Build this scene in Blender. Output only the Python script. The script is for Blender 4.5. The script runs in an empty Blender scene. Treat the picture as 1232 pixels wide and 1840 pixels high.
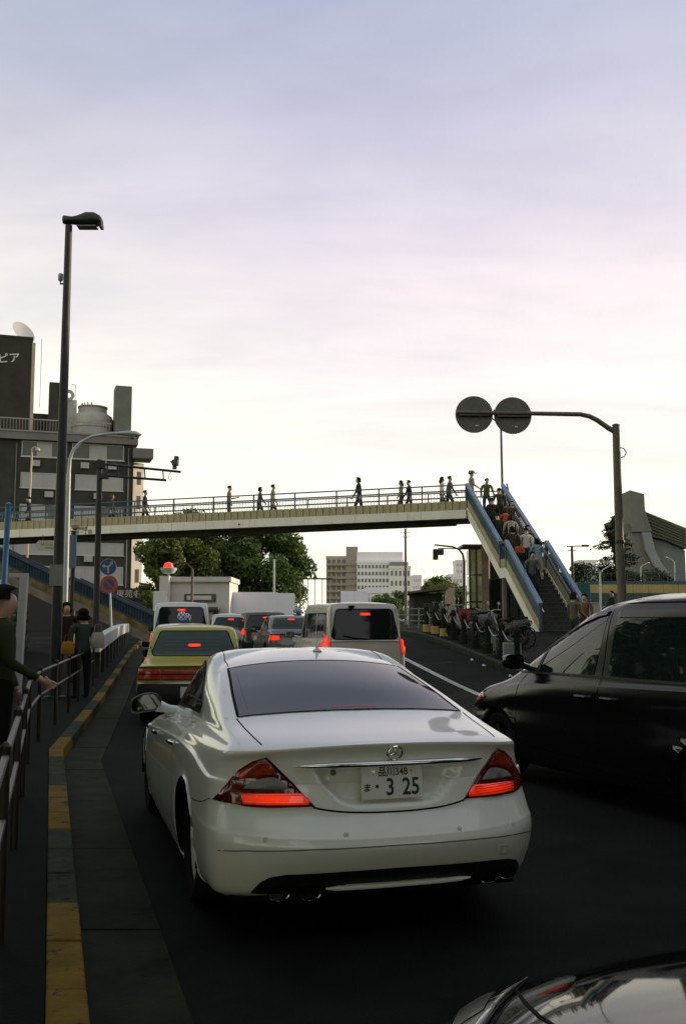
import bpy, bmesh, math, random
from mathutils import Vector, Matrix, noise
from mathutils.bvhtree import BVHTree
from mathutils.geometry import delaunay_2d_cdt
random.seed(7)
R = math.radians
SC = bpy.context.scene
COL = SC.collection

# ------------------------------------------------------------------ camera
CAM_H, CAM_PITCH, FPX = 1.63, R(6.1), 1789.0
cam = bpy.data.objects.new('camera', bpy.data.cameras.new('camera'))
COL.objects.link(cam)
cam.data.sensor_fit = 'VERTICAL'
cam.data.sensor_height = 36.0
cam.data.lens = 36.0 * FPX / 1840.0
cam.data.clip_start = 0.05
cam.data.clip_end = 6000
cam.location = (0, 0, CAM_H)
cam.rotation_euler = (R(90) + CAM_PITCH, 0, 0)
SC.camera = cam

# ------------------------------------------------------------------ sky, sun, exposure
SUN_AZ, SUN_EL = R(70), R(13)          # azimuth clockwise from the view direction (+Y)
SUN_DIR = Vector((math.sin(SUN_AZ) * math.cos(SUN_EL), math.cos(SUN_AZ) * math.cos(SUN_EL), math.sin(SUN_EL)))
SC.view_settings.view_transform = 'Standard'
SC.view_settings.look = 'None'
SC.view_settings.gamma = 1.0
SC.view_settings.exposure = 0.0
SC.view_settings.use_curve_mapping = False

world = bpy.data.worlds.new('World')
SC.world = world
world.use_nodes = True
def build_world():
    nt = world.node_tree; N = nt.nodes; L = nt.links
    N.clear()
    out = N.new('ShaderNodeOutputWorld'); bg = N.new('ShaderNodeBackground')
    L.new(bg.outputs[0], out.inputs[0])
    tc = N.new('ShaderNodeTexCoord')
    sky = N.new('ShaderNodeTexSky'); sky.sky_type = 'NISHITA'; sky.sun_disc = False
    sky.sun_elevation = SUN_EL; sky.sun_rotation = SUN_AZ
    sky.air_density = 1.0; sky.dust_density = 3.0; sky.ozone_density = 2.0
    def math_(op, a, b=None, c=None, clamp=False):
        n = N.new('ShaderNodeMath'); n.operation = op; n.use_clamp = clamp
        for i, v in enumerate((a, b, c)):
            if v is None: continue
            if isinstance(v, (int, float)): n.inputs[i].default_value = v
            else: L.new(v, n.inputs[i])
        return n.outputs[0]
    def ramp(fac, pts):
        n = N.new('ShaderNodeValToRGB'); L.new(fac, n.inputs[0])
        el = n.color_ramp.elements
        while len(el) < len(pts): el.new(0.5)
        for e, (p, c) in zip(el, pts):
            e.position = p; e.color = (*c, 1) if len(c) == 3 else c
        return n.outputs[0]
    def mix(fac, a, b, mode='MIX'):
        n = N.new('ShaderNodeMix'); n.data_type = 'RGBA'; n.blend_type = mode
        for s, v in ((n.inputs[0], fac), (n.inputs[6], a), (n.inputs[7], b)):
            if isinstance(v, (int, float)): s.default_value = v
            elif isinstance(v, tuple): s.default_value = (*v, 1)
            else: L.new(v, s)
        return n.outputs[2]
    nrm = N.new('ShaderNodeVectorMath'); nrm.operation = 'NORMALIZE'; L.new(tc.outputs['Generated'], nrm.inputs[0])
    d = nrm.outputs[0]
    sep = N.new('ShaderNodeSeparateXYZ'); L.new(d, sep.inputs[0])
    z = math_('MAXIMUM', sep.outputs[2], 0.0)
    dot = N.new('ShaderNodeVectorMath'); dot.operation = 'DOT_PRODUCT'; L.new(d, dot.inputs[0])
    dot.inputs[1].default_value = (math.sin(SUN_AZ) * math.cos(SUN_EL), math.cos(SUN_AZ) * math.cos(SUN_EL), math.sin(SUN_EL))
    cosang = dot.outputs['Value']
    # a thin veil of cloud lit by the low sun: cream at the horizon, lavender higher up
    veil = ramp(z, WORLD_VEIL)
    glow = math_('MULTIPLY_ADD', cosang, 0.5, 0.5)
    side = ramp(glow, WORLD_SIDE)
    veil = mix(1.0, veil, side, 'MULTIPLY')
    # streaky cloud on a flat layer overhead
    zz = math_('ADD', z, 0.16)
    px = math_('DIVIDE', sep.outputs[0], zz); py = math_('DIVIDE', sep.outputs[1], zz)
    cmb = N.new('ShaderNodeCombineXYZ'); L.new(px, cmb.inputs[0]); L.new(py, cmb.inputs[1])
    mp = N.new('ShaderNodeMapping'); L.new(cmb.outputs[0], mp.inputs[0])
    mp.inputs['Rotation'].default_value = (0, 0, R(28)); mp.inputs['Scale'].default_value = (0.55, 1.5, 1); mp.inputs['Location'].default_value = (3.1, 1.7, 0)
    n1 = N.new('ShaderNodeTexNoise'); L.new(mp.outputs[0], n1.inputs[0])
    n1.inputs['Scale'].default_value = 1.1; n1.inputs['Detail'].default_value = 7; n1.inputs['Roughness'].default_value = 0.52; n1.inputs['Distortion'].default_value = 0.6
    streak = ramp(n1.outputs[0], WORLD_STREAK)
    col = mix(1.0, veil, streak, 'MULTIPLY')
    mp2 = N.new('ShaderNodeMapping'); L.new(cmb.outputs[0], mp2.inputs[0]); mp2.inputs['Rotation'].default_value = (0, 0, R(-15)); mp2.inputs['Scale'].default_value = (1.6, 2.6, 1); mp2.inputs['Location'].default_value = (7.3, .4, 0)
    n2 = N.new('ShaderNodeTexNoise'); L.new(mp2.outputs[0], n2.inputs[0]); n2.inputs['Scale'].default_value = 1.5; n2.inputs['Detail'].default_value = 9; n2.inputs['Roughness'].default_value = 0.6; n2.inputs['Distortion'].default_value = 0.3
    col = mix(1.0, col, ramp(n2.outputs[0], [(0.32, (0.93, 0.935, 0.95)), (0.66, (1.05, 1.04, 1.03))]), 'MULTIPLY')
    skyc = mix(1.0, sky.outputs[0], (WORLD_SKY, WORLD_SKY, WORLD_SKY), 'MULTIPLY')
    tot = mix(1.0, skyc, col, 'ADD')
    L.new(tot, bg.inputs[0])
    bg.inputs[1].default_value = WORLD_STRENGTH
WORLD_STRENGTH = 0.1
WORLD_SKY = 0.22
WORLD_VEIL = [(0.0, (12.2, 11.5, 9.2)), (0.10, (11.8, 11.1, 9.4)), (0.23, (10.3, 9.35, 9.05)), (0.38, (7.75, 6.98, 7.95)), (0.56, (5.2, 5.45, 6.9)), (1.0, (5.0, 5.6, 6.0))]
WORLD_SIDE = [(0.0, (1.26, 1.38, 1.02)), (0.42, (1.10, 1.16, .98)), (0.68, (0.96, 0.97, 0.97)), (0.86, (1.05, 1.04, 1.0)), (1.0, (1.16, 1.11, 0.98))]
WORLD_STREAK = [(0.30, (0.83, 0.85, 0.90)), (0.50, (1.0, 1.0, 1.0)), (0.70, (1.10, 1.07, 1.05))]
build_world()
sun = bpy.data.objects.new('sun', bpy.data.lights.new('sun', 'SUN'))
COL.objects.link(sun)
sun.data.energy = 4.0
sun.data.angle = R(1.5)
sun.data.color = (1.0, 0.86, 0.66)
sun.rotation_euler = SUN_DIR.to_track_quat('Z', 'Y').to_euler()

# ------------------------------------------------------------------ helpers
def P(px, py, Y):
    """World point seen at photograph pixel (px, py) at forward distance Y."""
    a = (px - 616) / FPX; b = (920 - py) / FPX
    c, s = math.cos(CAM_PITCH), math.sin(CAM_PITCH)
    fw = c - b * s; up = s + b * c
    return Vector((a * Y / fw, Y, CAM_H + up * Y / fw))
def PZ(px, py, z):
    a = (px - 616) / FPX; b = (920 - py) / FPX
    c, s = math.cos(CAM_PITCH), math.sin(CAM_PITCH)
    t = (z - CAM_H) / (s + b * c)
    return Vector((a * t, (c - b * s) * t, z))
def smooth(t):
    t = max(0.0, min(1.0, t)); return t * t * (3 - 2 * t)
def gz(x, y):
    """Height of the road: it climbs ahead, most of all to the right."""
    r = smooth((y - 17) / 23.0)
    return r * (0.28 + 0.85 * smooth((x + 3.5) / 7.5))

MATS = {}
def mat(name, col, rough=0.6, metal=0.0, coat=0.0, var=0.0, vscale=8.0, bump=0.0, bscale=40.0, emit=None, estr=0.0, col2=None, spec=0.5, dirt=None, ior=1.45, trans=0.0, flake=None, glow=None):
    if name in MATS: return MATS[name]
    m = bpy.data.materials.new(name); m.use_nodes = True
    nt = m.node_tree; N = nt.nodes; L = nt.links
    b = N['Principled BSDF']
    b.inputs['Base Color'].default_value = (*col, 1)
    b.inputs['Roughness'].default_value = rough
    b.inputs['Metallic'].default_value = metal
    b.inputs['Coat Weight'].default_value = coat
    b.inputs['Coat Roughness'].default_value = 0.03
    b.inputs['Specular IOR Level'].default_value = spec if rough < .74 else spec*.16
    b.inputs['IOR'].default_value = ior
    b.inputs['Transmission Weight'].default_value = trans
    tc = None
    if var or bump or col2:
        tc = N.new('ShaderNodeTexCoord')
    if var or col2:
        n = N.new('ShaderNodeTexNoise'); n.inputs['Scale'].default_value = vscale; n.inputs['Detail'].default_value = 6; n.inputs['Roughness'].default_value = 0.65
        L.new(tc.outputs['Object'], n.inputs['Vector'])
        r = N.new('ShaderNodeValToRGB'); L.new(n.outputs[0], r.inputs[0])
        c2 = col2 or tuple(min(1, c * (1 + var)) for c in col)
        c1 = tuple(c * (1 - var) for c in col)
        r.color_ramp.elements[0].position = 0.34; r.color_ramp.elements[1].position = 0.68
        r.color_ramp.elements[0].color = (*c1, 1); r.color_ramp.elements[1].color = (*c2, 1)
        L.new(r.outputs[0], b.inputs['Base Color'])
    if bump:
        n2 = N.new('ShaderNodeTexNoise'); n2.inputs['Scale'].default_value = bscale; n2.inputs['Detail'].default_value = 5
        L.new(tc.outputs['Object'], n2.inputs['Vector'])
        bp = N.new('ShaderNodeBump'); bp.inputs['Strength'].default_value = bump; bp.inputs['Distance'].default_value = 0.02
        L.new(n2.outputs[0], bp.inputs['Height']); L.new(bp.outputs[0], b.inputs['Normal'])
    if flake:
        n3 = N.new('ShaderNodeTexNoise'); n3.inputs['Scale'].default_value = flake[0]; n3.inputs['Detail'].default_value = 8; n3.inputs['Roughness'].default_value = .7
        tc3 = N.new('ShaderNodeTexCoord'); mp3 = N.new('ShaderNodeMapping'); mp3.inputs['Scale'].default_value = flake[3]
        L.new(tc3.outputs['Object'], mp3.inputs[0]); L.new(mp3.outputs[0], n3.inputs['Vector'])
        r3 = N.new('ShaderNodeValToRGB'); L.new(n3.outputs[0], r3.inputs[0])
        r3.color_ramp.elements[0].position = flake[1]; r3.color_ramp.elements[1].position = flake[1]+flake[4]
        r3.color_ramp.elements[0].color = (0, 0, 0, 1); r3.color_ramp.elements[1].color = (1, 1, 1, 1)
        mx3 = N.new('ShaderNodeMix'); mx3.data_type = 'RGBA'; L.new(r3.outputs[0], mx3.inputs[0])
        if b.inputs['Base Color'].links: L.new(b.inputs['Base Color'].links[0].from_socket, mx3.inputs[6])
        else: mx3.inputs[6].default_value = (*col, 1)
        mx3.inputs[7].default_value = (*flake[2], 1); L.new(mx3.outputs[2], b.inputs['Base Color'])
    if emit:
        b.inputs['Emission Color'].default_value = (*emit, 1); b.inputs['Emission Strength'].default_value = estr
        if glow:
            tg = N.new('ShaderNodeTexCoord'); sg = N.new('ShaderNodeVectorMath'); sg.operation = 'SUBTRACT'; L.new(tg.outputs['Generated'], sg.inputs[0]); sg.inputs[1].default_value = (.5, .5, .5)
            mg = N.new('ShaderNodeVectorMath'); mg.operation = 'MULTIPLY'; L.new(sg.outputs[0], mg.inputs[0]); mg.inputs[1].default_value = (1, 0, 1.1)
            lg = N.new('ShaderNodeVectorMath'); lg.operation = 'LENGTH'; L.new(mg.outputs[0], lg.inputs[0])
            rg = N.new('ShaderNodeMapRange'); L.new(lg.outputs['Value'], rg.inputs[0]); rg.inputs[1].default_value = .08; rg.inputs[2].default_value = .72; rg.inputs[3].default_value = estr*1.25; rg.inputs[4].default_value = estr*.22
            wv = N.new('ShaderNodeTexWave'); wv.wave_type = 'BANDS'; wv.bands_direction = 'Z'; wv.inputs['Scale'].default_value = glow; L.new(tg.outputs['Object'], wv.inputs[0])
            mm = N.new('ShaderNodeMath'); mm.operation = 'MULTIPLY_ADD'; L.new(wv.outputs['Fac'], mm.inputs[0]); mm.inputs[1].default_value = .35; mm.inputs[2].default_value = .72
            mu = N.new('ShaderNodeMath'); mu.operation = 'MULTIPLY'; L.new(rg.outputs[0], mu.inputs[0]); L.new(mm.outputs[0], mu.inputs[1]); L.new(mu.outputs[0], b.inputs['Emission Strength'])
    MATS[name] = m
    return m

class MB:
    """Collects simple shapes; build() links them as one mesh object."""
    def __init__(s): s.v = []; s.f = []; s.mi = []; s.cur = 0
    def add(s, vs, fs):
        o = len(s.v); s.v += [tuple(v) for v in vs]; s.f += [tuple(i + o for i in f) for f in fs]; s.mi += [s.cur] * len(fs); return s
    def box(s, x0, x1, y0, y1, z0, z1):
        v = [(x0,y0,z0),(x1,y0,z0),(x1,y1,z0),(x0,y1,z0),(x0,y0,z1),(x1,y0,z1),(x1,y1,z1),(x0,y1,z1)]
        return s.add(v, [(0,3,2,1),(4,5,6,7),(0,1,5,4),(1,2,6,5),(2,3,7,6),(3,0,4,7)])
    def hexa(s, v):
        return s.add(v, [(0,3,2,1),(4,5,6,7),(0,1,5,4),(1,2,6,5),(2,3,7,6),(3,0,4,7)])
    def bar(s, a, b, w, h, up=(0,0,1)):
        """Rectangular bar from a to b, w across, h along up."""
        a = Vector(a); b = Vector(b); d = (b - a).normalized(); u = Vector(up)
        sx = d.cross(u)
        if sx.length < 1e-6: sx = d.cross(Vector((1,0,0)))
        sx.normalize(); u = sx.cross(d).normalized()
        sx = sx * w / 2; u = u * h / 2
        return s.hexa([a-sx-u, a+sx-u, b+sx-u, b-sx-u, a-sx+u, a+sx+u, b+sx+u, b-sx+u])
    def tube(s, pts, rad, n=8, caps=True, squash=None):
        pts = [Vector(p) for p in pts]
        if not isinstance(rad, (list, tuple)): rad = [rad] * len(pts)
        prev = None; rings = []
        for i, p in enumerate(pts):
            d = (pts[min(i+1, len(pts)-1)] - pts[max(i-1, 0)]).normalized()
            if prev is None:
                u = d.cross(Vector((0,0,1)))
                if u.length < 1e-3: u = d.cross(Vector((1,0,0)))
            else:
                u = prev - d * prev.dot(d)
            u.normalize(); w = d.cross(u).normalized(); prev = u
            rings.append([p + (u * math.cos(2*math.pi*k/n) + w * math.sin(2*math.pi*k/n)) * rad[i] for k in range(n)])
        v = [q for r in rings for q in r]; f = []
        for i in range(len(rings)-1):
            for k in range(n):
                f.append((i*n+k, i*n+(k+1)%n, (i+1)*n+(k+1)%n, (i+1)*n+k))
        if caps:
            f.append(tuple(reversed(range(n)))); f.append(tuple((len(rings)-1)*n + k for k in range(n)))
        return s.add(v, f)
    def lathe(s, prof, n=16, c=(0,0,0), axis='Z', a0=0.0):
        """prof: list of (radius, height)."""
        v = []; f = []
        for r, h in prof:
            for k in range(n):
                a = a0 + 2*math.pi*k/n
                x, y = r*math.cos(a), r*math.sin(a)
                q = {'Z': (x, y, h), 'Y': (x, h, y), 'X': (h, x, y)}[axis]
                v.append((q[0]+c[0], q[1]+c[1], q[2]+c[2]))
        for i in range(len(prof)-1):
            for k in range(n):
                q = (i*n+k, i*n+(k+1)%n, (i+1)*n+(k+1)%n, (i+1)*n+k)
                f.append(q if axis != 'Y' else tuple(reversed(q)))
        ring = prof[0] == prof[-1]
        if prof[0][0] > 1e-6 and not ring: f.append(tuple(reversed(range(n))) if axis != 'Y' else tuple(range(n)))
        if prof[-1][0] > 1e-6 and not ring:
            t = tuple((len(prof)-1)*n + k for k in range(n)); f.append(t if axis != 'Y' else tuple(reversed(t)))
        return s.add(v, f)
    def prism(s, poly, d0, d1, axis='Y'):
        """Extrude a 2-D polygon. axis Y: poly is (x,z); X: (y,z); Z: (x,y)."""
        n = len(poly)
        def q(p, d): return {'Y': (p[0], d, p[1]), 'X': (d, p[0], p[1]), 'Z': (p[0], p[1], d)}[axis]
        v = [q(p, d0) for p in poly] + [q(p, d1) for p in poly]
        f = [tuple(range(n)), tuple(reversed(range(n, 2*n)))] + [(i, i+n, (i+1)%n+n, (i+1)%n) for i in range(n)]
        return s.add(v, f)
    def build(s, name, m, parent=None, smooth_=False, loc=None, bevel=0.0, kind=None):
        me = bpy.data.meshes.new(name); me.from_pydata(s.v, [], s.f); me.validate()
        ms = m if isinstance(m, (list, tuple)) else [m]
        for x in ms: me.materials.append(x)
        if len(ms) > 1:
            for p, i in zip(me.polygons, s.mi): p.material_index = min(i, len(ms)-1)
        bm = bmesh.new(); bm.from_mesh(me)
        bmesh.ops.recalc_face_normals(bm, faces=bm.faces)
        bm.to_mesh(me); bm.free()
        if smooth_:
            for p in me.polygons: p.use_smooth = True
            try: me.set_sharp_from_angle(angle=R(38))
            except Exception: pass
        o = bpy.data.objects.new(name, me); COL.objects.link(o)
        if parent: o.parent = parent
        if loc is not None: o.location = loc
        if bevel:
            md = o.modifiers.new('bevel', 'BEVEL'); md.width = bevel; md.segments = 2; md.limit_method = 'ANGLE'
        if kind: o['kind'] = kind
        return o

def tag(o, label, cat, group=None, kind=None):
    if label: o['label'] = label
    if cat: o['category'] = cat
    if group: o['group'] = group
    if kind: o['kind'] = kind
    return o
def thing(name, label, cat, loc=(0,0,0), rz=0.0, group=None):
    o = bpy.data.objects.new(name, None); COL.objects.link(o)
    o.location = loc; o.rotation_euler = (0, 0, rz); o.empty_display_size = 0.1
    return tag(o, label, cat, group)
def share(name, me, parent, loc=(0,0,0), rot=(0,0,0), scale=None, m=None):
    """A part that shares mesh data with its like."""
    o = bpy.data.objects.new(name, me); COL.objects.link(o); o.parent = parent
    o.location = loc; o.rotation_euler = rot
    if scale: o.scale = scale
    if m:
        o.material_slots[0].link = 'OBJECT'; o.material_slots[0].material = m
    return o
def copy_tree(o, parent=None):
    c = o.copy(); COL.objects.link(c); c.parent = parent
    for ch in o.children: copy_tree(ch, c)
    return c
def structure(o):
    o['kind'] = 'structure'; return o
FONT = None
def text_mesh(name, body, size, m, parent, loc, rot, extrude=0.0, align='CENTER', sx=1.0, bold=0.0, spacing=1.0):
    c = bpy.data.curves.new(name, 'FONT'); c.body = body; c.size = size; c.extrude = extrude
    c.align_x = align; c.align_y = 'CENTER'; c.offset = bold; c.space_character = spacing; c.resolution_u = 3
    t = bpy.data.objects.new(name + '_t', c); COL.objects.link(t)
    dg = bpy.context.evaluated_depsgraph_get(); dg.update()
    me = bpy.data.meshes.new_from_object(t.evaluated_get(dg))
    bpy.data.objects.remove(t); bpy.data.curves.remove(c)
    me.name = name; me.materials.clear(); me.materials.append(m)
    o = bpy.data.objects.new(name, me); COL.objects.link(o)
    o.parent = parent; o.location = loc; o.rotation_euler = rot; o.scale = (sx, 1, 1)
    return o
# ------------------------------------------------------------------ vehicles: lofted shells and patches laid on them
def cr(p0, p1, p2, p3, t):
    t2 = t*t; t3 = t2*t
    return 0.5*((2*p1) + (p2-p0)*t + (2*p0-5*p1+4*p2-p3)*t2 + (3*p1-p0-3*p2+p3)*t3)
REAR_T = (0.0, 0.28, 0.54, 0.76, 0.90, 0.97)
def car_ctrl(levels, wside, ns=9, pexp=2.4):
    """levels: dicts W yr yf zr zs zf r rf bow; ring of points from rear centre round the left side to front centre."""
    rows = []
    for L in levels:
        W = L['W']; yr = L['yr']; yf = L['yf']; r = L.get('r', .3); rf = L.get('rf', .5); bow = L.get('bow', .06); bf = L.get('bf', .12)
        zs = L['zs']; row = []
        pe = L.get('p', pexp); zn = L.get('zn', 2.2)
        def zside(s):
            q = s * (len(zs) - 1); i = min(int(q), len(zs) - 2); return zs[i] + (zs[i+1] - zs[i]) * (q - i)
        w0 = wside[0]; w1 = wside[-1]
        for t in REAR_T:
            row.append(Vector((-W*w0*t, yr + bow*t*t + r*(1 - (1 - t**pe)**(1/pe)), L['zr'] + (zs[0]-L['zr'])*t**zn)))
        y0 = yr + bow + r; y1 = yf - bf - rf
        for i in range(ns):
            s = i/(ns-1)
            row.append(Vector((-W*wside[i], y0 + (y1-y0)*s, zside(s))))
        for t in reversed(REAR_T):
            row.append(Vector((-W*w1*t, yf - bf*t*t - rf*(1 - (1 - t**pe)**(1/pe)), L['zf'] + (zs[-1]-L['zf'])*t**zn)))
        rows.append(row)
    return rows
def car_surface(rows, n=5):
    """Tensor Catmull-Rom surface over the mirrored rings. Returns verts, faces and the grid size."""
    full = []
    for row in rows:
        mir = [Vector((-p.x, p.y, p.z)) for p in row[1:-1]][::-1]
        full.append(row + mir)              # closed ring
    m = len(full[0]); K = len(full)
    # along ring
    fine = []
    for row in full:
        out = []
        for j in range(m):
            a, b, c, d = row[j-1], row[j], row[(j+1) % m], row[(j+2) % m]
            for q in range(n): out.append(cr(a, b, c, d, q/n))
        fine.append(out)
    M = m*n
    rings = []
    for k in range(K-1):
        a = fine[max(k-1, 0)]; b = fine[k]; c = fine[k+1]; d = fine[min(k+2, K-1)]
        for q in range(n):
            rings.append([cr(a[j], b[j], c[j], d[j], q/n) for j in range(M)])
    rings.append(fine[-1])
    v = [p for r in rings for p in r]; f = []
    for i in range(len(rings)-1):
        for j in range(M):
            f.append((i*M+j, i*M+(j+1) % M, (i+1)*M+(j+1) % M, (i+1)*M+j))
    return v, f, M, len(rings)
class Shell:
    def __init__(s, levels, wside, n=5, wheels=(), wr=.36, pexp=2.4):
        rows = car_ctrl(levels, wside, len(wside), pexp)
        s.v, s.f, s.M, s.K = car_surface(rows, n)
        bm = bmesh.new()
        vs = [bm.verts.new(p) for p in s.v]
        for q in s.f:
            try: bm.faces.new([vs[i] for i in q])
            except ValueError: pass
        bmesh.ops.remove_doubles(bm, verts=bm.verts, dist=1e-4)
        bmesh.ops.recalc_face_normals(bm, faces=bm.faces)
        bm.normal_update()
        s.bvh = BVHTree.FromBMesh(bm)
        # wheel openings: pull the nearest vertices on to the arch, then drop what is inside
        for wy, wz in wheels:
            cell = 0.05
            dead = []
            for q in bm.verts:
                if abs(q.co.x) < .45: continue
                dy, dz = q.co.y-wy, q.co.z-wz; rr = math.hypot(dy, dz)
                if abs(rr-wr) < cell and rr > 1e-4 and q.co.z > wz - wr*.9:
                    q.co.y = wy + dy/rr*wr; q.co.z = wz + dz/rr*wr
            for fc in bm.faces:
                c = fc.calc_center_median()
                if abs(c.x) > .45 and math.hypot(c.y-wy, c.z-wz) < wr-.004: dead.append(fc)
            bmesh.ops.delete(bm, geom=dead, context='FACES')
        s.bm = bm
    def body(s, name, m, parent):
        me = bpy.data.meshes.new(name); s.bm.to_mesh(me)
        for p in me.polygons: p.use_smooth = True
        me.materials.append(m)
        o = bpy.data.objects.new(name, me); COL.objects.link(o); o.parent = parent
        return o
    def hit(s, a, b, axis, side=-1):
        """axis 'Y': (x,z) seen from behind (side -1) or ahead; 'X': (y,z) from the left (-1) or right; 'Z': (x,y) from above."""
        if axis == 'Y': o = Vector((a, 40*side, b)); d = Vector((0, -side, 0))
        elif axis == 'X': o = Vector((40*side, a, b)); d = Vector((-side, 0, 0))
        else: o = Vector((a, b, 40)); d = Vector((0, 0, -1))
        l, nn, i, _ = s.bvh.ray_cast(o, d)
        if l is None: return None, None
        if nn.dot(d) > 0: nn = -nn
        return l, nn
    def patch(s, name, poly, axis, m, parent, side=-1, off=.003, step=.05, depth=.0, sm=True):
        """A skin of its own lying off above the shell inside the outline poly."""
        pts = []
        n = len(poly)
        for i in range(n):
            a = Vector(poly[i]); b = Vector(poly[(i+1) % n]); k = max(1, int((b-a).length/step))
            for q in range(k): pts.append(a + (b-a)*q/k)
        nb = len(pts); edges = [(i, (i+1) % nb) for i in range(nb)]
        xs = [p.x for p in pts]; ys = [p.y for p in pts]
        def inside(x, y):
            c = False
            for i in range(n):
                x1, y1 = poly[i]; x2, y2 = poly[(i+1) % n]
                if (y1 > y) != (y2 > y) and x < (x2-x1)*(y-y1)/(y2-y1)+x1: c = not c
            return c
        allp = list(pts)
        x = min(xs)+step*.5
        while x < max(xs):
            y = min(ys)+step*.5
            while y < max(ys):
                if inside(x, y): 
                    q = Vector((x, y))
                    if min((q-p).length for p in pts) > step*.45: allp.append(q)
                y += step
            x += step
        vs, es, fs, *_ = delaunay_2d_cdt(allp, edges, [], 1, 1e-6)
        out = []; last = None
        for q in vs:
            l, nn = s.hit(q.x, q.y, axis, side)
            if l is None:
                # over the edge of the shell: take the nearest point of it
                ref = Vector((q.x, last.y if last else 0, q.y)) if axis == 'Y' else (Vector((last.x if last else 0, q.x, q.y)) if axis == 'X' else Vector((q.x, q.y, last.z if last else 1)))
                l, nn, _, _ = s.bvh.find_nearest(ref)
            last = l
            out.append(l + nn*off)
        faces = []
        for fc in fs:
            cx = sum(vs[i].x for i in fc)/3; cy = sum(vs[i].y for i in fc)/3
            if inside(cx, cy): faces.append(tuple(fc))
        me = bpy.data.meshes.new(name); me.from_pydata([tuple(p) for p in out], [], faces)
        bm = bmesh.new(); bm.from_mesh(me)
        bmesh.ops.recalc_face_normals(bm, faces=bm.faces)
        # make sure the skin looks outwards
        if bm.faces:
            bm.faces.ensure_lookup_table(); bm.normal_update()
            w = Vector((0, side, 0)) if axis == 'Y' else (Vector((side, 0, 0)) if axis == 'X' else Vector((0, 0, 1)))
            if sum(fc.normal.dot(w)*fc.calc_area() for fc in bm.faces) < 0:
                bmesh.ops.reverse_faces(bm, faces=bm.faces)
        bm.to_mesh(me); bm.free()
        for p in me.polygons: p.use_smooth = sm
        me.materials.append(m)
        o = bpy.data.objects.new(name, me); COL.objects.link(o); o.parent = parent
        if depth:
            md = o.modifiers.new('thickness', 'SOLIDIFY'); md.thickness = depth; md.offset = 1.0
        return o
    def ribbon(s, name, line, axis, m, parent, side=-1, w=.006, off=.0015, step=.04, closed=False):
        """A narrow strip laid along a line on the shell (panel gap, trim, seal)."""
        pts = []
        L = line + ([line[0]] if closed else [])
        for i in range(len(L)-1):
            a = Vector(L[i]); b = Vector(L[i+1]); k = max(1, int((b-a).length/step))
            for q in range(k): pts.append(a + (b-a)*q/k)
        pts.append(Vector(L[-1]))
        P3 = []
        for q in pts:
            l, nn = s.hit(q.x, q.y, axis, side)
            if l is not None: P3.append((l, nn))
        if len(P3) < 2: return None
        mb = MB(); v = []
        for i, (l, nn) in enumerate(P3):
            d = (P3[min(i+1, len(P3)-1)][0] - P3[max(i-1, 0)][0])
            if d.length < 1e-7: d = Vector((0, 0, 1))
            sx = d.normalized().cross(nn).normalized()*w/2
            v += [l+nn*off-sx, l+nn*off+sx]
        mb.add(v, [(2*i, 2*i+1, 2*i+3, 2*i+2) for i in range(len(P3)-1)])
        return mb.build(name, m, parent, smooth_=True)

def curve2(pts, n=6, closed=False):
    """Round a 2-D control line with Catmull-Rom."""
    out = []; m = len(pts)
    V = [Vector(p) for p in pts]
    rng = range(m) if closed else range(m-1)
    for i in rng:
        a = V[(i-1) % m] if closed else V[max(i-1, 0)]; b = V[i]; c = V[(i+1) % m]; d = V[(i+2) % m] if closed else V[min(i+2, m-1)]
        for q in range(n): out.append(tuple(cr(a, b, c, d, q/n)))
    if not closed: out.append(tuple(V[-1]))
    return out
def wheel(parent, loc, r=.33, w=.22, side=-1, rim_m=None, spokes=5):
    """A wheel with its tyre and spoked rim, outer face towards side."""
    e = bpy.data.objects.new('wheel', None); COL.objects.link(e); e.parent = parent; e.location = loc
    t = MB(); h = w/2
    t.lathe([(r*.70, -h*.9), (r*.93, -h), (r, -h*.7), (r, h*.7), (r*.93, h), (r*.70, h*.9), (r*.68, 0), (r*.70, -h*.9)], 40, axis='X')
    t.build('tyre', mat('tyre_rubber', (.012, .012, .013), .8, bump=.2, bscale=60), e, True)
    q = MB(); rm = rim_m or mat('alloy', (.45, .46, .47), .28, 1.0)
    x = side*h*.7
    q.lathe([(r*.62, x-side*.02), (r*.70, x), (r*.70, -x), (r*.66, -x), (r*.62, x-side*.02)], 36, axis='X')
    q.lathe([(.001, x+side*.005), (r*.14, x), (r*.15, x-side*.03), (.001, x-side*.03)], 16, axis='X')
    for k in range(spokes):
        a = 2*math.pi*k/spokes
        q.bar((x-side*.01, math.cos(a)*r*.1, math.sin(a)*r*.1), (x-side*.012, math.cos(a)*r*.66, math.sin(a)*r*.66), .055, .03, up=(1, 0, 0))
    q.build('rim', rm, e, True)
    d = MB(); d.lathe([(.001, x-side*.09), (r*.45, x-side*.09), (r*.45, x-side*.11), (.001, x-side*.11)], 24, axis='X')
    d.build('brake_disc', mat('brake_iron', (.06, .055, .05), .5, .8), e, True)
    return e
def wheel_well(parent, wy, wz, wr, xo, xi):
    mb = MB(); n = 18; v = []; f = []
    for i in range(n+1):
        a = math.pi*1.12*i/n - .06*math.pi
        for x in (xo, xi): v.append((x, wy+math.cos(a)*(wr+.004), wz+math.sin(a)*(wr+.004)))
    for i in range(n): f.append((2*i, 2*i+1, 2*i+3, 2*i+2))
    k = len(v); v += [(xi, wy, wz)]
    for i in range(n): f.append((2*i+1, k, 2*i+3))
    mb.add(v, f)
    return mb.build('wheel_housing', mat('housing_black', (.008, .008, .008), .9), parent)
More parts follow.
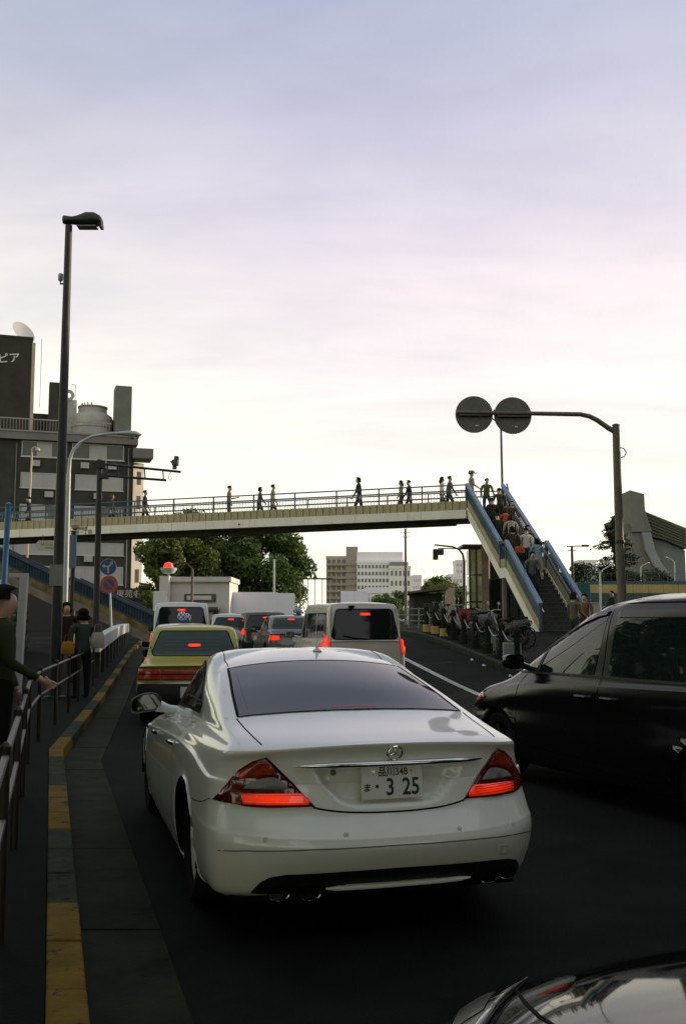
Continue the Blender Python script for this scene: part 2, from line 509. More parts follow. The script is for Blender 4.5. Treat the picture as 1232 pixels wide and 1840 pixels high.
# ------------------------------------------------------------------ ground, road, kerbs
def kerb_x(y):
    """Left edge of the left-hand kerb stones."""
    return -1.09 - .2918*(y-3.83) if y < 11.6 else -3.357 - .1792*(y-11.6)
def rkerb_x(y):
    """Road-side face of the right-hand kerb."""
    return 4.03 - .128*(y-25)
def strip(name, ys, xl, xr, dz, m, nx=1, parent=None, thick=0):
    v = []; f = []
    for y in ys:
        a, b = xl(y), xr(y)
        for k in range(nx+1):
            x = a+(b-a)*k/nx; v.append((x, y, gz(x, y)+dz))
    n = nx+1
    for i in range(len(ys)-1):
        for k in range(nx): f.append((i*n+k, i*n+k+1, (i+1)*n+k+1, (i+1)*n+k))
    return MB().add(v, f).build(name, m, parent, True)
def road_mat():
    m = bpy.data.materials.new('asphalt'); m.use_nodes = True
    N = m.node_tree.nodes; L = m.node_tree.links; b = N['Principled BSDF']
    tc = N.new('ShaderNodeTexCoord')
    n1 = N.new('ShaderNodeTexNoise'); n1.inputs['Scale'].default_value = .9; n1.inputs['Detail'].default_value = 9; n1.inputs['Roughness'].default_value = .68
    n2 = N.new('ShaderNodeTexNoise'); n2.inputs['Scale'].default_value = 95; n2.inputs['Detail'].default_value = 2
    L.new(tc.outputs['Object'], n1.inputs[0]); L.new(tc.outputs['Object'], n2.inputs[0])
    r = N.new('ShaderNodeValToRGB'); L.new(n1.outputs[0], r.inputs[0])
    r.color_ramp.elements[0].position = .3; r.color_ramp.elements[0].color = (.005, .0072, .0052, 1)
    r.color_ramp.elements[1].position = .75; r.color_ramp.elements[1].color = (.015, .019, .0145, 1)
    mx = N.new('ShaderNodeMix'); mx.data_type = 'RGBA'; mx.blend_type = 'OVERLAY'; mx.inputs[0].default_value = .5
    L.new(r.outputs[0], mx.inputs[6]); L.new(n2.outputs[0], mx.inputs[7]); L.new(mx.outputs[2], b.inputs['Base Color'])
    bp = N.new('ShaderNodeBump'); bp.inputs['Strength'].default_value = .3; bp.inputs['Distance'].default_value = .006
    L.new(n2.outputs[0], bp.inputs['Height']); L.new(bp.outputs[0], b.inputs['Normal'])
    b.inputs['Roughness'].default_value = .92
    b.inputs['Specular IOR Level'].default_value = .06
    return m
def build_ground():
    asphalt = road_mat()
    conc = mat('gutter_concrete', (.019, .0235, .0135), .85, var=.35, vscale=2.2, bump=.25, bscale=60, flake=(1.7, .58, (.007, .009, .007), (1, 1, 1), .10))
    walk = mat('pavement', (.006, .008, .0055), .9, var=.3, vscale=1.6, bump=.2, bscale=50)
    # far ground sheet to the horizon
    xs = [-1500, -300, -80, -40, -25, -15, -10, -6, -3, 0, 3, 6, 10, 15, 25, 40, 80, 300, 1500]
    ys = [-600, -100, -30, -10, 0, 10, 17, 20, 23, 26, 29, 32, 35, 38, 41, 50, 80, 150, 400, 2500]
    v = [(x, y, gz(x, y)-.04) for y in ys for x in xs]; n = len(xs)
    f = [(i*n+k, i*n+k+1, (i+1)*n+k+1, (i+1)*n+k) for i in range(len(ys)-1) for k in range(n-1)]
    structure(MB().add(v, f).build('ground', mat('ground_earth', (.07, .068, .058), .95, var=.3, vscale=.3), None, True))
    Y = [-14+1.2*i for i in range(0, 98)]
    structure(strip('road', Y, lambda y: kerb_x(y)+.10, lambda y: rkerb_x(y)+.1, 0, asphalt, 14))
    # cross street far ahead
    # gutter slabs
    g = structure(MB().box(-.01, .01, -.01, .01, -.2, -.19).build('gutter', conc)); g.location = (0, 0, 0)
    k = structure(MB().box(-.01, .01, -.01, .01, -.2, -.19).build('kerb', conc))
    yel = mat('kerb_yellow', (.155, .095, .016), .8, var=.25, vscale=5, bump=.4, bscale=40, flake=(6.5, .56, (.03, .034, .026), (1, 1, 1), .05))
    grey = mat('kerb_grey', (.036, .043, .028), .88, var=.3, vscale=4, bump=.4, bscale=40, flake=(5, .57, (.014, .017, .013), (1, 1, 1), .06))
    def block(name, y0, y1, x0, x1, z0, z1, m, parent, bev=.012):
        q = MB(); a = [(kerb_x(y0)+x0, y0), (kerb_x(y0)+x1, y0), (kerb_x(y1)+x1, y1), (kerb_x(y1)+x0, y1)]
        zz = [gz(*p) for p in a]
        q.hexa([(p[0], p[1], h+z0) for p, h in zip(a, zz)] + [(p[0], p[1], h+z1) for p, h in zip(a, zz)])
        return q.build(name, m, parent, bevel=bev)
    seg = 1.845; y0 = 5.41 - seg*6
    i = 0
    y = y0
    while y < 62:
        yellow = (i % 2 == 1)
        nst = 3 if y < 24 else 1
        for s in range(nst):
            a = y+seg*s/nst+.006; b = y+seg*(s+1)/nst-.006
            jz = random.uniform(-.003, .004)
            if a < 11.6 < b:
                block('kerb_stone', a, 11.6, 0, .165, -.1, .15+jz, yel if yellow else grey, k)
                block('kerb_stone', 11.6, b, 0, .165, -.1, .15+jz, yel if yellow else grey, k)
            else:
                block('kerb_stone', a, b, 0, .165, -.1, .15+jz, yel if yellow else grey, k)
        a, b = y+.008, y+seg-.008
        if a < 11.6 < b:
            block('gutter_slab', a, 11.6, .165, .60, -.1, .012, conc, g, .004); block('gutter_slab', 11.6, b, .165, .60, -.1, .012, conc, g, .004)
        else: block('gutter_slab', a, b, .165, .60, -.1, .012+random.uniform(-.002, .003), conc, g, .004)
        y += seg; i += 1
    # left pavement
    structure(strip('left_pavement', Y, lambda y: min(-40, kerb_x(y)-5), lambda y: kerb_x(y)-.004, .138, walk, 12))
    # right pavement and its kerb
    kr = structure(MB().box(-.01, .01, -.01, .01, -.2, -.19).build('right_kerb', grey))
    y = -10.0
    while y < 60:
        q = MB(); b = y+1.19; pts = [(rkerb_x(y), y), (rkerb_x(y)+.18, y), (rkerb_x(b)+.18, b), (rkerb_x(b), b)]
        q.hexa([(p[0], p[1], gz(*p)-.1) for p in pts]+[(p[0], p[1], gz(*p)+.15) for p in pts]); q.build('kerb_stone', grey, kr, bevel=.01); y += 1.2
    structure(strip('right_pavement', Y, lambda y: rkerb_x(y)+.184, lambda y: 60, .14, walk, 14))
    # lane line on the right
    white = mat('road_paint', (.36, .36, .33), .7, var=.15, vscale=12, flake=(14, .56, (.05, .055, .05), (1, 1, 1), .06))
    a, b = Vector((4.45, 7.6)), Vector((1.40, 31.5))
    v = []; f = []; n = 24
    for i in range(n+1):
        p = a+(b-a)*i/n
        v += [(p.x-.075, p.y, gz(p.x-.075, p.y)+.007), (p.x+.075, p.y, gz(p.x+.075, p.y)+.007)]
    f = [(2*i, 2*i+1, 2*i+3, 2*i+2) for i in range(n)]
    structure(MB().add(v, f).build('lane_marking', white))
    # litter by the right kerb
    for i, yy in enumerate((22.6, 23.1, 24.0, 26.2, 27.5)):
        x = rkerb_x(yy)-.12-random.random()*.1; q = MB(); z = gz(x, yy)
        c = Vector((x, yy, z+.025)); s = .05
        q.add([c+Vector((-s, -s*.7, -.02)), c+Vector((s, -s*.5, -.02)), c+Vector((s*.6, s, -.015)), c+Vector((-s*.7, s*.8, .01)), c+Vector((0, 0, .035))], [(0, 1, 4), (1, 2, 4), (2, 3, 4), (3, 0, 4), (0, 3, 2, 1)])
        tag(q.build('litter_scrap', mat('paper_white', (.6, .6, .56), .8)), ('nearest pale scrap of litter by the right kerb', 'second nearest pale scrap of litter by the right kerb', 'third pale scrap of litter along the right kerb', 'fourth pale scrap of litter along the right kerb', 'farthest pale scrap of litter along the right kerb')[i], 'litter', 'scraps of litter by the right kerb')
build_ground()

# ------------------------------------------------------------------ the footbridge and its stairs
BLUE = mat('rail_blue', (.040, .072, .115), .45, var=.18, vscale=3)
BLUE_L = mat('coping_blue', (.13, .195, .29), .4, var=.15, vscale=3)
CREAM = mat('fascia_olive', (.34, .295, .165), .7, var=.22, vscale=2.5, flake=(2.2, .57, (.20, .15, .07), (3, 3, .35), .2))
GIRD = mat('girder_cream', (.76, .71, .60), .7, var=.08, vscale=1.2, flake=(1.6, .56, (.52, .42, .29), (2.5, 2.5, .25), .22))
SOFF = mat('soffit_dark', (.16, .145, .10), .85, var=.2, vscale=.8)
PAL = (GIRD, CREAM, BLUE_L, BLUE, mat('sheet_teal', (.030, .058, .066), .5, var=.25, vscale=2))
PAL2 = (mat('stringer_shaded', (.17, .145, .12), .8, var=.3, vscale=1.5), mat('panel_shaded', (.13, .11, .045), .8, var=.5, vscale=2.2), mat('coping_shaded', (.030, .048, .075), .6, var=.3, vscale=2), mat('rail_shaded', (.02, .035, .055), .6), mat('sheet_shaded', (.018, .032, .045), .76, var=.5, vscale=2.5))  # left stair: darkened copies of the bridge paints, shade put into the colour
def build_bridge():
    A = Vector((5.61, 45.0, 6.13)); B = Vector((-30.0, 52.07, 5.27))        # lower edge of the near girder, right to left
    d = (B-A); Lh = math.hypot(d.x, d.y); sl = d.z/Lh
    rz = math.atan2(d.y, d.x)
    t = thing('footbridge', 'cream and blue pedestrian footbridge spanning the road', 'footbridge', A, rz)
    # local: +x runs left along the bridge, +y points towards the camera (rotated), z up
    W = 2.6
    def z(x): return sl*x
    def beam(name, x0, x1, y0, y1, z0, z1, m, parent=t):
        q = MB(); q.hexa([(x0, y0, z(x0)+z0), (x1, y0, z(x1)+z0), (x1, y1, z(x1)+z0), (x0, y1, z(x0)+z0), (x0, y0, z(x0)+z1), (x1, y0, z(x1)+z1), (x1, y1, z(x1)+z1), (x0, y1, z(x0)+z1)])
        return q.build(name, m, parent)
    gl = [0, 2.05, 14.0, 26, Lh]
    for a, b in zip(gl, gl[1:]):
        beam('girder', a+.008, b-.008, 0, .30, 0, .385, GIRD)
        beam('girder', a+.008, b-.008, -W, -W+.30, 0, .385, GIRD)
    sm = None
    for i in range(1, int(Lh/2.4)):
        x = i*2.4+.3
        if sm is None: sm = beam('stiffener', x, x+.05, .302, .33, .01, .375, GIRD).data; x0_ = x
        else: share('stiffener', sm, t, (x-x0_, 0, z(x)-z(x0_)))
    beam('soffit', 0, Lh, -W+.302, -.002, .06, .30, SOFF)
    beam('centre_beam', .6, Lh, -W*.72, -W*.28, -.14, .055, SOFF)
    beam('deck', 0, Lh, -W+.05, -.05, .39, .50, mat('deck_grey', (.12, .12, .11), .9))
    # fascia panels
    pw = .318; n = int(Lh/pw)
    me = None
    for side, y0, y1 in ((0, .004, .05), (1, -W-.002, -W+.046)):
        for i in range(n):
            x = i*pw
            if side and i % 2: continue
            w = pw-.022 if not side else pw*2-.02
            if me is None or side != last:
                q = MB(); q.hexa([(.008, y0, sl*.008), (w, y0, sl*w), (w, y1, sl*w), (.008, y1, sl*.008), (.008, y0, .43+sl*.008), (w, y0, .43+sl*w), (w, y1, .43+sl*w), (.008, y1, .43+sl*.008)])
                o = q.build('fascia_panel', CREAM, t); o.location = (x, 0, z(x)+.39); me = o.data; last = side
            else:
                share('fascia_panel', me, t, (x, 0, z(x)+.39+random.uniform(-.004, .004)))
    beam('fascia_backing', 0, Lh, -.05, .002, .392, .80, mat('dark_gap', (.03, .03, .025), .9))
    # railings
    for y, nm in ((.02, 'near'), (-W+.02, 'far')):
        for z0, w, h in ((1.555, .06, .055), (1.30, .05, .06), (.985, .05, .055)):
            q = MB(); q.bar((0, y, z(0)+z0), (Lh, y, z(Lh)+z0), w, h); q.build('handrail' if z0 > 1.5 else 'rail', BLUE, t)
        pm = None
        for i in range(int(Lh/2.0)+1):
            x = i*2.0+.02
            if pm is None:
                q = MB(); q.box(-.03, .03, -.03, .03, .82, 1.56); pm = q.build('rail_post', BLUE, t, loc=(x, y, z(x))).data
            else: share('rail_post', pm, t, (x, y, z(x)))
        q = MB()
        for i in range(int(Lh/.14)):
            x = i*.14+.07; q.box(x-.009, x+.009, y-.009, y+.009, z(x)+1.0, z(x)+1.29)
        q.build('balusters', BLUE, t, kind='stuff')
    # place name on the girder
    green = mat('lettering_dark', (.03, .035, .03), .7)
    for s, px, zz, size in (('渋谷区', 18.55, .285, .17), ('神宮前一丁目', 18.75, .105, .23)):
        text_mesh('girder_text', s, size, green, t, (px, .306, z(px)+zz), (R(90), math.atan(sl), R(180)), .002, bold=.004)
    # drain pipe, bolts
    q = MB(); q.box(10.6, 10.68, .30, .315, z(10.6)+.13, z(10.6)+.20); q.build('marker_plate', green, t)
    q = MB(); q.tube([(1.9, -1.2, .0), (1.9, -1.2, -.22)], .02, 6); q.build('drain_stub', mat('galv', (.4, .4, .38), .5, .6), t)
    # columns
    # landing at the head of the stair, with its end railing
    q = MB(); q.box(-1.85, -.004, -W, -.30, .05, .385); q.build('landing_slab', GIRD, t)
    q = MB(); q.box(-1.85, -.004, -W+.05, -.05, .39, .50); q.build('landing_deck', mat('deck_grey', (.12, .12, .11), .9), t)
    for z0, w, h in ((1.555, .06, .055), (1.30, .05, .06), (.62, .05, .055)):
        q = MB(); q.bar((-1.82, -.05, z0), (-1.82, -W+.03, z0), w, h); q.bar((-1.82, -W+.03, z0), (-.002, -W+.03, z0), w, h); q.build('rail', BLUE, t)
    q = MB()
    for i in range(9):
        q.box(-1.835, -1.805, -.25-i*.28, -.225-i*.28, .5, 1.55)
        q.box(-1.7+i*.2, -1.675+i*.2, -W+.015, -W+.045, .5, 1.55)
    q.build('balusters', BLUE, t, kind='stuff')
    for x in (-.75, 28.0):
        q = MB(); q.box(x-.16, x+.16, -W*.7, -W*.3, -6.3, .04+min(z(x), 0)-(.19 if x > 0 else 0)); q.build('column', mat('column_brown', (.21, .16, .12), .8, var=.2, vscale=1.5), t)
    return t, A, B
def build_stairs(name, label, O, ang, width, flights, side_panels=True, pal=None):
    GIRD, CREAM, BLUE_L, BLUE, sheet = pal or PAL
    """A straight stair going down from O. Local +x runs forward and down, +y to its right seen going down... flights: (run, drop, landing)."""
    t = thing(name, label, 'stairs', O, ang)
    x = 0.0; zt = 0.0
    tread_m = mat('tread_dark', (.06, .06, .055), .85, var=.2, vscale=4)
    nose = mat('tread_nosing', (.16, .15, .13), .8)
    for fi, (run, drop, land) in enumerate(flights):
        n = max(2, int(round(drop/.165))); r = run/n; h = drop/n
        q = MB(); q.box(0, r+.03, .06, width-.06, -h-.02, 0); st = None
        for i in range(n):
            if st is None:
                o = q.build('step', tread_m, t, loc=(x+i*r, 0, zt-(i+1)*h)); st = o.data
                q2 = MB(); q2.box(r-.03, r+.035, .08, width-.08, .001, .012); nn = q2.build('step_nosing', nose, o).data
            else:
                o = share('step', st, t, (x+i*r, 0, zt-(i+1)*h)); share('step_nosing', nn, o)
        x1, z1 = x+run, zt-drop
        for y0 in (0, width):
            s = -1 if y0 == 0 else 1
            # stringer, olive fascia, railing
            for (za, zb, th, m, nm) in ((-.34, .06, .12, GIRD, 'stringer'), (.065, .42, .06, CREAM, 'fascia_panel')):
                np_ = 1 if nm == 'stringer' else 5
                for k in range(np_):
                    a = x+run*k/np_+(.006 if np_ > 1 else 0); b = x+run*(k+1)/np_-(.006 if np_ > 1 else 0)
                    fa = zt-drop*(a-x)/run; fb = zt-drop*(b-x)/run
                    q = MB(); ya, yb = y0-th/2, y0+th/2
                    q.hexa([(a, ya, fa+za), (b, ya, fb+za), (b, yb, fb+za), (a, yb, fa+za), (a, ya, fa+zb), (b, ya, fb+zb), (b, yb, fb+zb), (a, yb, fa+zb)])
                    q.build(nm, m, t)
            q = MB(); q.bar((x, y0, zt+1.10), (x1, y0, z1+1.10), .16, .13); q.build('coping_rail', BLUE_L, t)
            q = MB(); q.bar((x, y0, zt+.50), (x1, y0, z1+.50), .05, .05); q.build('rail', BLUE, t)
            q = MB(); q.bar((x, y0-s*.12, zt+.82), (x1, y0-s*.12, z1+.82), .045, .045); q.build('hand_rail', mat('steel_bright', (.45, .46, .46), .35, .7), t)
            q = MB(); nb = int(run/.13)
            for i in range(nb):
                a = x+run*(i+.5)/nb; fz = zt-drop*(i+.5)/nb
                q.box(a-.012, a+.012, y0-.014, y0+.014, fz+.42, fz+1.06)
            q.build('balusters', BLUE, t, kind='stuff')
            if side_panels:
                q = MB(); q.hexa([(x, y0-.012, zt+.53), (x1, y0-.012, z1+.53), (x1, y0+.012, z1+.53), (x, y0+.012, zt+.53), (x, y0-.012, zt+1.03), (x1, y0-.012, z1+1.03), (x1, y0+.012, z1+1.03), (x, y0+.012, zt+1.03)])
                if y0 == 0: q.build('side_sheet', sheet, t)
            for xx, zz in ((x+.02, zt), (x1-.02, z1)):
                q = MB(); q.box(xx-.05, xx+.05, y0-.05, y0+.05, zz-.3, zz+1.12); q.build('newel_post', BLUE, t)
        x, zt = x1, z1
        if land:
            q = MB(); q.box(x+.001, x+land-.001, .06, width-.06, zt-.14, zt-.002); q.build('landing', tread_m, t)
            for y0 in (0, width):
                q = MB(); q.box(x+.001, x+land-.001, y0-.062, y0+.062, zt-.34, zt+.06); q.build('stringer', GIRD, t)
                q = MB(); q.box(x+.001, x+land-.001, y0-.03, y0+.03, zt+.065, zt+.42); q.build('fascia_panel', CREAM, t)
                q = MB(); q.bar((x-.05, y0, zt+1.07), (x+land+.05, y0, zt+1.07), .10, .09); q.build('coping_rail', BLUE, t)
                q = MB()
                for i in range(5): q.box(x+land*(i+.5)/5-.012, x+land*(i+.5)/5+.012, y0-.014, y0+.014, zt+.42, zt+1.02)
                q.build('balusters', BLUE, t, kind='stuff')
                q = MB(); q.box(x+land*.4, x+land*.6, y0-.07, y0+.07, zt-6, zt-.345)
                if y0 > 0 or name == 'stairway': q.build('support_post', mat('column_brown', (.2, .16, .12)), t)
            x += land
    return t
bridge, BA, BB = build_bridge()
deck_z = lambda x: 6.13+.5-(x-5.61)/(-35.61)*0.0 + (5.27-6.13)*(5.61-x)/35.61
# right stair: from the bridge end down towards the camera
st_ang = math.atan2(-.99, .139)
build_stairs('stairway', 'blue-railed stairway descending from the right end of the footbridge', (5.66, 44.98, 6.60), st_ang, 1.65, ((4.95, 3.03, .75), (3.9, 2.55, 0)))
# left stair, seen under the bridge
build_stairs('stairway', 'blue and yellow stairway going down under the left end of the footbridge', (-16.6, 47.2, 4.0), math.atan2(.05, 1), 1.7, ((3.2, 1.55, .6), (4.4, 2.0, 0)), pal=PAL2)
# landing rail at the far side of the bridge's right end
# ------------------------------------------------------------------ buildings
def wbox(name, m, parent, x0, x1, y0, y1, z0, z1, bevel=0):
    return MB().box(x0, x1, y0, y1, z0, z1).build(name, m, parent, bevel=bevel)
def window_row(t, wall_y, z0, z1, xs, frame_m, pane_m, depth=.25, mull=1, side=-1):
    """Windows standing in a wall that faces local -y: frame, panes set back, sill."""
    for (a, b) in xs:
        q = MB(); w = .10
        q.box(a, b, wall_y-.06, wall_y+.02, z0, z0+w); q.box(a, b, wall_y-.06, wall_y+.02, z1-w, z1)
        q.box(a, a+w, wall_y-.06, wall_y+.02, z0+w+.001, z1-w-.001); q.box(b-w, b, wall_y-.06, wall_y+.02, z0+w+.001, z1-w-.001)
        f = q.build('window', frame_m, t)
        n = mull
        for i in range(n):
            xa = a+w+(b-a-2*w)*i/n+.03; xb = a+w+(b-a-2*w)*(i+1)/n-.03
            MB().box(xa, xb, wall_y-.02, wall_y-.005, z0+w+.01, z1-w-.01).build('pane', pane_m[i % len(pane_m)] if isinstance(pane_m, list) else pane_m, f)
            if i: MB().box(xa-.06, xa, wall_y-.05, wall_y-.003, z0+w+.01, z1-w-.01).build('mullion', frame_m, f)
        MB().box(a-.1, b+.1, wall_y-.14, wall_y-.062, z0-.08, z0-.002).build('sill', frame_m, f)
def build_left_building():
    t = thing('office_building', 'dark office block with a roof water tank and chimney, behind the footbridge', 'building', (-20.7, 105, .3), R(18))
    # local x runs left (negative) along the front; front faces -y
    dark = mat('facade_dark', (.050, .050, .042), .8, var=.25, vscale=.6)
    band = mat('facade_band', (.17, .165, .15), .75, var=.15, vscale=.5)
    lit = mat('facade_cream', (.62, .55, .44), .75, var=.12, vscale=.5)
    frame = mat('window_frame', (.40, .40, .38), .5)
    pane = mat('window_pane', (.05, .055, .05), .06)
    blind = mat('window_blind', (.34, .34, .32), .5, var=.1, vscale=1)
    k = 1789/105.0
    def Z(py): return 1.33+(1111-py)/k
    wbox('wall', dark, t, -24, -1.75, 0, 16, 0, Z(800))
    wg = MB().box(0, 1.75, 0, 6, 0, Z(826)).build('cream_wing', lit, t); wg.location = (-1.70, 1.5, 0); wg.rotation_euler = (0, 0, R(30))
    wbox('corner_pier', dark, t, -1.745, -1.55, .2, 1.19, 0, Z(810))
    # parapet and eaves
    wbox('parapet', band, t, -24, -1.2, -.6, 16.2, Z(800)+.002, Z(787))
    wbox('parapet_cap', mat('cap_grey', (.22, .21, .19), .7), t, -24, -1.1, -.7, 16.3, Z(787)+.002, Z(784))
    wbox('corner_canopy', band, t, -1.7, .4, -.8, 2.4, Z(824), Z(806))
    # window rows on the front
    window_row(t, 0, Z(829), Z(801), [(-12.9, -8.4), (-7.9, -2.6)], frame, [pane, blind, pane], mull=3)
    window_row(t, 0, Z(884), Z(857), [(-12.9, -8.0), (-7.5, -2.6)], frame, [blind, blind], mull=2)
    window_row(t, 0, Z(940), Z(913), [(-12.9, -8.0), (-7.5, -2.6)], frame, [blind, pane], mull=2)
    window_row(t, 0, Z(1000), Z(978), [(-16, -9), (-8.5, -2.4)], frame, [blind], mull=2)
    window_row(t, 0, Z(1052), Z(1020), [(-15, -9), (-8.5, -2.4)], frame, [blind], mull=3)
    wbox('shop_band', mat('shop_dark', (.02, .022, .018), .7), t, -24, 6, -1.4, -.02, 0, Z(1058))
    wbox('shop_sign', mat('sign_black', (.015, .016, .015), .6), t, -4.6, 3.4, -1.62, -1.41, Z(1078), Z(1061))
    text_mesh('sign_text', '東苑老家', .85, mat('sign_letters', (.42, .38, .30), .6), t, (-1.5, -1.64, Z(1069)), (R(90), 0, 0), .02)
    text_mesh('sign_text', 'あまり', .5, mat('sign_letters', (.42, .38, .30), .6), t, (1.6, -1.64, Z(1069)), (R(90), 0, 0), .02)
    # lit side windows
    for i, py in enumerate((850, 895, 940, 990, 1030)):
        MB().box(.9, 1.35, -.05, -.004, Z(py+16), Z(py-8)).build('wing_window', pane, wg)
    am = None
    for i, (x, py) in enumerate(((-7.0, 846), (-4.2, 846), (-10.5, 900), (-5.6, 900), (-3.4, 955), (-8.4, 955), (-11.9, 846), (-6.4, 1012))):
        if am is None: o = wbox('air_conditioner', mat('unit_grey', (.36, .35, .33), .6), t, 0, .85, -.42, -.02, 0, .6); o.location = (x, 0, Z(py)); am = o.data
        else: share('air_conditioner', am, t, (x, 0, Z(py)))
    for x in (-13.4, -2.1):
        q = MB(); q.tube([(x, -.1, 4), (x, -.1, Z(806))], .07, 6); q.build('drainpipe', mat('facade_band', (.17, .165, .15)), t)
    # roof: lift house, chimney, tank, plant, railing
    wbox('chimney', mat('chimney_grey', (.16, .165, .14), .8, var=.12, vscale=.6), t, -3.55, -1.85, .5, 3.0, Z(783), Z(689))
    q = MB(); r = 2.2; c = (-5.7, 3.2, Z(782))
    hgt = Z(720)-Z(782)
    q.lathe([(r*.99, 0), (r, hgt*.55), (r*.93, hgt*.66), (r*.70, hgt*.76), (r*.68, hgt*.94), (r*.55, hgt*.97), (.3, hgt)], 28, c)
    tk = q.build('water_tank', mat('tank_grey', (.34, .32, .28), .55, var=.2, vscale=.8), t, True)
    q = MB(); q.lathe([(r*1.02, hgt*.28), (r*1.02, hgt*.31), (r*.99, hgt*.31)], 28, c); q.lathe([(r*.71, hgt*.90), (r*.72, hgt*.95), (r*.6, hgt*.96)], 28, c); q.build('tank_band', mat('tank_band', (.2, .19, .17), .6), tk)
    q = MB()
    for i in range(9):
        a = R(20*i+100); q.box(c[0]+math.cos(a)*1.2-.06, c[0]+math.cos(a)*1.2+.06, c[1]+math.sin(a)*1.2-.06, c[1]+math.sin(a)*1.2+.06, c[2]+hgt*.95, c[2]+hgt*1.04)
    q.build('tank_lugs', mat('tank_band', (.2, .19, .17)), tk)
    q = MB()
    for x in [-24+.3*i for i in range(67)]: q.box(x-.02, x+.02, -.62, -.58, Z(784), Z(764))
    q.box(-24, -4, -.64, -.56, Z(765), Z(763)); q.build('roof_railing', mat('railing_pale', (.30, .29, .26), .6), t, kind='stuff')
    wbox('plant_house', dark, t, -14.2, -6.9, 6, 10, Z(786), Z(731))
    q = MB(); q.box(-8.8, -7.4, 3, 4.6, Z(788), Z(712)); q.build('rooftop_unit', mat('unit_grey', (.36, .35, .33), .6), t)
    wbox('duct_stack', dark, t, -10.3, -8.9, 2.6, 4.5, Z(788), Z(683))
    q = MB(); q.lathe([(.28, -.1), (.62, -.1), (.62, .1), (.28, .1), (.28, -.1)], 18, (-8.3, 3, Z(704)), 'Y'); q.build('fan_ring', mat('unit_grey', (.36, .35, .33), .6), t)
    q = MB(); q.tube([(-7.6, 3, Z(730)), (-7.6, 3, Z(684)), (-8.0, 3, Z(683))], .05, 6); q.build('rooftop_aerial', frame, t)
    return t
def build_tower():
    t = thing('sign_tower', 'dark brown windowless tower with white rooftop lettering at the far left', 'building', (-33.2, 104, .3), R(18))
    k = 1789/104.0
    def Z(py): return 1.33+(1111-py)/k
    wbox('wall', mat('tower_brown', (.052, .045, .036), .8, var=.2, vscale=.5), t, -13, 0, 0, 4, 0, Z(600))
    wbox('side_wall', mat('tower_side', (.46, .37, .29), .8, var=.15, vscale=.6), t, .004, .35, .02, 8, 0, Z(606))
    wbox('roof_coping', mat('tower_brown', (.05, .045, .036)), t, -13.05, .1, -.06, 4.1, Z(600)+.002, Z(596))
    text_mesh('sign_text', 'ピア', 1.15, mat('letters_white', (.62, .62, .58), .5), t, (-2.3, -.06, Z(640)), (R(90), R(-8), 0), .05, bold=.01)
    # satellite dish on the roof
    q = MB(); v = []; n = 24
    prof = [(0, 0), (.5, .05), (1.0, .2), (1.35, .38), (1.38, .38), (1.0, .26), (.5, .11), (.01, .06)]
    q.lathe([(max(r, .01), h) for r, h in prof], n)
    d = q.build('satellite_dish', mat('dish_grey', (.36, .35, .36), .5), t, True); d.location = (-1.1, 1.5, Z(590)+.3); d.rotation_euler = (R(62), 0, R(38))
    q = MB(); q.tube([(-1.1, 1.7, Z(598)), (-1.1, 1.7, Z(588))], .12, 8); q.build('dish_mount', mat('tank_band', (.2, .19, .17)), t)
    q = MB(); q.tube([(1.0, 2, Z(720)), (1.0, 2, Z(588))], .03, 5); q.build('lightning_rod', mat('tank_band', (.2, .19, .17)), t)
    return t
def facade_building(name, label, x0, x1, ytop, Y, depth, wall, cols, rows, wz, pane, rz=0, ybot=1100, balc=None, extra=None, rim=None):
    """A far block whose front spans photo columns x0..x1 and reaches up to row ytop."""
    a = P(x0, ytop, Y); b = P(x1, ytop, Y); base = .5
    t = thing(name, label, 'building', (a.x, Y, base), rz)
    W = (b.x-a.x); H = a.z-base
    wbox('wall', wall, t, 0, W, 0, depth, 0, H)
    wbox('roof_parapet', rim or wall, t, -.15, W+.15, -.15, depth+.15, H+.002, H+.9)
    if cols:
        cw = W/cols; rh = (H-1.0)/rows
        me = None
        for r in range(rows):
            for c in range(cols):
                px, pz = c*cw+cw*wz[0], r*rh+1.0+rh*wz[2]
                w, h = cw*(wz[1]-wz[0]), rh*(wz[3]-wz[2])
                if me is None:
                    q = MB(); q.box(0, w, -.05, .02, 0, h); o = q.build('window', pane, t, loc=(px, 0, pz)); me = o.data
                else: share('window', me, t, (px, 0, pz))
        if balc:
            for r in range(rows):
                wbox('balcony', balc, t, .2, W-.2, -1.0, -.06, r*rh+.9, r*rh+.9+rh*.36)
    return t, W, H
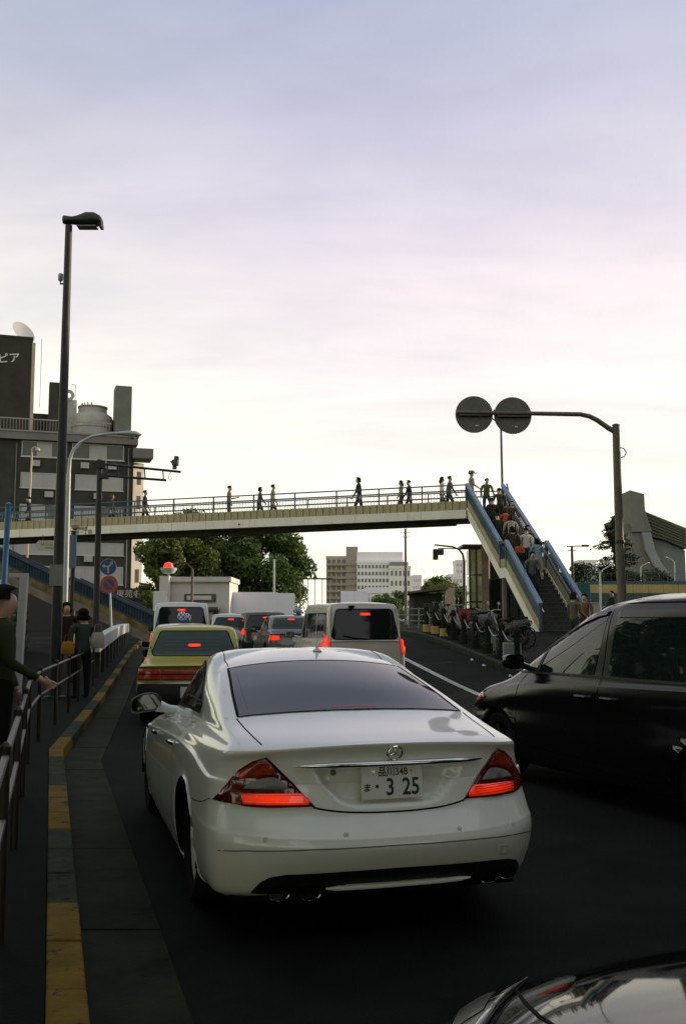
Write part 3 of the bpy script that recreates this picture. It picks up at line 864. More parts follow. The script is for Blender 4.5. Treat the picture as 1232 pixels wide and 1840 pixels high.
def build_far():
    brown = mat('block_brown', (.44, .39, .32), .85, var=.14, vscale=.15)
    white = mat('block_white', (.80, .77, .77), .85, var=.05, vscale=.1)
    pane = mat('far_pane', (.12, .12, .12), .2)
    t, W, H = facade_building('apartment_block', 'brown apartment block with rows of balconies, far beyond the footbridge', 586, 640, 1004, 330, 14, brown, 6, 9, (.15, .85, .2, .85), mat('balcony_shade', (.16, .14, .115), .7), balc=mat('balcony_tan', (.33, .28, .22), .85), rim=brown)
    wbox('stair_tower', mat('tower_tan', (.34, .30, .25), .85), t, W*.66, W*1.05, -.6, 8, 0, H+4.0)
    t, W, H = facade_building('white_office', 'long white office block with strips of dark windows, beside the brown apartment block', 641, 724, 1012, 326, 16, white, 13, 8, (.2, .8, .25, .75), pane)
    wbox('upper_storey', white, t, 0, W, 1.5, 14, H+.95, H+3.8)
    t, W, H = facade_building('white_annexe', 'low white building with a flat roof terrace, right of the long white office block', 700, 737, 1022, 318, 12, mat('block_cream', (.76, .72, .67), .85), 5, 5, (.25, .75, .3, .8), pane)
    wbox('roof_terrace', mat('terrace_dark', (.25, .23, .2), .8), t, .2, W*.9, .4, 9, H+.95, H+2.2)
    facade_building('low_hall', 'low white hall with a row of tall windows at the foot of the white office', 660, 702, 1066, 150, 10, white, 8, 1, (.25, .75, .2, .8), pane)
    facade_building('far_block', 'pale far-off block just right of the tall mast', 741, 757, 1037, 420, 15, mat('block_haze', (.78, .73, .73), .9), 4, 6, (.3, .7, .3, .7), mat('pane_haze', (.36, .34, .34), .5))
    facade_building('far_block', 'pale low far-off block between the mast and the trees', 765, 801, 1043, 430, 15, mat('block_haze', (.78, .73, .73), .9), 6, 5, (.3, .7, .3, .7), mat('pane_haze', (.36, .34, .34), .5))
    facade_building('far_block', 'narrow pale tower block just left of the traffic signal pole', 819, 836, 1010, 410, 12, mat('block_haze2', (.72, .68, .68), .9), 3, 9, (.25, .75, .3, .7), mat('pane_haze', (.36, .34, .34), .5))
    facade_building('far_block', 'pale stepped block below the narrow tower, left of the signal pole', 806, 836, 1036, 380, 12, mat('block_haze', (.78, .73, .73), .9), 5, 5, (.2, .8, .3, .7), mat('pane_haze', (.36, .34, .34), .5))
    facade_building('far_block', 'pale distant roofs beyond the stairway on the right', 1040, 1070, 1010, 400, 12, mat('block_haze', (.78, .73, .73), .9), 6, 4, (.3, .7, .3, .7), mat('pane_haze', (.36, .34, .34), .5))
def build_police_box():
    Y = 56.0; a = P(306, 1045, Y); b = P(411, 1045, Y)
    t = thing('police_box', 'small white flat-roofed police box beyond the vans', 'building', (a.x, Y, .3), 0)
    wh = mat('render_white', (.66, .63, .58), .8, var=.08, vscale=1); W = b.x-a.x; H = a.z-.3
    wbox('wall', wh, t, 0, W, .4, 5, 0, H)
    wbox('roof_edge', wh, t, -.1, W+.1, .2, 5.1, H+.002, H+.28)
    wbox('pier', wh, t, -.55, -.02, -.3, 1.2, 0, H+.30)
    dk = mat('recess_dark', (.10, .10, .085), .7)
    wbox('upper_window', dk, t, .75, W-.75, .33, .396, H*.66, H*.80)
    wbox('window_frame', wh, t, .9, W-1.0, .30, .328, H*.70, H*.77)
    wbox('canopy', mat('canopy_green', (.10, .115, .09), .6), t, .5, W-.5, -.5, .39, H*.54, H*.58)
    wbox('doorway', dk, t, .6, W-.6, .34, .394, 0, H*.52)
    wbox('door_panel', wh, t, W*.62, W*.72, .29, .336, 0, H*.5)
    # red lamp on its stem
    l = thing('red_lamp', 'glowing red globe lamp with a pale shade on the police box pier', 'lamp', (P(301, 1018, Y-.2).x, Y+.2, a.z+.28), 0)
    q = MB(); q.tube([(0, 0, -.0), (0, 0, .52)], .06, 8); q.build('stem', mat('stem_olive', (.4, .36, .22), .6), l)
    z0 = P(301, 1021, Y).z-l.location.z
    q = MB(); q.lathe([(.02, -.34), (.30, -.28), (.46, -.08), (.47, .02), (.44, .03), (.05, -.1)], 20, (0, 0, z0)); q.build('shade', mat('shade_white', (.5, .5, .48), .5), l, True)
    q = MB(); q.lathe([(.02, -.28), (.22, -.2), (.29, .02), (.22, .22), (.02, .30)], 16, (0, -.02, z0+.06)); q.build('globe', mat('globe_red', (.5, .03, .02), .3, emit=(1, .03, .01), estr=1.1), l, True)
def build_hoarding():
    wh = mat('hoarding_white', (.82, .82, .88), .7, var=.03, vscale=1)
    for nm, x0, x1, y0, Y, lab in (('hoarding', 408, 529, 1064, 58, 'long white site hoarding to the right of the police box'), ('hoarding', 276, 300, 1062, 55, 'short piece of white hoarding left of the police box'), ('hoarding', 612, 662, 1062, 62, 'white hoarding behind the roof of the beige van')):
        a = P(x0, y0, Y); b = P(x1, y0, Y)
        t = thing(nm, lab, 'hoarding', (a.x, Y, .3), 0); W = b.x-a.x; n = max(1, round(W/.9)); H = a.z-.3
        for i in range(n):
            st = .06 if (i >= n*.66 and n > 3) else 0
            wbox('panel', wh, t, W*i/n+.004, W*(i+1)/n-.004, 0, .05, 0, H-st)
        for i in range(n+1):
            wbox('post', mat('galv', (.4, .4, .38), .5, .6), t, W*i/n-.03, W*i/n+.03, .055, .11, 0, H*.95)
    # striped post at the end of the hoarding
    t = thing('striped_post', 'thin black and yellow striped post at the hoarding\'s left end', 'post', (P(404, 1070, 57).x, 57, .3), 0)
    for i in range(9): wbox('band', mat('stripe_black', (.03, .03, .03), .6) if i % 2 else mat('stripe_yellow', (.5, .36, .08), .6), t, -.07, .07, -.07, .07, i*.32, i*.32+.318)
def build_gym():
    """Concrete arena with a swept roof and a tall fin."""
    Y = 160.0; k = Y/1789
    o = P(1138, 1111, Y)
    t = thing('arena', 'grey concrete arena with a tall fin and sweeping roof at the far right', 'building', (o.x, Y, 0), 0)
    def q(px, py): return ((px-1138)*k, CAM_H+(1111-py)*k)
    conc = mat('arena_concrete', (.165, .16, .14), .85, var=.14, vscale=.25)
    pale = mat('arena_pale', (.23, .24, .24), .8, var=.1, vscale=.3)
    roof = mat('arena_roof', (.10, .098, .075), .8, var=.2, vscale=.4)
    MB().prism([q(1138, 880), q(1163.5, 887), q(1164, 915), q(1175, 955), q(1140, 956)], 0, 5, 'Y').build('fin', conc, t)
    MB().prism([q(1134, 940), q(1139.8, 941), q(1139.8, 958)], 1, 4, 'Y').build('fin_notch', conc, t)
    MB().prism([q(1140, 957), q(1156, 957), q(1162, 990), q(1176, 1018), q(1196, 1040), q(1140, 1050)], .5, 4.5, 'Y').build('buttress_web', conc, t)
    MB().prism([q(1156.2, 957), q(1172, 957), q(1179, 990), q(1190, 1013), q(1206, 1034), q(1206, 1040), q(1196.2, 1040), q(1176.4, 1018), q(1162.3, 990)], -.4, 4.6, 'Y').build('buttress', pale, t)
    q2 = [q(1165, 914), q(1245, 947), q(1245, 985), q(1205, 968), q(1180, 962), q(1172, 940)]
    MB().prism(q2, 2, 26, 'Y').build('roof', roof, t)
    for i in range(6):
        f = i/6
        a = q(1172+4*f, 920+38*f); b = q(1244, 953+28*f)
        m = MB(); m.bar((a[0], 1.85, a[1]), (b[0], 1.85, b[1]), .25, .22); m.build('roof_rib', mat('roof_rib', (.105, .10, .08), .8), t)
    MB().prism([q(1172, 958), q(1180, 964), q(1206, 970), q(1245, 987), q(1245, 1065), q(1207, 1065), q(1206, 1036), q(1190, 1013), q(1180, 990)], 3, 24, 'Y').build('hall_wall', mat('hall_grey', (.15, .165, .16), .8, var=.12, vscale=.3), t)
    MB().prism([q(1118, 967), q(1130, 964), q(1140, 958), q(1140, 963), q(1118, 970)], 4, 18, 'Y').build('far_roof', roof, t)
    MB().prism([q(1082, 985), q(1088, 966), q(1098, 968), q(1104, 1010), q(1080, 1015)], 40, 50, 'Y').build('far_wall', mat('hall_grey', (.15, .165, .16)), t)
    MB().box(-6, 40, 12, 60, 0, 4).build('plinth', conc, t)
def build_right_side():
    # teal and yellow barrier beyond the right pavement
    Y = 62.0
    a = P(1055, 1062, Y); b = P(1300, 1062, Y)
    t = thing('barrier_wall', 'long teal barrier with a yellow band, in front of the arena', 'wall', (a.x, Y, 1.0), 0); W = b.x-a.x
    n = 9
    for i in range(n):
        wbox('panel', mat('barrier_teal', (.04, .075, .07), .7, var=.2, vscale=1), t, W*i/n+.01, W*(i+1)/n-.01, 0, .2, 0, a.z-1-.12)
        wbox('yellow_panel', mat('barrier_yellow', (.40, .30, .10), .7, var=.15, vscale=1), t, W*i/n+.01, W*(i+1)/n-.01, .02, .18, a.z-1-.118, a.z-1+.40)
        wbox('blue_panel', mat('barrier_blue', (.05, .09, .12), .7), t, W*i/n+.01, W*(i+1)/n-.01, .04, .16, a.z-1+.402, a.z-1+.62)
    q = MB()
    for i in range(int(W/.5)): q.box(i*.5, i*.5+.02, .08, .10, a.z-1+.62, a.z-1+1.1)
    q.box(0, W, .07, .09, a.z-1+1.1, a.z-1+1.12); q.build('mesh_fence', mat('fence_dull', (.10, .11, .10), .7), t, kind='stuff')
    p = P(1045, 1047, 45); g = thing('teal_cabinet', 'teal cabinet beside the foot of the right stairway', 'cabinet', (p.x, 45, gz(p.x, 45)+.14), 0)
    hh = p.z-g.location.z
    wbox('casing', mat('cabinet_teal', (.02, .10, .10), .5), g, -.25, .32, -.2, .3, .08, hh, .02); wbox('plinth', mat('grey_conc', (.2, .2, .19), .8), g, -.27, .34, -.22, .32, 0, .078)
    p = P(1065, 1050, 44); g = thing('grey_post', 'pale square gatepost right of the teal cabinet', 'post', (p.x, 44, gz(p.x, 44)+.14), 0)
    wbox('shaft', mat('post_pale', (.36, .36, .33), .8), g, -.18, .18, -.18, .18, 0, 1.0, .02); wbox('cap', mat('post_pale', (.36, .36, .33), .8), g, -.21, .21, -.21, .21, 1.002, 1.06, .01)
    # glass lift shaft under the stair
    Yl = 47.5; a = P(843, 985, Yl); b = P(900, 985, Yl)
    t = thing('lift_shaft', 'greenish glass lift shaft standing behind the right stairway', 'lift', (a.x, Yl, gz(a.x, Yl)), 0)
    W = b.x-a.x; H = a.z-t.location.z
    gl = mat('lift_glass', (.42, .42, .24), .10, var=.5, vscale=.9, spec=.6); fr = mat('lift_frame', (.06, .065, .05), .5)  # pane colour lightened to stand for warm reflections in the glass
    for i in range(3):
        for r in range(3):
            wbox('glass_pane', gl, t, W*.62*i/3+.05, W*.62*(i+1)/3-.05, .02, .05, H*r/3+.05, H*(r+1)/3-.05)
            wbox('glass_pane', gl, t, .02, .05, W*i/3+.08, W*(i+1)/3-.02, H*r/3+.05, H*(r+1)/3-.05)
    for i in range(4): wbox('mullion', fr, t, W*.62*i/3-.045, W*.62*i/3+.045, .0, .09, 0, H)
    for r in range(4): wbox('transom', fr, t, .05, W*.62-.05, .012, .075, max(0, H*r/3-.045), H*r/3+.045)
    wbox('shaft_core', mat('core_green', (.022, .035, .026), .8, var=.3, vscale=1), t, W*.62+.05, W, -.02, W, 0, H)
    wbox('inner_wall', mat('core_pale', (.26, .23, .12), .8, var=.3, vscale=1.4), t, .3, W*.55, .8, .9, 0, H*.9)
    wbox('roof', fr, t, -.35, W+.15, -.25, W+.2, H+.05, H+.17)
    # store under the stair
    Ys = 45.5; a = P(897, 1040, Ys); b = P(946, 1040, Ys)
    t = thing('store_hut', 'dark green store hut tucked under the right stairway', 'hut', (a.x, Ys, gz(a.x, Ys)+.1), 0); W = b.x-a.x; H = a.z-t.location.z
    hm = mat('hut_green', (.018, .026, .019), .85, var=.3, vscale=1.5)
    wbox('wall', hm, t, 0, W, 0, 2.2, 0, H); wbox('roof', mat('hut_roof', (.05, .05, .042), .8), t, -.1, W+.1, -.15, 2.3, H+.002, H+.09)
    for i in range(3): wbox('door_leaf', mat('hut_door', (.03, .04, .03), .75, var=.2, vscale=3), t, W*i/3+.04, W*(i+1)/3-.04, -.05, -.004, .05, H-.15)
    # low pavilion
    Yp = 64.0; a = P(738, 1056, Yp); b = P(800, 1056, Yp)
    t = thing('pavilion', 'low dark pavilion with a sloping roof beyond the parked bicycles', 'building', (a.x, Yp, 1.0), 0); W = b.x-a.x; H = a.z-1.0
    wbox('wall', mat('pav_dark', (.035, .045, .03), .8, var=.3, vscale=.8), t, .2, W-.1, .3, 5, 0, H-.35)
    q = MB(); q.hexa([(-.5, -.4, H-.42), (W+.1, -.4, H-.1), (W+.1, 5.6, H-.1), (-.5, 5.6, H-.42), (-.5, -.4, H-.30), (W+.1, -.4, H+.06), (W+.1, 5.6, H+.06), (-.5, 5.6, H-.30)]); q.build('roof', mat('pav_roof', (.10, .085, .06), .8), t)
    wbox('pillar', mat('pav_pillar', (.38, .28, .22), .8, var=.1, vscale=1), t, W-.05, W+.55, -.3, .25, 0, H)
    # guard rail by the crossing
    t = thing('guard_rail', 'low grey pedestrian guard rail left of the bollards, below the pavilion', 'railing', (P(716, 1100, 48).x, 48, gz(3, 48)+.1), 0)
    L = P(770, 1100, 48).x-P(716, 1100, 48).x
    for i in range(4): wbox('post', mat('guard_grey', (.25, .26, .24), .6), t, L*i/3-.03, L*i/3+.03, -.03, .03, 0, .95)
    for z in (.9, .6, .32):
        q = MB(); q.tube([(0, 0, z), (L, 0, z)], .028, 8); q.build('rail', mat('guard_grey', (.25, .26, .24)), t)
build_left_building(); build_tower(); build_far(); build_police_box(); build_hoarding(); build_gym(); build_right_side()
# ------------------------------------------------------------------ trees
LEAF = {}
def leaf_mat(name, c1, c2):
    if name in LEAF: return LEAF[name]
    m = bpy.data.materials.new(name); m.use_nodes = True
    N = m.node_tree.nodes; L = m.node_tree.links; b = N['Principled BSDF']
    g = N.new('ShaderNodeNewGeometry'); r = N.new('ShaderNodeValToRGB'); L.new(g.outputs['Random Per Island'], r.inputs[0])
    r.color_ramp.elements[0].color = (*c1, 1); r.color_ramp.elements[1].color = (*c2, 1)
    L.new(r.outputs[0], b.inputs['Base Color']); b.inputs['Roughness'].default_value = .6
    tr = N.new('ShaderNodeBsdfTranslucent'); L.new(r.outputs[0], tr.inputs[0])
    mx = N.new('ShaderNodeMixShader'); mx.inputs[0].default_value = .35
    L.new(b.outputs[0], mx.inputs[1]); L.new(tr.outputs[0], mx.inputs[2]); L.new(mx.outputs[0], N['Material Output'].inputs[0])
    LEAF[name] = m; return m
BARK = mat('bark', (.045, .036, .026), .95, var=.4, vscale=5, bump=.5, bscale=12)
def tree_parts(t, H, crown_r, crown_z0, nleaf, leaf, m, rnd, trunk_r=.22, clumps=26, flat=1.0):
    """Tapered trunk, limbs, and a crown of small leaf faces gathered in clumps round the limb ends."""
    q = MB()
    cz = (crown_z0+H)/2; ch = (H-crown_z0)/2
    top = Vector((rnd.uniform(-.2, .2), rnd.uniform(-.2, .2), crown_z0+ch*.9))
    q.tube([(0, 0, -.1), (rnd.uniform(-.05, .05), 0, crown_z0*.5), (top.x*.5, top.y*.5, crown_z0), top], [trunk_r*1.25, trunk_r, trunk_r*.8, trunk_r*.25], 9)
    tr = q.build('trunk', BARK, t, True)
    cs = []; lim = MB()
    for i in range(clumps):
        a = rnd.uniform(0, 2*math.pi); u = rnd.uniform(-.92, 1.0); rad = math.sqrt(max(0.05, 1-u*u*.85))
        rr_ = rad*rnd.uniform(.45, .92)
        c = Vector((math.cos(a)*rr_*crown_r, math.sin(a)*rr_*crown_r*flat, cz+u*ch*.84))
        cs.append((c, crown_r*rnd.uniform(.24, .42)))
        if i % 2 == 0:
            s = Vector((0, 0, crown_z0*.85+ (top.z-crown_z0*.85)*rnd.uniform(0, .75)))
            lim.tube([s, s.lerp(c, .5)+Vector((0, 0, .15)), c], [trunk_r*.42, trunk_r*.22, trunk_r*.06], 5)
    lim.build('limbs', BARK, tr, True)
    v = []; f = []
    for i in range(nleaf):
        c, r = cs[rnd.randrange(len(cs))]
        d = Vector((rnd.gauss(0, 1), rnd.gauss(0, 1), rnd.gauss(0, 1))).normalized()*r*(rnd.random()**.42)
        d.z *= .75
        p = c+d
        n = (d.normalized()*.5+Vector((rnd.gauss(0, 1), rnd.gauss(0, 1), rnd.gauss(0, 1)))*.6+Vector((0, 0, .5))).normalized()
        u = n.orthogonal().normalized(); u = (u*math.cos(i)+n.cross(u)*math.sin(i)); w = n.cross(u)
        s = leaf*rnd.uniform(.6, 1.3); o = len(v)
        v += [p-u*s, p+w*s*.5, p+u*s, p-w*s*.5]; f.append((o, o+1, o+2, o+3))
    me = bpy.data.meshes.new('crown'); me.from_pydata([tuple(x) for x in v], [], f); me.materials.append(m)
    c = bpy.data.objects.new('crown', me); COL.objects.link(c); c.parent = t
    return t
def tree(label, x, y, H, cr, z0, n=9000, leaf=.16, m=None, seed=1, tr=.22, base=None, group=None, clumps=26, rz=0, name='tree'):
    t = thing(name, label, 'tree', (x, y, base if base is not None else gz(x, y)), rz, group)
    return tree_parts(t, H, cr, z0, n, leaf, m, random.Random(seed), tr, clumps)
G1 = leaf_mat('leaf_green', (.022, .055, .010), (.12, .19, .026))
G2 = leaf_mat('leaf_olive', (.026, .055, .010), (.17, .20, .026))
G3 = leaf_mat('leaf_dark', (.012, .026, .010), (.035, .06, .018))
def build_trees():
    x = P(332, 1000, 74).x; tree('broad green tree behind the police box, its top rising above the footbridge rail', x, 74, 9.2, 3.2, 1.8, 26000, .17, G2, 3, .3, clumps=46)
    x = P(290, 1000, 70).x; tree('green tree left of the police box, below the footbridge', x, 70, 7.6, 1.7, 1.0, 9000, .15, G2, 5, .22, clumps=30)
    x = P(400, 1020, 79).x; tree('dark green tree directly behind the hoarding\'s left end', x, 79, 9.0, 3.6, 1.6, 16000, .16, G1, 7, .28, clumps=36)
    x = P(476, 1010, 76).x; tree('large rounded green tree behind the white hoarding, under the middle of the footbridge', x, 76, 9.0, 3.7, 1.4, 24000, .17, G1, 9, .32, clumps=44)
    # right of centre
    for i, (px, top, Y, r, lab) in enumerate(((772, 1045, 90, 1.5, 'slim young tree left of the pavilion roof'), (786, 1037, 96, 2.0, 'pointed green tree rising behind the pavilion'), (815, 1050, 78, 1.9, 'leafy bush-like tree between the pavilion and the signal pole'), (828, 1060, 66, 1.6, 'low leafy tree in front of the glass lift shaft'), (708, 1060, 110, 1.5, 'small green tree before the low white hall'), (690, 1066, 100, 2.2, 'low green tree beside the white hall and the beige van'))):
        p = P(px, top, Y); tree(lab, p.x, Y, p.z-1.0, r, .3, 4500, .13, G1 if i % 2 else G2, 20+i, .1, base=1.0, clumps=16)
    for i, (px, top, Y, r, lab) in enumerate(((1065, 1012, 95, 3.4, 'low dark tree behind the foot of the stairway'), (1170, 1020, 120, 3.2, 'dark shrubby tree at the foot of the arena'), (1025, 1025, 100, 3.0, 'dark low tree seen past the stairway rail'))):
        p = P(px, top, Y); tree(lab, p.x, Y, p.z-1.0, r, .4, 6000, .18, G3, 40+i, .15, base=1.0, clumps=20)
    # cedar beside the arena
    p = P(1102, 928, 92); t = thing('cedar_tree', 'tall pointed cedar with layered branches, beside the arena fin', 'tree', (p.x, 92, 1.0), 0)
    H = p.z-1.0; rnd = random.Random(5); q = MB(); q.tube([(0, 0, 0), (0, 0, H*.6), (.1, 0, H)], [.3, .18, .03], 8); tr = q.build('trunk', BARK, t, True)
    v = []; f = []; lim = MB()
    for k in range(90):
        u = (k+.5)/90; z = H*(.10+.90*u); rad = (1-u)**.8*4.0*rnd.uniform(.65, 1.1)+.15; a = rnd.uniform(0, 6.283)
        e = Vector((math.cos(a)*rad, math.sin(a)*rad, z-.06*rad)); lim.tube([(0, 0, z+.1), e], [.04, .01], 4)
        for j in range(int(40+170*(1-u))):
            s = rnd.random()**.6; p0 = Vector((0, 0, z)).lerp(e, s)+Vector((rnd.gauss(0, .12+.12*rad*.4), rnd.gauss(0, .12+.12*rad*.4), rnd.gauss(0, .10)))
            n = Vector((rnd.gauss(0, .5), rnd.gauss(0, .5), 1)).normalized(); uu = n.orthogonal().normalized(); th = rnd.random()*6.28; uu = uu*math.cos(th)+n.cross(uu)*math.sin(th); w = n.cross(uu); sz = rnd.uniform(.08, .2); o = len(v)
            v += [p0-uu*sz, p0+w*sz*.45, p0+uu*sz, p0-w*sz*.45]; f.append((o, o+1, o+2, o+3))
    lim.build('limbs', BARK, tr, True)
    me = bpy.data.meshes.new('crown'); me.from_pydata([tuple(x) for x in v], [], f); me.materials.append(G3)
    c = bpy.data.objects.new('crown', me); COL.objects.link(c); c.parent = t
    # street trees out of view: left ones for car reflections, others added to shade foreground
    first = None
    spots = ((-10.0, 7.5, 0), (-8.0, 2.5, 1.1), (-7.5, -1.5, 2.3), (-6.5, -5.0, 3.0), (-18.5, 19.5, .7), (-3.0, -4.2, 4), (15.5, 20, 5), (16.5, 27, .4), (19.5, 35, 1.9), (13.5, 13, 2.8), (25.5, 42, 3.3), (9.5, -3.2, .2), (12.0, 6, 1.2), (24, 30, 2.2), (3.4, -5.2, 5.2))
    labs = ('street tree set back behind the left pavement, level with the white saloon', 'street tree on the left pavement across from the white saloon', 'street tree on the left pavement beside the camera', 'street tree on the left pavement behind the camera', 'street tree on the left pavement near the tall lamp', 'unseen street tree added for shade, behind the camera on the left', 'unseen street tree added to block the sun, on the right pavement past the black people carrier', 'unseen street tree added to block the sun, on the right pavement short of the round signs', 'unseen street tree added to block the sun, on the right pavement near the stairway', 'unseen street tree added to block the sun, on the right pavement level with the black people carrier', 'unseen street tree added to block the sun, on the right pavement beyond the stairway', 'unseen street tree added for shade, behind the camera on the right', 'unseen street tree added to block the sun, on the right pavement close by the camera', 'unseen street tree added to block the sun, set back on the right behind the kerb row', 'unseen street tree added for shade, in the roadside behind the camera')
    for (x, y, a), lab in zip(spots, labs):
        if first is None:
            first = tree(lab, x, y, 10.5, 4.2, 2.6, 9000, .26, G3, 77, .24, group='street trees along the road', clumps=34, base=.13, name='street_tree')
            t = first
        else:
            t = copy_tree(first); t['label'] = lab
        t.location = (x, y, gz(x, y)+.13); t.rotation_euler = (0, 0, a); s = 1.0 if (y < -3 and x > -4) else 1.15 if x < -7.6 and y > 2 and y < 9 else 1+.12*math.sin(a*5); t.scale = (s, s, s)
    # clipped hedges: one in view, the others unseen and added to block light
    rnd = random.Random(8); v = []; f = []
    for i in range(9000):
        x = rnd.uniform(-1.2, 1.2); y = rnd.uniform(0, 17); z = rnd.uniform(0, 1.7)
        k = rnd.random()
        if k < .4: z = 1.7+rnd.gauss(0, .06)
        elif k < .9: x = 1.2*rnd.choice((-1, 1))+rnd.gauss(0, .06)
        n = Vector((rnd.gauss(0, 1), rnd.gauss(0, 1), rnd.gauss(0, 1))).normalized(); u = n.orthogonal().normalized(); w = n.cross(u); s = rnd.uniform(.05, .13); o = len(v); p0 = Vector((x, y, z))
        v += [p0-u*s, p0+w*s*.6, p0+u*s, p0-w*s*.6]; f.append((o, o+1, o+2, o+3))
    h = thing('hedge', 'dark clipped hedge along the back of the left pavement', 'hedge', (-9.6, 21, .2), R(12))
    me = bpy.data.meshes.new('leaves'); me.from_pydata([tuple(x) for x in v], [], f); me.materials.append(G3); c = bpy.data.objects.new('foliage', me); COL.objects.link(c); c.parent = h
    h2 = thing('hedge', 'unseen hedge added to darken car reflections, behind the left pavement level with the white saloon', 'hedge', (-8.6, 1.0, .2), R(2)); h2.scale = (1, 1, 1.35)  # unseen hedge, added so the car sides reflect something dark
    c2 = bpy.data.objects.new('foliage', me); COL.objects.link(c2); c2.parent = h2
    for (hx, hy, ha, hz, hl) in ((11.5, -4.0, -4, 2.3, 'unseen tall hedge added to block the low sun, behind the right pavement beside the black car'), (11.0, 12.6, 2, 2.1, 'unseen tall hedge added to block the low sun, behind the right pavement past the people carrier')):  # unseen hedges added to keep low sun off the near road
        h3 = thing('hedge', hl, 'hedge', (hx, hy, .13), R(ha)); h3.scale = (1, 1 if hy < 0 else .45, hz)
        c3 = bpy.data.objects.new('foliage', me); COL.objects.link(c3); c3.parent = h3
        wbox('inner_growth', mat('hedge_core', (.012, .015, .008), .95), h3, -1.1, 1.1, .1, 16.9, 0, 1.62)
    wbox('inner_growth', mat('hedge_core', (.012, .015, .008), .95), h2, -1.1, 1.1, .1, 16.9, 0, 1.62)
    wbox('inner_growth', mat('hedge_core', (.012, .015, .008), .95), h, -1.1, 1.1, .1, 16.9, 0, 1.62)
build_trees()

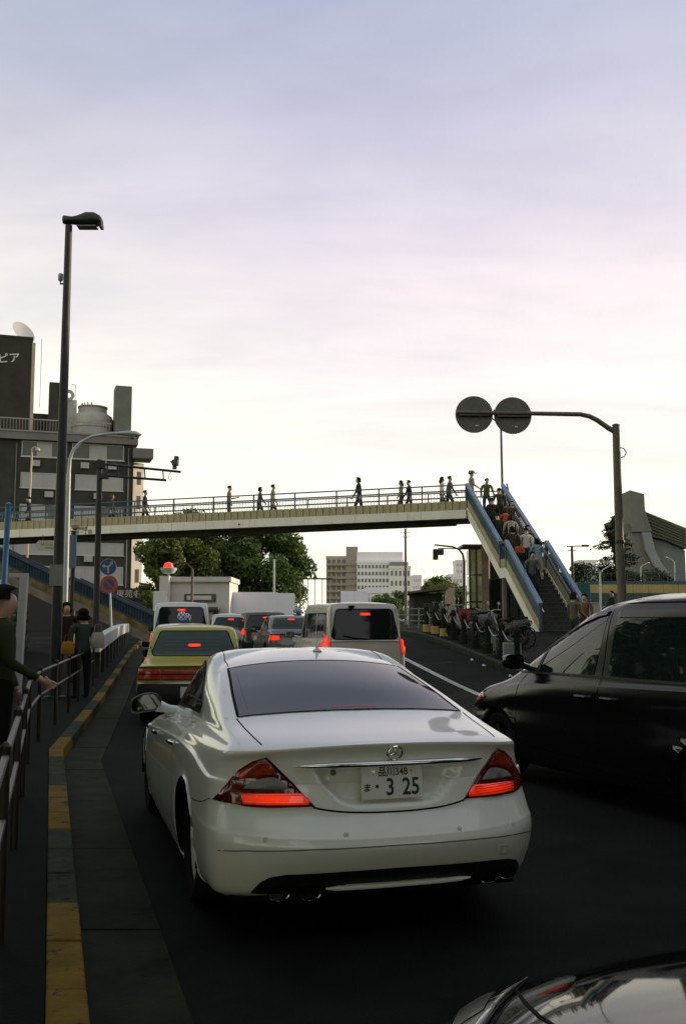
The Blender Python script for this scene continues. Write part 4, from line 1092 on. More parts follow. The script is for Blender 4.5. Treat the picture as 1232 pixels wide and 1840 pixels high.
# ------------------------------------------------------------------ poles, lamps, signs
STEEL = mat('pole_dark', (.020, .022, .016), .55, var=.3, vscale=4)
GALV = mat('pole_grey', (.34, .36, .35), .5, .3, var=.12, vscale=3)
BROWN = mat('pole_brown', (.15, .125, .085), .6, var=.15, vscale=3)
def build_poles():
    # tall dark lamp on the left
    Y = 19.0; b = P(98, 1250, Y); z0 = gz(b.x, Y)+.138
    t = thing('street_lamp', 'tall dark street lamp with a blunt head, on the left pavement', 'street lamp', (P(101.5, 1150, Y).x, Y, z0), 0)
    top = P(123, 405, Y); H = top.z-z0; dx = top.x-t.location.x
    q = MB(); q.tube([(0, 0, 0), (dx*.0, 0, 1.6), (0, 0, H*.5), (0, 0, H)], [.115, .10, .09, .068], 14); q.build('pole', STEEL, t, True)
    q = MB(); q.lathe([(.2, 0), (.2, .03), (.13, .05), (.12, .3)], 14); q.build('base_flange', STEEL, t, True)
    def X(px): return P(px, 395, Y).x-t.location.x
    def Zz(py): return P(123, py, Y).z-z0
    ox = X(123)
    def hx(px): return (px-123)/1789*Y
    prof = [(hx(112), .085, .07, Zz(396)), (hx(114), .10, .09, Zz(396)), (hx(128), .085, .11, Zz(397)), (hx(138), .10, .13, Zz(397)), (hx(155), .17, .15, Zz(396.5)), (hx(170), .165, .16, Zz(396.5)), (hx(181), .11, .14, Zz(397.5)), (hx(185), .06, .10, Zz(399))]
    v = []; n = 16
    for x, rz_, ry, cz in prof:
        for i in range(n):
            a = 2*math.pi*i/n; s = math.sin(a); v.append((x, math.cos(a)*ry, cz+(s*rz_ if s > 0 else s*rz_*.75)))
    q = MB(); q.add(v, [(r*n+i, r*n+(i+1) % n, (r+1)*n+(i+1) % n, (r+1)*n+i) for r in range(len(prof)-1) for i in range(n)]+[tuple(range(n)), tuple(reversed(range((len(prof)-1)*n, len(prof)*n)))]); q.build('lamp_head', STEEL, t, True)
    q = MB(); q.box(hx(181), hx(186), -.10, .10, Zz(410), Zz(402)); q.build('head_latch', STEEL, t)
    q = MB(); q.box(hx(140), hx(176), -.11, .11, Zz(409.5), Zz(408)); q.build('lens', mat('lens_dull', (.2, .2, .18), .2), t)
    q = MB(); zz = P(117, 510, Y).z-z0; q.tube([(0, 0, zz), (-.13, 0, zz), (-.13, 0, zz+.06)], .018, 6); sb = q.build('sensor_bracket', STEEL, t)
    q = MB(); q.lathe([(.035, 0), (.05, .02), (.05, .13), (.03, .15)], 10, (-.13, 0, zz+.06)); q.build('light_sensor', GALV, sb, True)
    q = MB(); q.box(-.13, .13, -.13, -.10, 2.1, 2.5); q.build('pole_plate', mat('plate_dull', (.2, .2, .18), .6), t)
    # grey lamp with a swan neck
    Y = 35.0; base = P(119, 1150, Y); z0 = gz(base.x, Y)+.138
    t = thing('street_lamp', 'slim grey street lamp with a curved arm, behind the tall dark lamp', 'street lamp', (P(120, 1000, Y).x, Y, z0), 0)
    def lp(px, py): p = P(px, py, Y); return (p.x-t.location.x, 0, p.z-z0)
    e = lp(124, 850)
    q = MB(); q.tube([(0, 0, 0), (e[0]*.5, 0, e[2]*.5), e], [.105, .095, .075], 12); q.build('pole', GALV, t, True)
    q = MB(); q.tube([e, lp(126, 825), lp(132, 808), lp(146, 794), lp(166, 784), lp(190, 780), lp(210, 778)], [.07, .06, .055, .05, .05, .048, .045], 10); q.build('arm', GALV, t, True)
    q = MB(); pr = [(208, .05, 779), (216, .09, 778.5), (232, .15, 779), (244, .15, 780), (252, .08, 781), (255, .02, 781)]; v = []; n = 12
    for px, r, py in pr:
        c = lp(px, py)
        for i in range(n):
            a = 2*math.pi*i/n; v.append((c[0], math.cos(a)*r*1.1, c[2]+math.sin(a)*r*.75))
    q.add(v, [(r*n+i, r*n+(i+1) % n, (r+1)*n+(i+1) % n, (r+1)*n+i) for r in range(len(pr)-1) for i in range(n)]); q.build('lamp_head', GALV, t, True)
    q = MB(); c = lp(238, 785); q.lathe([(.02, -.09), (.11, -.06), (.15, .02)], 12, c); q.build('lens', mat('lens_dull', (.2, .2, .18)), t, True)
    # small lamp by the building
    Y = 60.0; p = P(49, 960, Y); t = thing('street_lamp', 'small pale lamp post in front of the dark office block windows', 'street lamp', (p.x, Y, .4), 0)
    H = P(53, 806, Y).z-.4
    q = MB(); q.tube([(0, 0, 0), (.1, 0, H*.8), (.14, 0, H)], [.09, .07, .05], 8); q.build('pole', mat('pole_tan', (.42, .36, .26), .6), t, True)
    q = MB(); q.tube([(.14, 0, H), (.3, 0, H+.1), (.45, 0, H+.02)], .05, 6); q.lathe([(.03, .04), (.14, -.02), (.16, -.16), (.02, -.2)], 10, (.47, 0, H+.02)); q.build('lamp_head', mat('pole_tan', (.42, .36, .26)), t, True)
    # camera gantry
    Y = 26.0; t = thing('camera_gantry', 'dark traffic camera gantry with two arms, over the left pavement', 'gantry', (P(176, 1000, Y).x, Y, gz(-6.4, Y)+.138), 0); z0 = t.location.z
    def lp(px, py): p = P(px, py, Y); return Vector((p.x-t.location.x, 0, p.z-z0))
    e = lp(180, 826); q = MB(); q.tube([(0, 0, 0), (e.x*.5, 0, e.z*.5), e], [.085, .08, .072], 12); q.build('pole', STEEL, t, True)
    for a, b in (((168, 832), (325, 848)), ((180, 854), (299, 863))):
        q = MB(); q.tube([lp(*a), lp(*b)], .033, 8); q.build('arm', STEEL, t, True)
    for px, y0, y1 in ((260, 841, 860), (293, 845, 862), (212, 836, 857)):
        q = MB(); q.tube([lp(px, y0), lp(px+1, y1)], .018, 6); q.build('strut', STEEL, t)
    q = MB(); c = lp(184, 835); q.box(c.x-.16, c.x+.1, -.1, .1, c.z-.1, c.z+.1); c = lp(186, 856); q.box(c.x-.12, c.x+.14, -.1, .1, c.z-.06, c.z+.06); q.build('clamp', STEEL, t)
    c = lp(314, 843); cb = bpy.data.objects.new('camera_unit', None); COL.objects.link(cb); cb.parent = t; cb.location = c
    m = mat('camera_grey', (.10, .095, .085), .5)
    wbox('camera_foot', m, cb, -.05, .05, -.05, .05, 0, .10); wbox('camera_body', m, cb, -.06, .09, -.12, .12, .10, .24, .01); wbox('camera_hood', m, cb, -.10, .03, -.13, .13, .17, .20); wbox('camera_head', m, cb, -.01, .10, -.09, .09, .245, .34, .01)
    q = MB(); q.tube([lp(310, 846), lp(304, 853), lp(303, 860), lp(307, 863), lp(310, 858)], .008, 5); q.build('cable', STEEL, t)
    # two round signs on a white pole
    Y = 34.0; t = thing('sign_post', 'white sign pole with a blue arrow disc above a red-ringed no parking disc', 'road sign', (P(203, 1150, Y).x, Y, gz(-8, Y)+.138), 0); z0 = t.location.z
    def lp(px, py): p = P(px, py, Y); return Vector((p.x-t.location.x, 0, p.z-z0))
    q = MB(); q.tube([(0, 0, 0), (lp(196, 1005).x, 0, lp(196, 1005).z)], .035, 10); q.build('pole', mat('pole_white', (.42, .44, .41), .5), t, True)
    bl = mat('sign_blue', (.025, .05, .12), .4); wh = mat('sign_white', (.30, .32, .26), .5); rd = mat('sign_red', (.30, .05, .03), .4)
    c = lp(195.5, 1019); q = MB(); q.lathe([(.01, -.05), (.285, -.05), (.285, -.035), (.01, -.035)], 32, c, 'Y'); s = q.build('arrow_disc', bl, t)
    q = MB(); q.lathe([(.268, -.054), (.284, -.054), (.284, -.051), (.268, -.051), (.268, -.054)], 32, c, 'Y'); q.build('disc_rim', wh, s)
    q = MB(); y0, y1 = c.y-.058, c.y-.052
    def poly(ps): q.prism([(c.x+x, c.z+z) for x, z in ps], y0, y1, 'Y')
    poly([(-.03, -.21), (.03, -.21), (.03, -.01), (-.03, -.01)])
    poly([(-.03, -.008), (.03, -.008), (.0, .04), (-.13, .06), (-.135, .01)]); poly([(-.13, .10), (-.13, -.04), (-.22, .04)])
    poly([(.005, .04), (.035, -.005), (.12, .10), (.08, .135)]); poly([(.04, .14), (.16, .07), (.14, .20)])
    q.build('arrows', wh, s)
    c = lp(197, 1050); q = MB(); q.lathe([(.19, -.05), (.30, -.05), (.30, -.035), (.19, -.035), (.19, -.05)], 32, c, 'Y'); s = q.build('no_parking_disc', rd, t)
    q = MB(); q.lathe([(.01, -.048), (.189, -.048), (.189, -.036), (.01, -.036)], 32, c, 'Y'); q.build('disc_centre', bl, s)
    q = MB(); q.bar((c.x-.15, c.y-.052, c.z+.15), (c.x+.15, c.y-.052, c.z-.15), .05, .01, up=(0, 1, 0)); q.build('disc_bar', rd, s)
    # narrow blue signboard
    Y = 24.0; t = thing('narrow_signboard', 'narrow upright blue-grey signboard on a dark pole, left pavement', 'sign', (P(129, 1100, Y).x, Y, gz(-6.5, Y)+.138), 0); z0 = t.location.z
    za = P(129, 1021, Y).z-z0; zb = P(129, 962, Y).z-z0
    wbox('board', mat('board_blue', (.12, .15, .22), .6), t, -.085, .085, -.06, -.02, za, zb, .008)
    q = MB(); q.tube([(0, 0, 0), (0, 0, zb+.1)], .05, 10); q.build('pole', STEEL, t, True)
    q = MB(); q.lathe([(.03, 0), (.09, .05), (.10, .12), (.03, .2)], 10, (.04, -.02, zb+.12)); q.build('speaker_head', mat('speaker_tan', (.36, .28, .22), .6), t, True)
    # direction sign hung under the bridge
    Y = 46.6; a = P(62, 980, Y); b = P(118, 980, Y); t = thing('direction_sign', 'cream pointed direction sign hanging below the left part of the footbridge', 'sign', (a.x, Y, a.z), 0)
    W = b.x-a.x; h = .23; q = MB(); q.prism([(0, 0), (.22, -h), (W, -h), (W, h), (.22, h)], -.03, .03, 'Y'); q.build('board', mat('sign_cream', (.36, .34, .24), .6), t)
    dk = mat('lettering_dark', (.03, .035, .03), .7)
    text_mesh('sign_text', 'はらじゅく', .20, dk, t, (W*.55, -.034, .06), (R(90), 0, 0), .002); text_mesh('sign_text', 'HARAJUKU', .11, dk, t, (W*.55, -.034, -.12), (R(90), 0, 0), .002)
    q = MB(); q.tube([(.4, 0, h), (.4, 0, h+.25)], .02, 6); q.tube([(W-.3, 0, h), (W-.3, 0, h+.25)], .02, 6); q.build('hanger', STEEL, t)
    # blue pole at the left edge, and the pale post
    Y = 15.0; p = P(4, 1000, Y); t = thing('blue_pole', 'bright blue pole at the left picture edge', 'pole', (P(2, 1090, Y).x, Y, .14), 0)
    zt = P(9, 906, Y).z-.14; q = MB(); q.tube([(0, 0, 0), (.06, 0, zt)], .042, 10); q.build('shaft', mat('pole_blue', (.06, .22, .42), .5), t, True); q = MB(); q.lathe([(.045, zt-.02), (.052, zt+.005), (.01, zt+.03)], 10, (.06, 0, 0)); q.build('cap', mat('pole_blue', (.06, .22, .42)), t)
    Y = 20.0; p = P(35, 1110, Y); t = thing('pale_post', 'pale grey square post with a short bracket, behind the man at the left edge', 'post', (P(33, 1180, Y).x, Y, .14), 0)
    zt = P(38, 1038, Y).z-.14; q = MB(); q.hexa([(-.07, -.07, 0), (.07, -.07, 0), (.07, .07, 0), (-.07, .07, 0), (.0, -.07, zt), (.14, -.07, zt), (.14, .07, zt), (.0, .07, zt)]); q.build('shaft', mat('post_grey', (.40, .39, .36), .7, var=.1, vscale=3), t)
    wbox('bracket', mat('post_grey', (.4, .39, .36)), t, -.22, .14, -.06, .06, zt+.002, zt+.09)
    # right: two round signs seen from the back
    Y = 18.5; b = P(1117, 1111, Y); t = thing('sign_gantry', 'brown post with a long arm holding two round sign backs, at the right', 'road sign', (b.x, Y, gz(b.x, Y)+.14), 0); z0 = t.location.z
    def lp(px, py): p = P(px, py, Y); return Vector((p.x-t.location.x, 0, p.z-z0))
    e = lp(1105.5, 764); q = MB(); q.tube([(.05, 0, 0), (e.x*.5, 0, e.z*.5), e], [.095, .082, .066], 14); q.build('post', BROWN, t, True)
    q = MB(); q.lathe([(.07, -.01), (.072, .012), (.02, .03)], 12, e); q.build('post_cap', BROWN, t, True)
    q = MB(); q.tube([lp(1104, 776), lp(1092, 769), lp(1072, 755), lp(1058, 748), lp(1042, 744.5), lp(955, 743), lp(820, 741)], [.05, .05, .046, .044, .043, .04, .036], 10); q.build('arm', BROWN, t, True)
    for px, py in ((852, 743.5), (921.5, 745.5)):
        c = lp(px, py); r = .352
        q = MB(); q.lathe([(.01, .03), (r, .03), (r+.004, .045), (r, .06), (.01, .06)], 40, (c.x, .02, c.z), 'Y'); s = q.build('sign_disc', mat('disc_back', (.155, .145, .115), .55, .2, var=.1, vscale=4), t)
        q = MB(); q.box(c.x-.30, c.x+.30, -.012, .045, c.z-.035, c.z+.035); q.build('stiffener', BROWN, s)
        q = MB(); q.box(c.x+.02, c.x+.085, .036, .046, c.z-.235, c.z-.205); q.build('sticker', mat('sticker_white', (.6, .6, .55), .6), s)
    q = MB(); q.tube([lp(884, 752), lp(894, 760)], .012, 6); q.build('tie', BROWN, t)
    q = MB(); q.tube([lp(1112, 804), lp(1120, 806), lp(1124, 813), lp(1121, 820), lp(1114, 823)], .010, 6); q.build('cable_loop', STEEL, t)
    q = MB(); c = lp(1113, 974); q.lathe([(.09, -.03), (.094, 0), (.09, .03)], 12, c); q.build('band', STEEL, t)
    # thin mast behind the stair head
    Y = 49.0; b = P(907, 1100, Y); t = thing('lamp_mast', 'thin dark mast rising behind the head of the right stairway', 'mast', (b.x, Y, 1.1), 0); zt = P(905, 740, Y).z-1.1
    q = MB(); q.tube([(0, 0, 0), (-.05, 0, zt)], [.08, .055], 10); q.build('pole', mat('mast_blue', (.05, .06, .08), .5), t, True); q = MB(); q.box(-.4, .3, -.1, .1, zt, zt+.1); q.build('lamp_head', STEEL, t)
    # traffic signal
    Y = 43.0; b = P(833, 1100, Y); t = thing('traffic_signal', 'dark traffic signal seen from behind on a curved arm, left of the stairway', 'traffic light', (b.x, Y, gz(b.x, Y)+.14), 0); z0 = t.location.z
    def lp(px, py): p = P(px, py, Y); return Vector((p.x-t.location.x, 0, p.z-z0))
    q = MB(); q.tube([(0, 0, 0), lp(833.5, 1010), lp(831, 996), lp(824, 987), lp(812, 982.5), lp(780, 979)], [.07, .055, .05, .045, .04, .035], 10); q.build('pole', STEEL, t, True)
    q = MB(); q.tube([lp(818, 986), lp(786, 985)], .025, 6); q.build('lower_arm', STEEL, t)
    def head(c, w, h):
        s = MB().box(c.x-w/2, c.x+w/2, -.12, .10, c.z-h/2, c.z+h/2).build('signal_head', STEEL, t, bevel=.03)
        return s
    s = head(lp(787, 992), .46, .26); head(lp(782, 1001), .22, .24)
    q = MB()
    for dx in (-.15, 0, .15):
        c = lp(787, 992); q.tube([(c.x+dx, .10, c.z), (c.x+dx, .26, c.z-.02)], .07, 10, False)
    q.build('visors', STEEL, s)
    # tall mast under the bridge
    Y = 60.0; b = P(729, 1100, Y); t = thing('tall_mast', 'thin straight grey mast with crossbars seen below the footbridge', 'mast', (b.x, Y, 1.0), 0); zt = P(729, 950, Y).z-1.0
    q = MB(); q.tube([(0, 0, 0), (0, 0, zt)], [.10, .07], 10); q.build('pole', mat('mast_grey', (.11, .115, .12), .6), t, True)
    q = MB(); q.tube([(-.3, 0, zt-.25), (.3, 0, zt-.25)], .02, 6); q.tube([(-.25, 0, zt-.5), (.25, 0, zt-.5)], .02, 6); q.build('crossbars', STEEL, t)
    # far lamp with a bar
    Y = 80.0; b = P(1028, 1040, Y); t = thing('far_lamp', 'small far lamp pole with a horizontal bar, right of the stairway', 'street lamp', (b.x, Y, 1.0), 0); zt = P(1028, 982, Y).z-1.0
    q = MB(); q.tube([(0, 0, 0), (0, 0, zt)], [.14, .1], 8); q.build('pole', STEEL, t, True); q = MB(); q.tube([(-.4, 0, zt), (.9, 0, zt+.05)], .05, 6); q.box(.8, 1.35, -.15, .15, zt-.02, zt+.14); q.tube([(-.35, 0, zt-.3), (.35, 0, zt-.3)], .04, 6); q.build('lamp_bar', STEEL, t)
    # swan-neck lamps near the arena
    for px, py, Y, fl, lab in ((1213, 1010, 100, -1, 'pale double-armed lamp in front of the arena wall'), (1152, 1020, 100, 1, 'short pale lamp post at the foot of the cedar'), (1078, 1030, 60, 1, 'thin pale post between the teal cabinet and the cedar'), (492, 1005, 66, 0, 'thin grey post in front of the large rounded tree'), (345, 1022, 50, -1, 'thin curved lamp post standing before the police box')):
        b = P(px, 1080, Y); t = thing('post_lamp', lab, 'lamp post', (b.x, Y, .5), 0); zt = P(px, py, Y).z-.5
        m = mat('post_lamp_pale', (.45, .45, .42), .5) if px != 345 else mat('pole_tan_dark', (.14, .11, .07), .6)
        q = MB(); q.tube([(0, 0, 0), (0, 0, zt)], [.08, .06], 8); q.build('pole', m, t, True)
        if fl:
            q = MB(); q.tube([(0, 0, zt-.02), (fl*.25, 0, zt+.25), (fl*.75, 0, zt+.5 if px != 345 else zt+.3)], .045, 6); q.lathe([(.02, .06), (.12, .02), (.12, -.06), (.02, -.1)], 10, (fl*.8, 0, zt+.5 if px != 345 else zt+.3)); q.build('lamp_arm', m, t, True)
    # barred gate posts between hoarding and van
    Y = 70.0; a = P(540, 1040, Y); t = thing('overhead_gantry', 'thin overhead frame with posts between the tree group and the beige van', 'gantry', (a.x, Y, .5), 0); W = P(592, 1040, Y).x-a.x; h = a.z-.5
    for i in range(5): q = MB(); q.tube([(W*i/4, 0, 0), (W*i/4, 0, h)], .035, 6); q.build('post', mat('frame_tan', (.25, .22, .17), .7), t)
    q = MB(); q.tube([(-.3, 0, h), (W+.2, 0, h)], .06, 6); q.build('beam', STEEL, t)
    q = MB(); q.prism([(W*.42, h+.05), (W*.58, h+.05), (W*.5, h+.42)], -.03, .03, 'Y'); q.build('triangle_sign', mat('tri_dark', (.12, .10, .08), .6), t)
build_poles()

# ------------------------------------------------------------------ railing, white barrier, bollards
def build_street_furniture():
    rm = mat('railing_brown', (.022, .016, .012), .5, .2, var=.2, vscale=6)
    # pedestrian railing behind the left kerb, a panel between each pair of posts
    ys = [1.0+1.9*i for i in range(12)]
    t = thing('pedestrian_railing', 'dark tubular pedestrian railing along the left kerb', 'railing', (kerb_x(ys[0])-.22, ys[0], .138), 0); o = t.location.copy()
    pts = [Vector((kerb_x(y)-.22, y, gz(kerb_x(y), y)+.138))-o for y in ys]
    for p in pts:
        q = MB(); q.tube([p, p+Vector((0, 0, .88))], .024, 10); q.lathe([(.026, .86), (.029, .89), (.01, .91)], 10, p); q.build('post', rm, t, True)
    for a, b in zip(pts, pts[1:]):
        for z in (.84, .55):
            q = MB(); q.tube([a+Vector((0, 0, z)), b+Vector((0, 0, z))], .016 if z < .8 else .019, 8); q.build('rail', mat('rail_steel', (.022, .019, .017), .42, .4), t, True)
    # white beam barrier further along
    y0, y1 = 24.0, 44.0
    t = thing('beam_barrier', 'white beam barrier along the left kerb beyond the railing', 'barrier', (kerb_x(y0)-.35, y0, gz(-5.6, y0)+.138), 0); o = t.location.copy()
    wm = mat('barrier_white', (.46, .45, .43), .7, var=.14, vscale=3); n = 10
    for i in range(n):
        ya = y0+(y1-y0)*i/n; yb = y0+(y1-y0)*(i+1)/n
        a = Vector((kerb_x(ya)-.35, ya, gz(kerb_x(ya), ya)+.138))-o; b = Vector((kerb_x(yb)-.35, yb, gz(kerb_x(yb), yb)+.138))-o
        q = MB(); q.bar(a+Vector((0, .01, .80)), b+Vector((0, -.01, .80)), .26, .36); q.build('beam', wm, t, bevel=.02)
        q = MB(); q.box(a.x-.06, a.x+.06, a.y+.3, a.y+.42, a.z, a.z+.62); q.build('post', STEEL, t)
    # bollards with slack chains on the right
    bm_ = mat('bollard_dark', (.016, .020, .015), .76, var=.3, vscale=8); ym = mat('bollard_yellow', (.38, .27, .06), .6, var=.2, vscale=6); ch = mat('chain_pale', (.22, .21, .18), .5, .5)
    first = None; locs = []
    n = 9
    for i in range(n):
        y = 36.2-1.35*i; x = rkerb_x(y)+.42; locs.append(Vector((x, y, gz(x, y)+.14)))
    names = ['bollard farthest along the right kerb, at the road corner', 'second bollard from the far end of the chain row', 'third bollard from the far end of the chain row, yellow-footed', 'fourth bollard from the far end of the chain row', 'middle bollard of the chain row', 'fourth bollard from the near end of the chain row', 'third bollard from the near end of the chain row', 'second bollard from the near end of the chain row', 'nearest bollard of the chain row, beside the concrete blocks']
    for i, p in enumerate(locs):
        t = thing('bollard', names[i], 'bollard', p, 0, 'chained bollards along the right kerb')
        if first is None:
            q = MB(); q.lathe([(.13, 0), (.13, .10), (.085, .14), (.075, .75), (.10, .80), (.10, .86), (.05, .93), (.01, .95)], 14); first = q.build('shaft', bm_, t, True).data
            q = MB(); q.lathe([(.135, .002), (.135, .25), (.09, .26)], 14); foot = q.build('foot_sleeve', ym, t, True).data
        else:
            share('shaft', first, t)
            share('foot_sleeve', foot, t, m=ym if i in (1, 2) else bm_)
        if i:
            a = locs[i-1]-p+Vector((0, 0, .78)); b = Vector((0, 0, .78)); pts = []
            for k in range(11):
                u = k/10; c = a.lerp(b, u); c.z -= .26*(1-(2*u-1)**2); pts.append(c)
            q = MB(); q.tube(pts, .016, 5); q.build('chain', ch, t)
    # concrete blocks
    for i, (px, py, Y, w, lab) in enumerate(((905, 1150, 26.2, .46, 'pale square concrete block at the near end of the bollards'), (864, 1148, 28.5, .3, 'small concrete block behind the pale square one'), (880, 1150, 27.4, .36, 'dark concrete block between the two pale ones'))):
        x = rkerb_x(Y)+.42+(.2 if i != 0 else .1); t = thing('concrete_block', lab, 'block', (x, Y, gz(x, Y)+.14), R(-6))
        m = mat('block_pale', (.24, .25, .22), .85, var=.15, vscale=4) if i != 2 else mat('block_dark', (.08, .085, .07), .9, var=.2, vscale=4)
        wbox('block', m, t, -w/2, w/2, -w/2, w/2, 0, .46, .025); q = MB(); q.tube([(-.06, 0, .46), (-.05, 0, .50), (.05, 0, .50), (.06, 0, .46)], .012, 6); q.build('lifting_loop', STEEL, t)
def bicycle(t, frame_m, seed=0):
    blk = mat('tyre_rubber', (.012, .012, .013), .8); al = mat('bike_metal', (.14, .14, .14), .4, .8)
    def ring(c, r, rad): return [(c[0], c[1]+math.cos(2*math.pi*i/20)*r, c[2]+math.sin(2*math.pi*i/20)*r) for i in range(21)]
    for y in (-.52, .52):
        w = MB(); w.tube(ring((0, y, .33), .31, 0), .02, 6, False); wo = w.build('wheel', blk, t)
        s = MB()
        for k in range(8): a = math.pi*k/8; s.tube([(0, y-math.cos(a)*.29, .33-math.sin(a)*.29), (0, y+math.cos(a)*.29, .33+math.sin(a)*.29)], .003, 3)
        s.build('spokes', al, wo)
        m = MB(); m.tube([(0, y+math.cos(R(a))*.36, .33+math.sin(R(a))*.36) for a in range(10, 190, 18)], .018, 5); m.build('mudguard', mat('mudguard', (.07, .07, .065), .5, .4), t)
    f = MB(); f.tube([(0, -.52, .33), (0, -.08, .30), (0, .34, .80), (0, .52, .33)], .018, 6); f.tube([(0, -.08, .30), (0, -.20, .82)], .018, 6); f.tube([(0, -.18, .72), (0, .36, .74)], .016, 6); f.tube([(0, -.52, .33), (0, -.18, .70)], .012, 5); f.build('frame', frame_m, t, True)
    q = MB(); q.tube([(0, -.20, .82), (0, -.20, .88)], .014, 6); q.lathe([(.03, .88), (.10, .90), (.09, .94), (.02, .95)], 10, (0, -.2, 0)); q.build('saddle', blk, t)
    q = MB(); q.tube([(-.28, .22, 1.0), (-.16, .36, 1.03), (0, .36, .98), (.16, .36, 1.03), (.28, .22, 1.0)], .013, 6); q.tube([(0, .34, .80), (0, .36, .98)], .014, 6); q.build('handlebar', al, t, True)
    b = MB()
    for z in (.72, .80, .88, .96):
        k = .13+(z-.72)*.16; b.tube([(-k, .45, z), (k, .45, z), (k, .45+2*k*.8, z), (-k, .45+2*k*.8, z), (-k, .45, z)], .006, 4)
    for k in range(-2, 3): b.tube([(k*.06, .45, .72), (k*.08, .45, .96)], .004, 4); b.tube([(k*.06, .66, .72), (k*.08, .72, .96)], .004, 4)
    b.build('basket', mat('basket_wire', (.10, .10, .09), .5, .4), t)
    q = MB(); q.tube([(.12, -.1, .02), (.03, -.16, .30)], .012, 5); q.lathe([(.001, -.03), (.09, -.03), (.09, -.015), (.001, -.015)], 14, (.0, -.08, .30), 'X'); q.build('crank', al, t)
    return t
def scooter(t, m):
    blk = mat('tyre_rubber', (.012, .012, .013), .8)
    for y in (-.55, .58):
        w = MB(); w.lathe([(.10, -.05), (.20, -.06), (.24, -.035), (.24, .035), (.20, .06), (.10, .05)], 20, (0, y, .24), 'X'); w.build('wheel', blk, t, True)
    v = []; prof = [(-.85, .10, .62, .74), (-.70, .17, .45, .80), (-.35, .19, .34, .78), (-.05, .16, .30, .62), (.10, .15, .22, .34), (.32, .17, .22, .36), (.46, .20, .26, .80), (.56, .16, .40, .98), (.62, .08, .55, 1.0)]; n = 12
    for y, w, z0, z1 in prof:
        for i in range(n):
            a = 2*math.pi*i/n; v.append((math.copysign(abs(math.cos(a))**.7, math.cos(a))*w, y, (z0+z1)/2+math.copysign(abs(math.sin(a))**.8, math.sin(a))*(z1-z0)/2))
    q = MB(); q.add(v, [(r*n+i, r*n+(i+1) % n, (r+1)*n+(i+1) % n, (r+1)*n+i) for r in range(len(prof)-1) for i in range(n)]+[tuple(range(n)), tuple(reversed(range((len(prof)-1)*n, len(prof)*n)))]); q.build('body', m, t, True)
    q = MB(); q.hexa([(-.13, -.72, .78), (.13, -.72, .78), (.12, .0, .70), (-.12, .0, .70), (-.11, -.70, .86), (.11, -.70, .86), (.10, -.02, .79), (-.10, -.02, .79)]); q.build('seat', blk, t, bevel=.03)
    q = MB(); q.tube([(-.33, .42, 1.06), (-.12, .54, 1.06), (0, .55, 1.0), (.12, .54, 1.06), (.33, .42, 1.06)], .015, 6); q.tube([(0, .58, .24), (0, .50, 1.0)], .03, 8); q.build('handlebar', mat('alloy', (.45, .46, .47)), t, True)
    for s in (-1, 1):
        q = MB(); q.tube([(s*.24, .46, 1.06), (s*.27, .45, 1.22)], .006, 4); q.lathe([(.001, -.01), (.05, -.01), (.05, .01), (.001, .01)], 10, (s*.28, .45, 1.26), 'Y'); q.build('mirror', mat('alloy', (.45, .46, .47)), t)
    q = MB(); q.lathe([(.001, .0), (.07, .0), (.06, -.03), (.001, -.04)], 12, (0, .64, .92), 'Y'); q.build('headlight', mat('lens_clear', (.2, .2, .2)), t)
    q = MB(); q.box(-.06, .06, -.87, -.83, .62, .70); q.build('taillight', mat('lamp_red_off', (.22, .012, .006), .15, coat=1.0), t)
def build_bikes():
    cols = [mat('bike_black', (.02, .022, .02), .4), mat('bike_green', (.03, .08, .05), .4), mat('bike_silver', (.12, .12, .11), .4, .5), mat('bike_red', (.10, .018, .014), .5)]
    bl = ['silver bicycle with a basket among the parked bikes, far end', 'black bicycle with a basket, third from the far end of the bikes', 'green bicycle with a basket, middle of the parked bikes', 'red bicycle with a basket near the glass lift shaft']
    sl = ['dark scooter second from the far end of the parked bikes', 'silver scooter with mirrors among the parked bikes', 'dark scooter beside the pale concrete block', 'black scooter nearest to the stairway foot']
    for i in range(7):
        y = 36.8-1.32*i; x = rkerb_x(y)+1.15+.2*(i % 3); a = R(62+17*math.sin(i*2.3))
        if i % 2 == 0:
            t = thing('bicycle', bl[i//2], 'bicycle', (x, y, gz(x, y)+.14), a, 'bicycles parked behind the bollards'); bicycle(t, cols[(2, 0, 1, 3)[i//2]])
        else:
            t = thing('scooter', sl[i//2], 'scooter', (x, y, gz(x, y)+.14), a, 'scooters parked behind the bollards'); scooter(t, cols[(0, 2, 0, 0)[i//2]])
    # red sack on the bars, orange item by the guard rail
    y = 31.5; x = P(833, 1100, y).x; z = P(833, 1105, y).z
    t = thing('red_placard', 'red round placard on a short pole above the parked bikes', 'sign', (x, y, gz(x, y)+.14), 0); h = z-t.location.z
    q = MB(); q.tube([(0, 0, 0), (0, 0, h+.1)], .02, 6); q.build('pole', STEEL, t); q = MB(); q.lathe([(.01, -.04), (.19, -.04), (.19, -.02), (.01, -.02)], 20, (0, 0, h), 'Y'); q.build('disc', mat('placard_red', (.30, .035, .03), .5), t); q = MB(); q.bar((-.11, -.045, h), (.11, -.045, h), .05, .006, up=(0, 1, 0)); q.build('disc_mark', mat('placard_dark', (.08, .02, .02), .5), t)
build_street_furniture(); build_bikes()
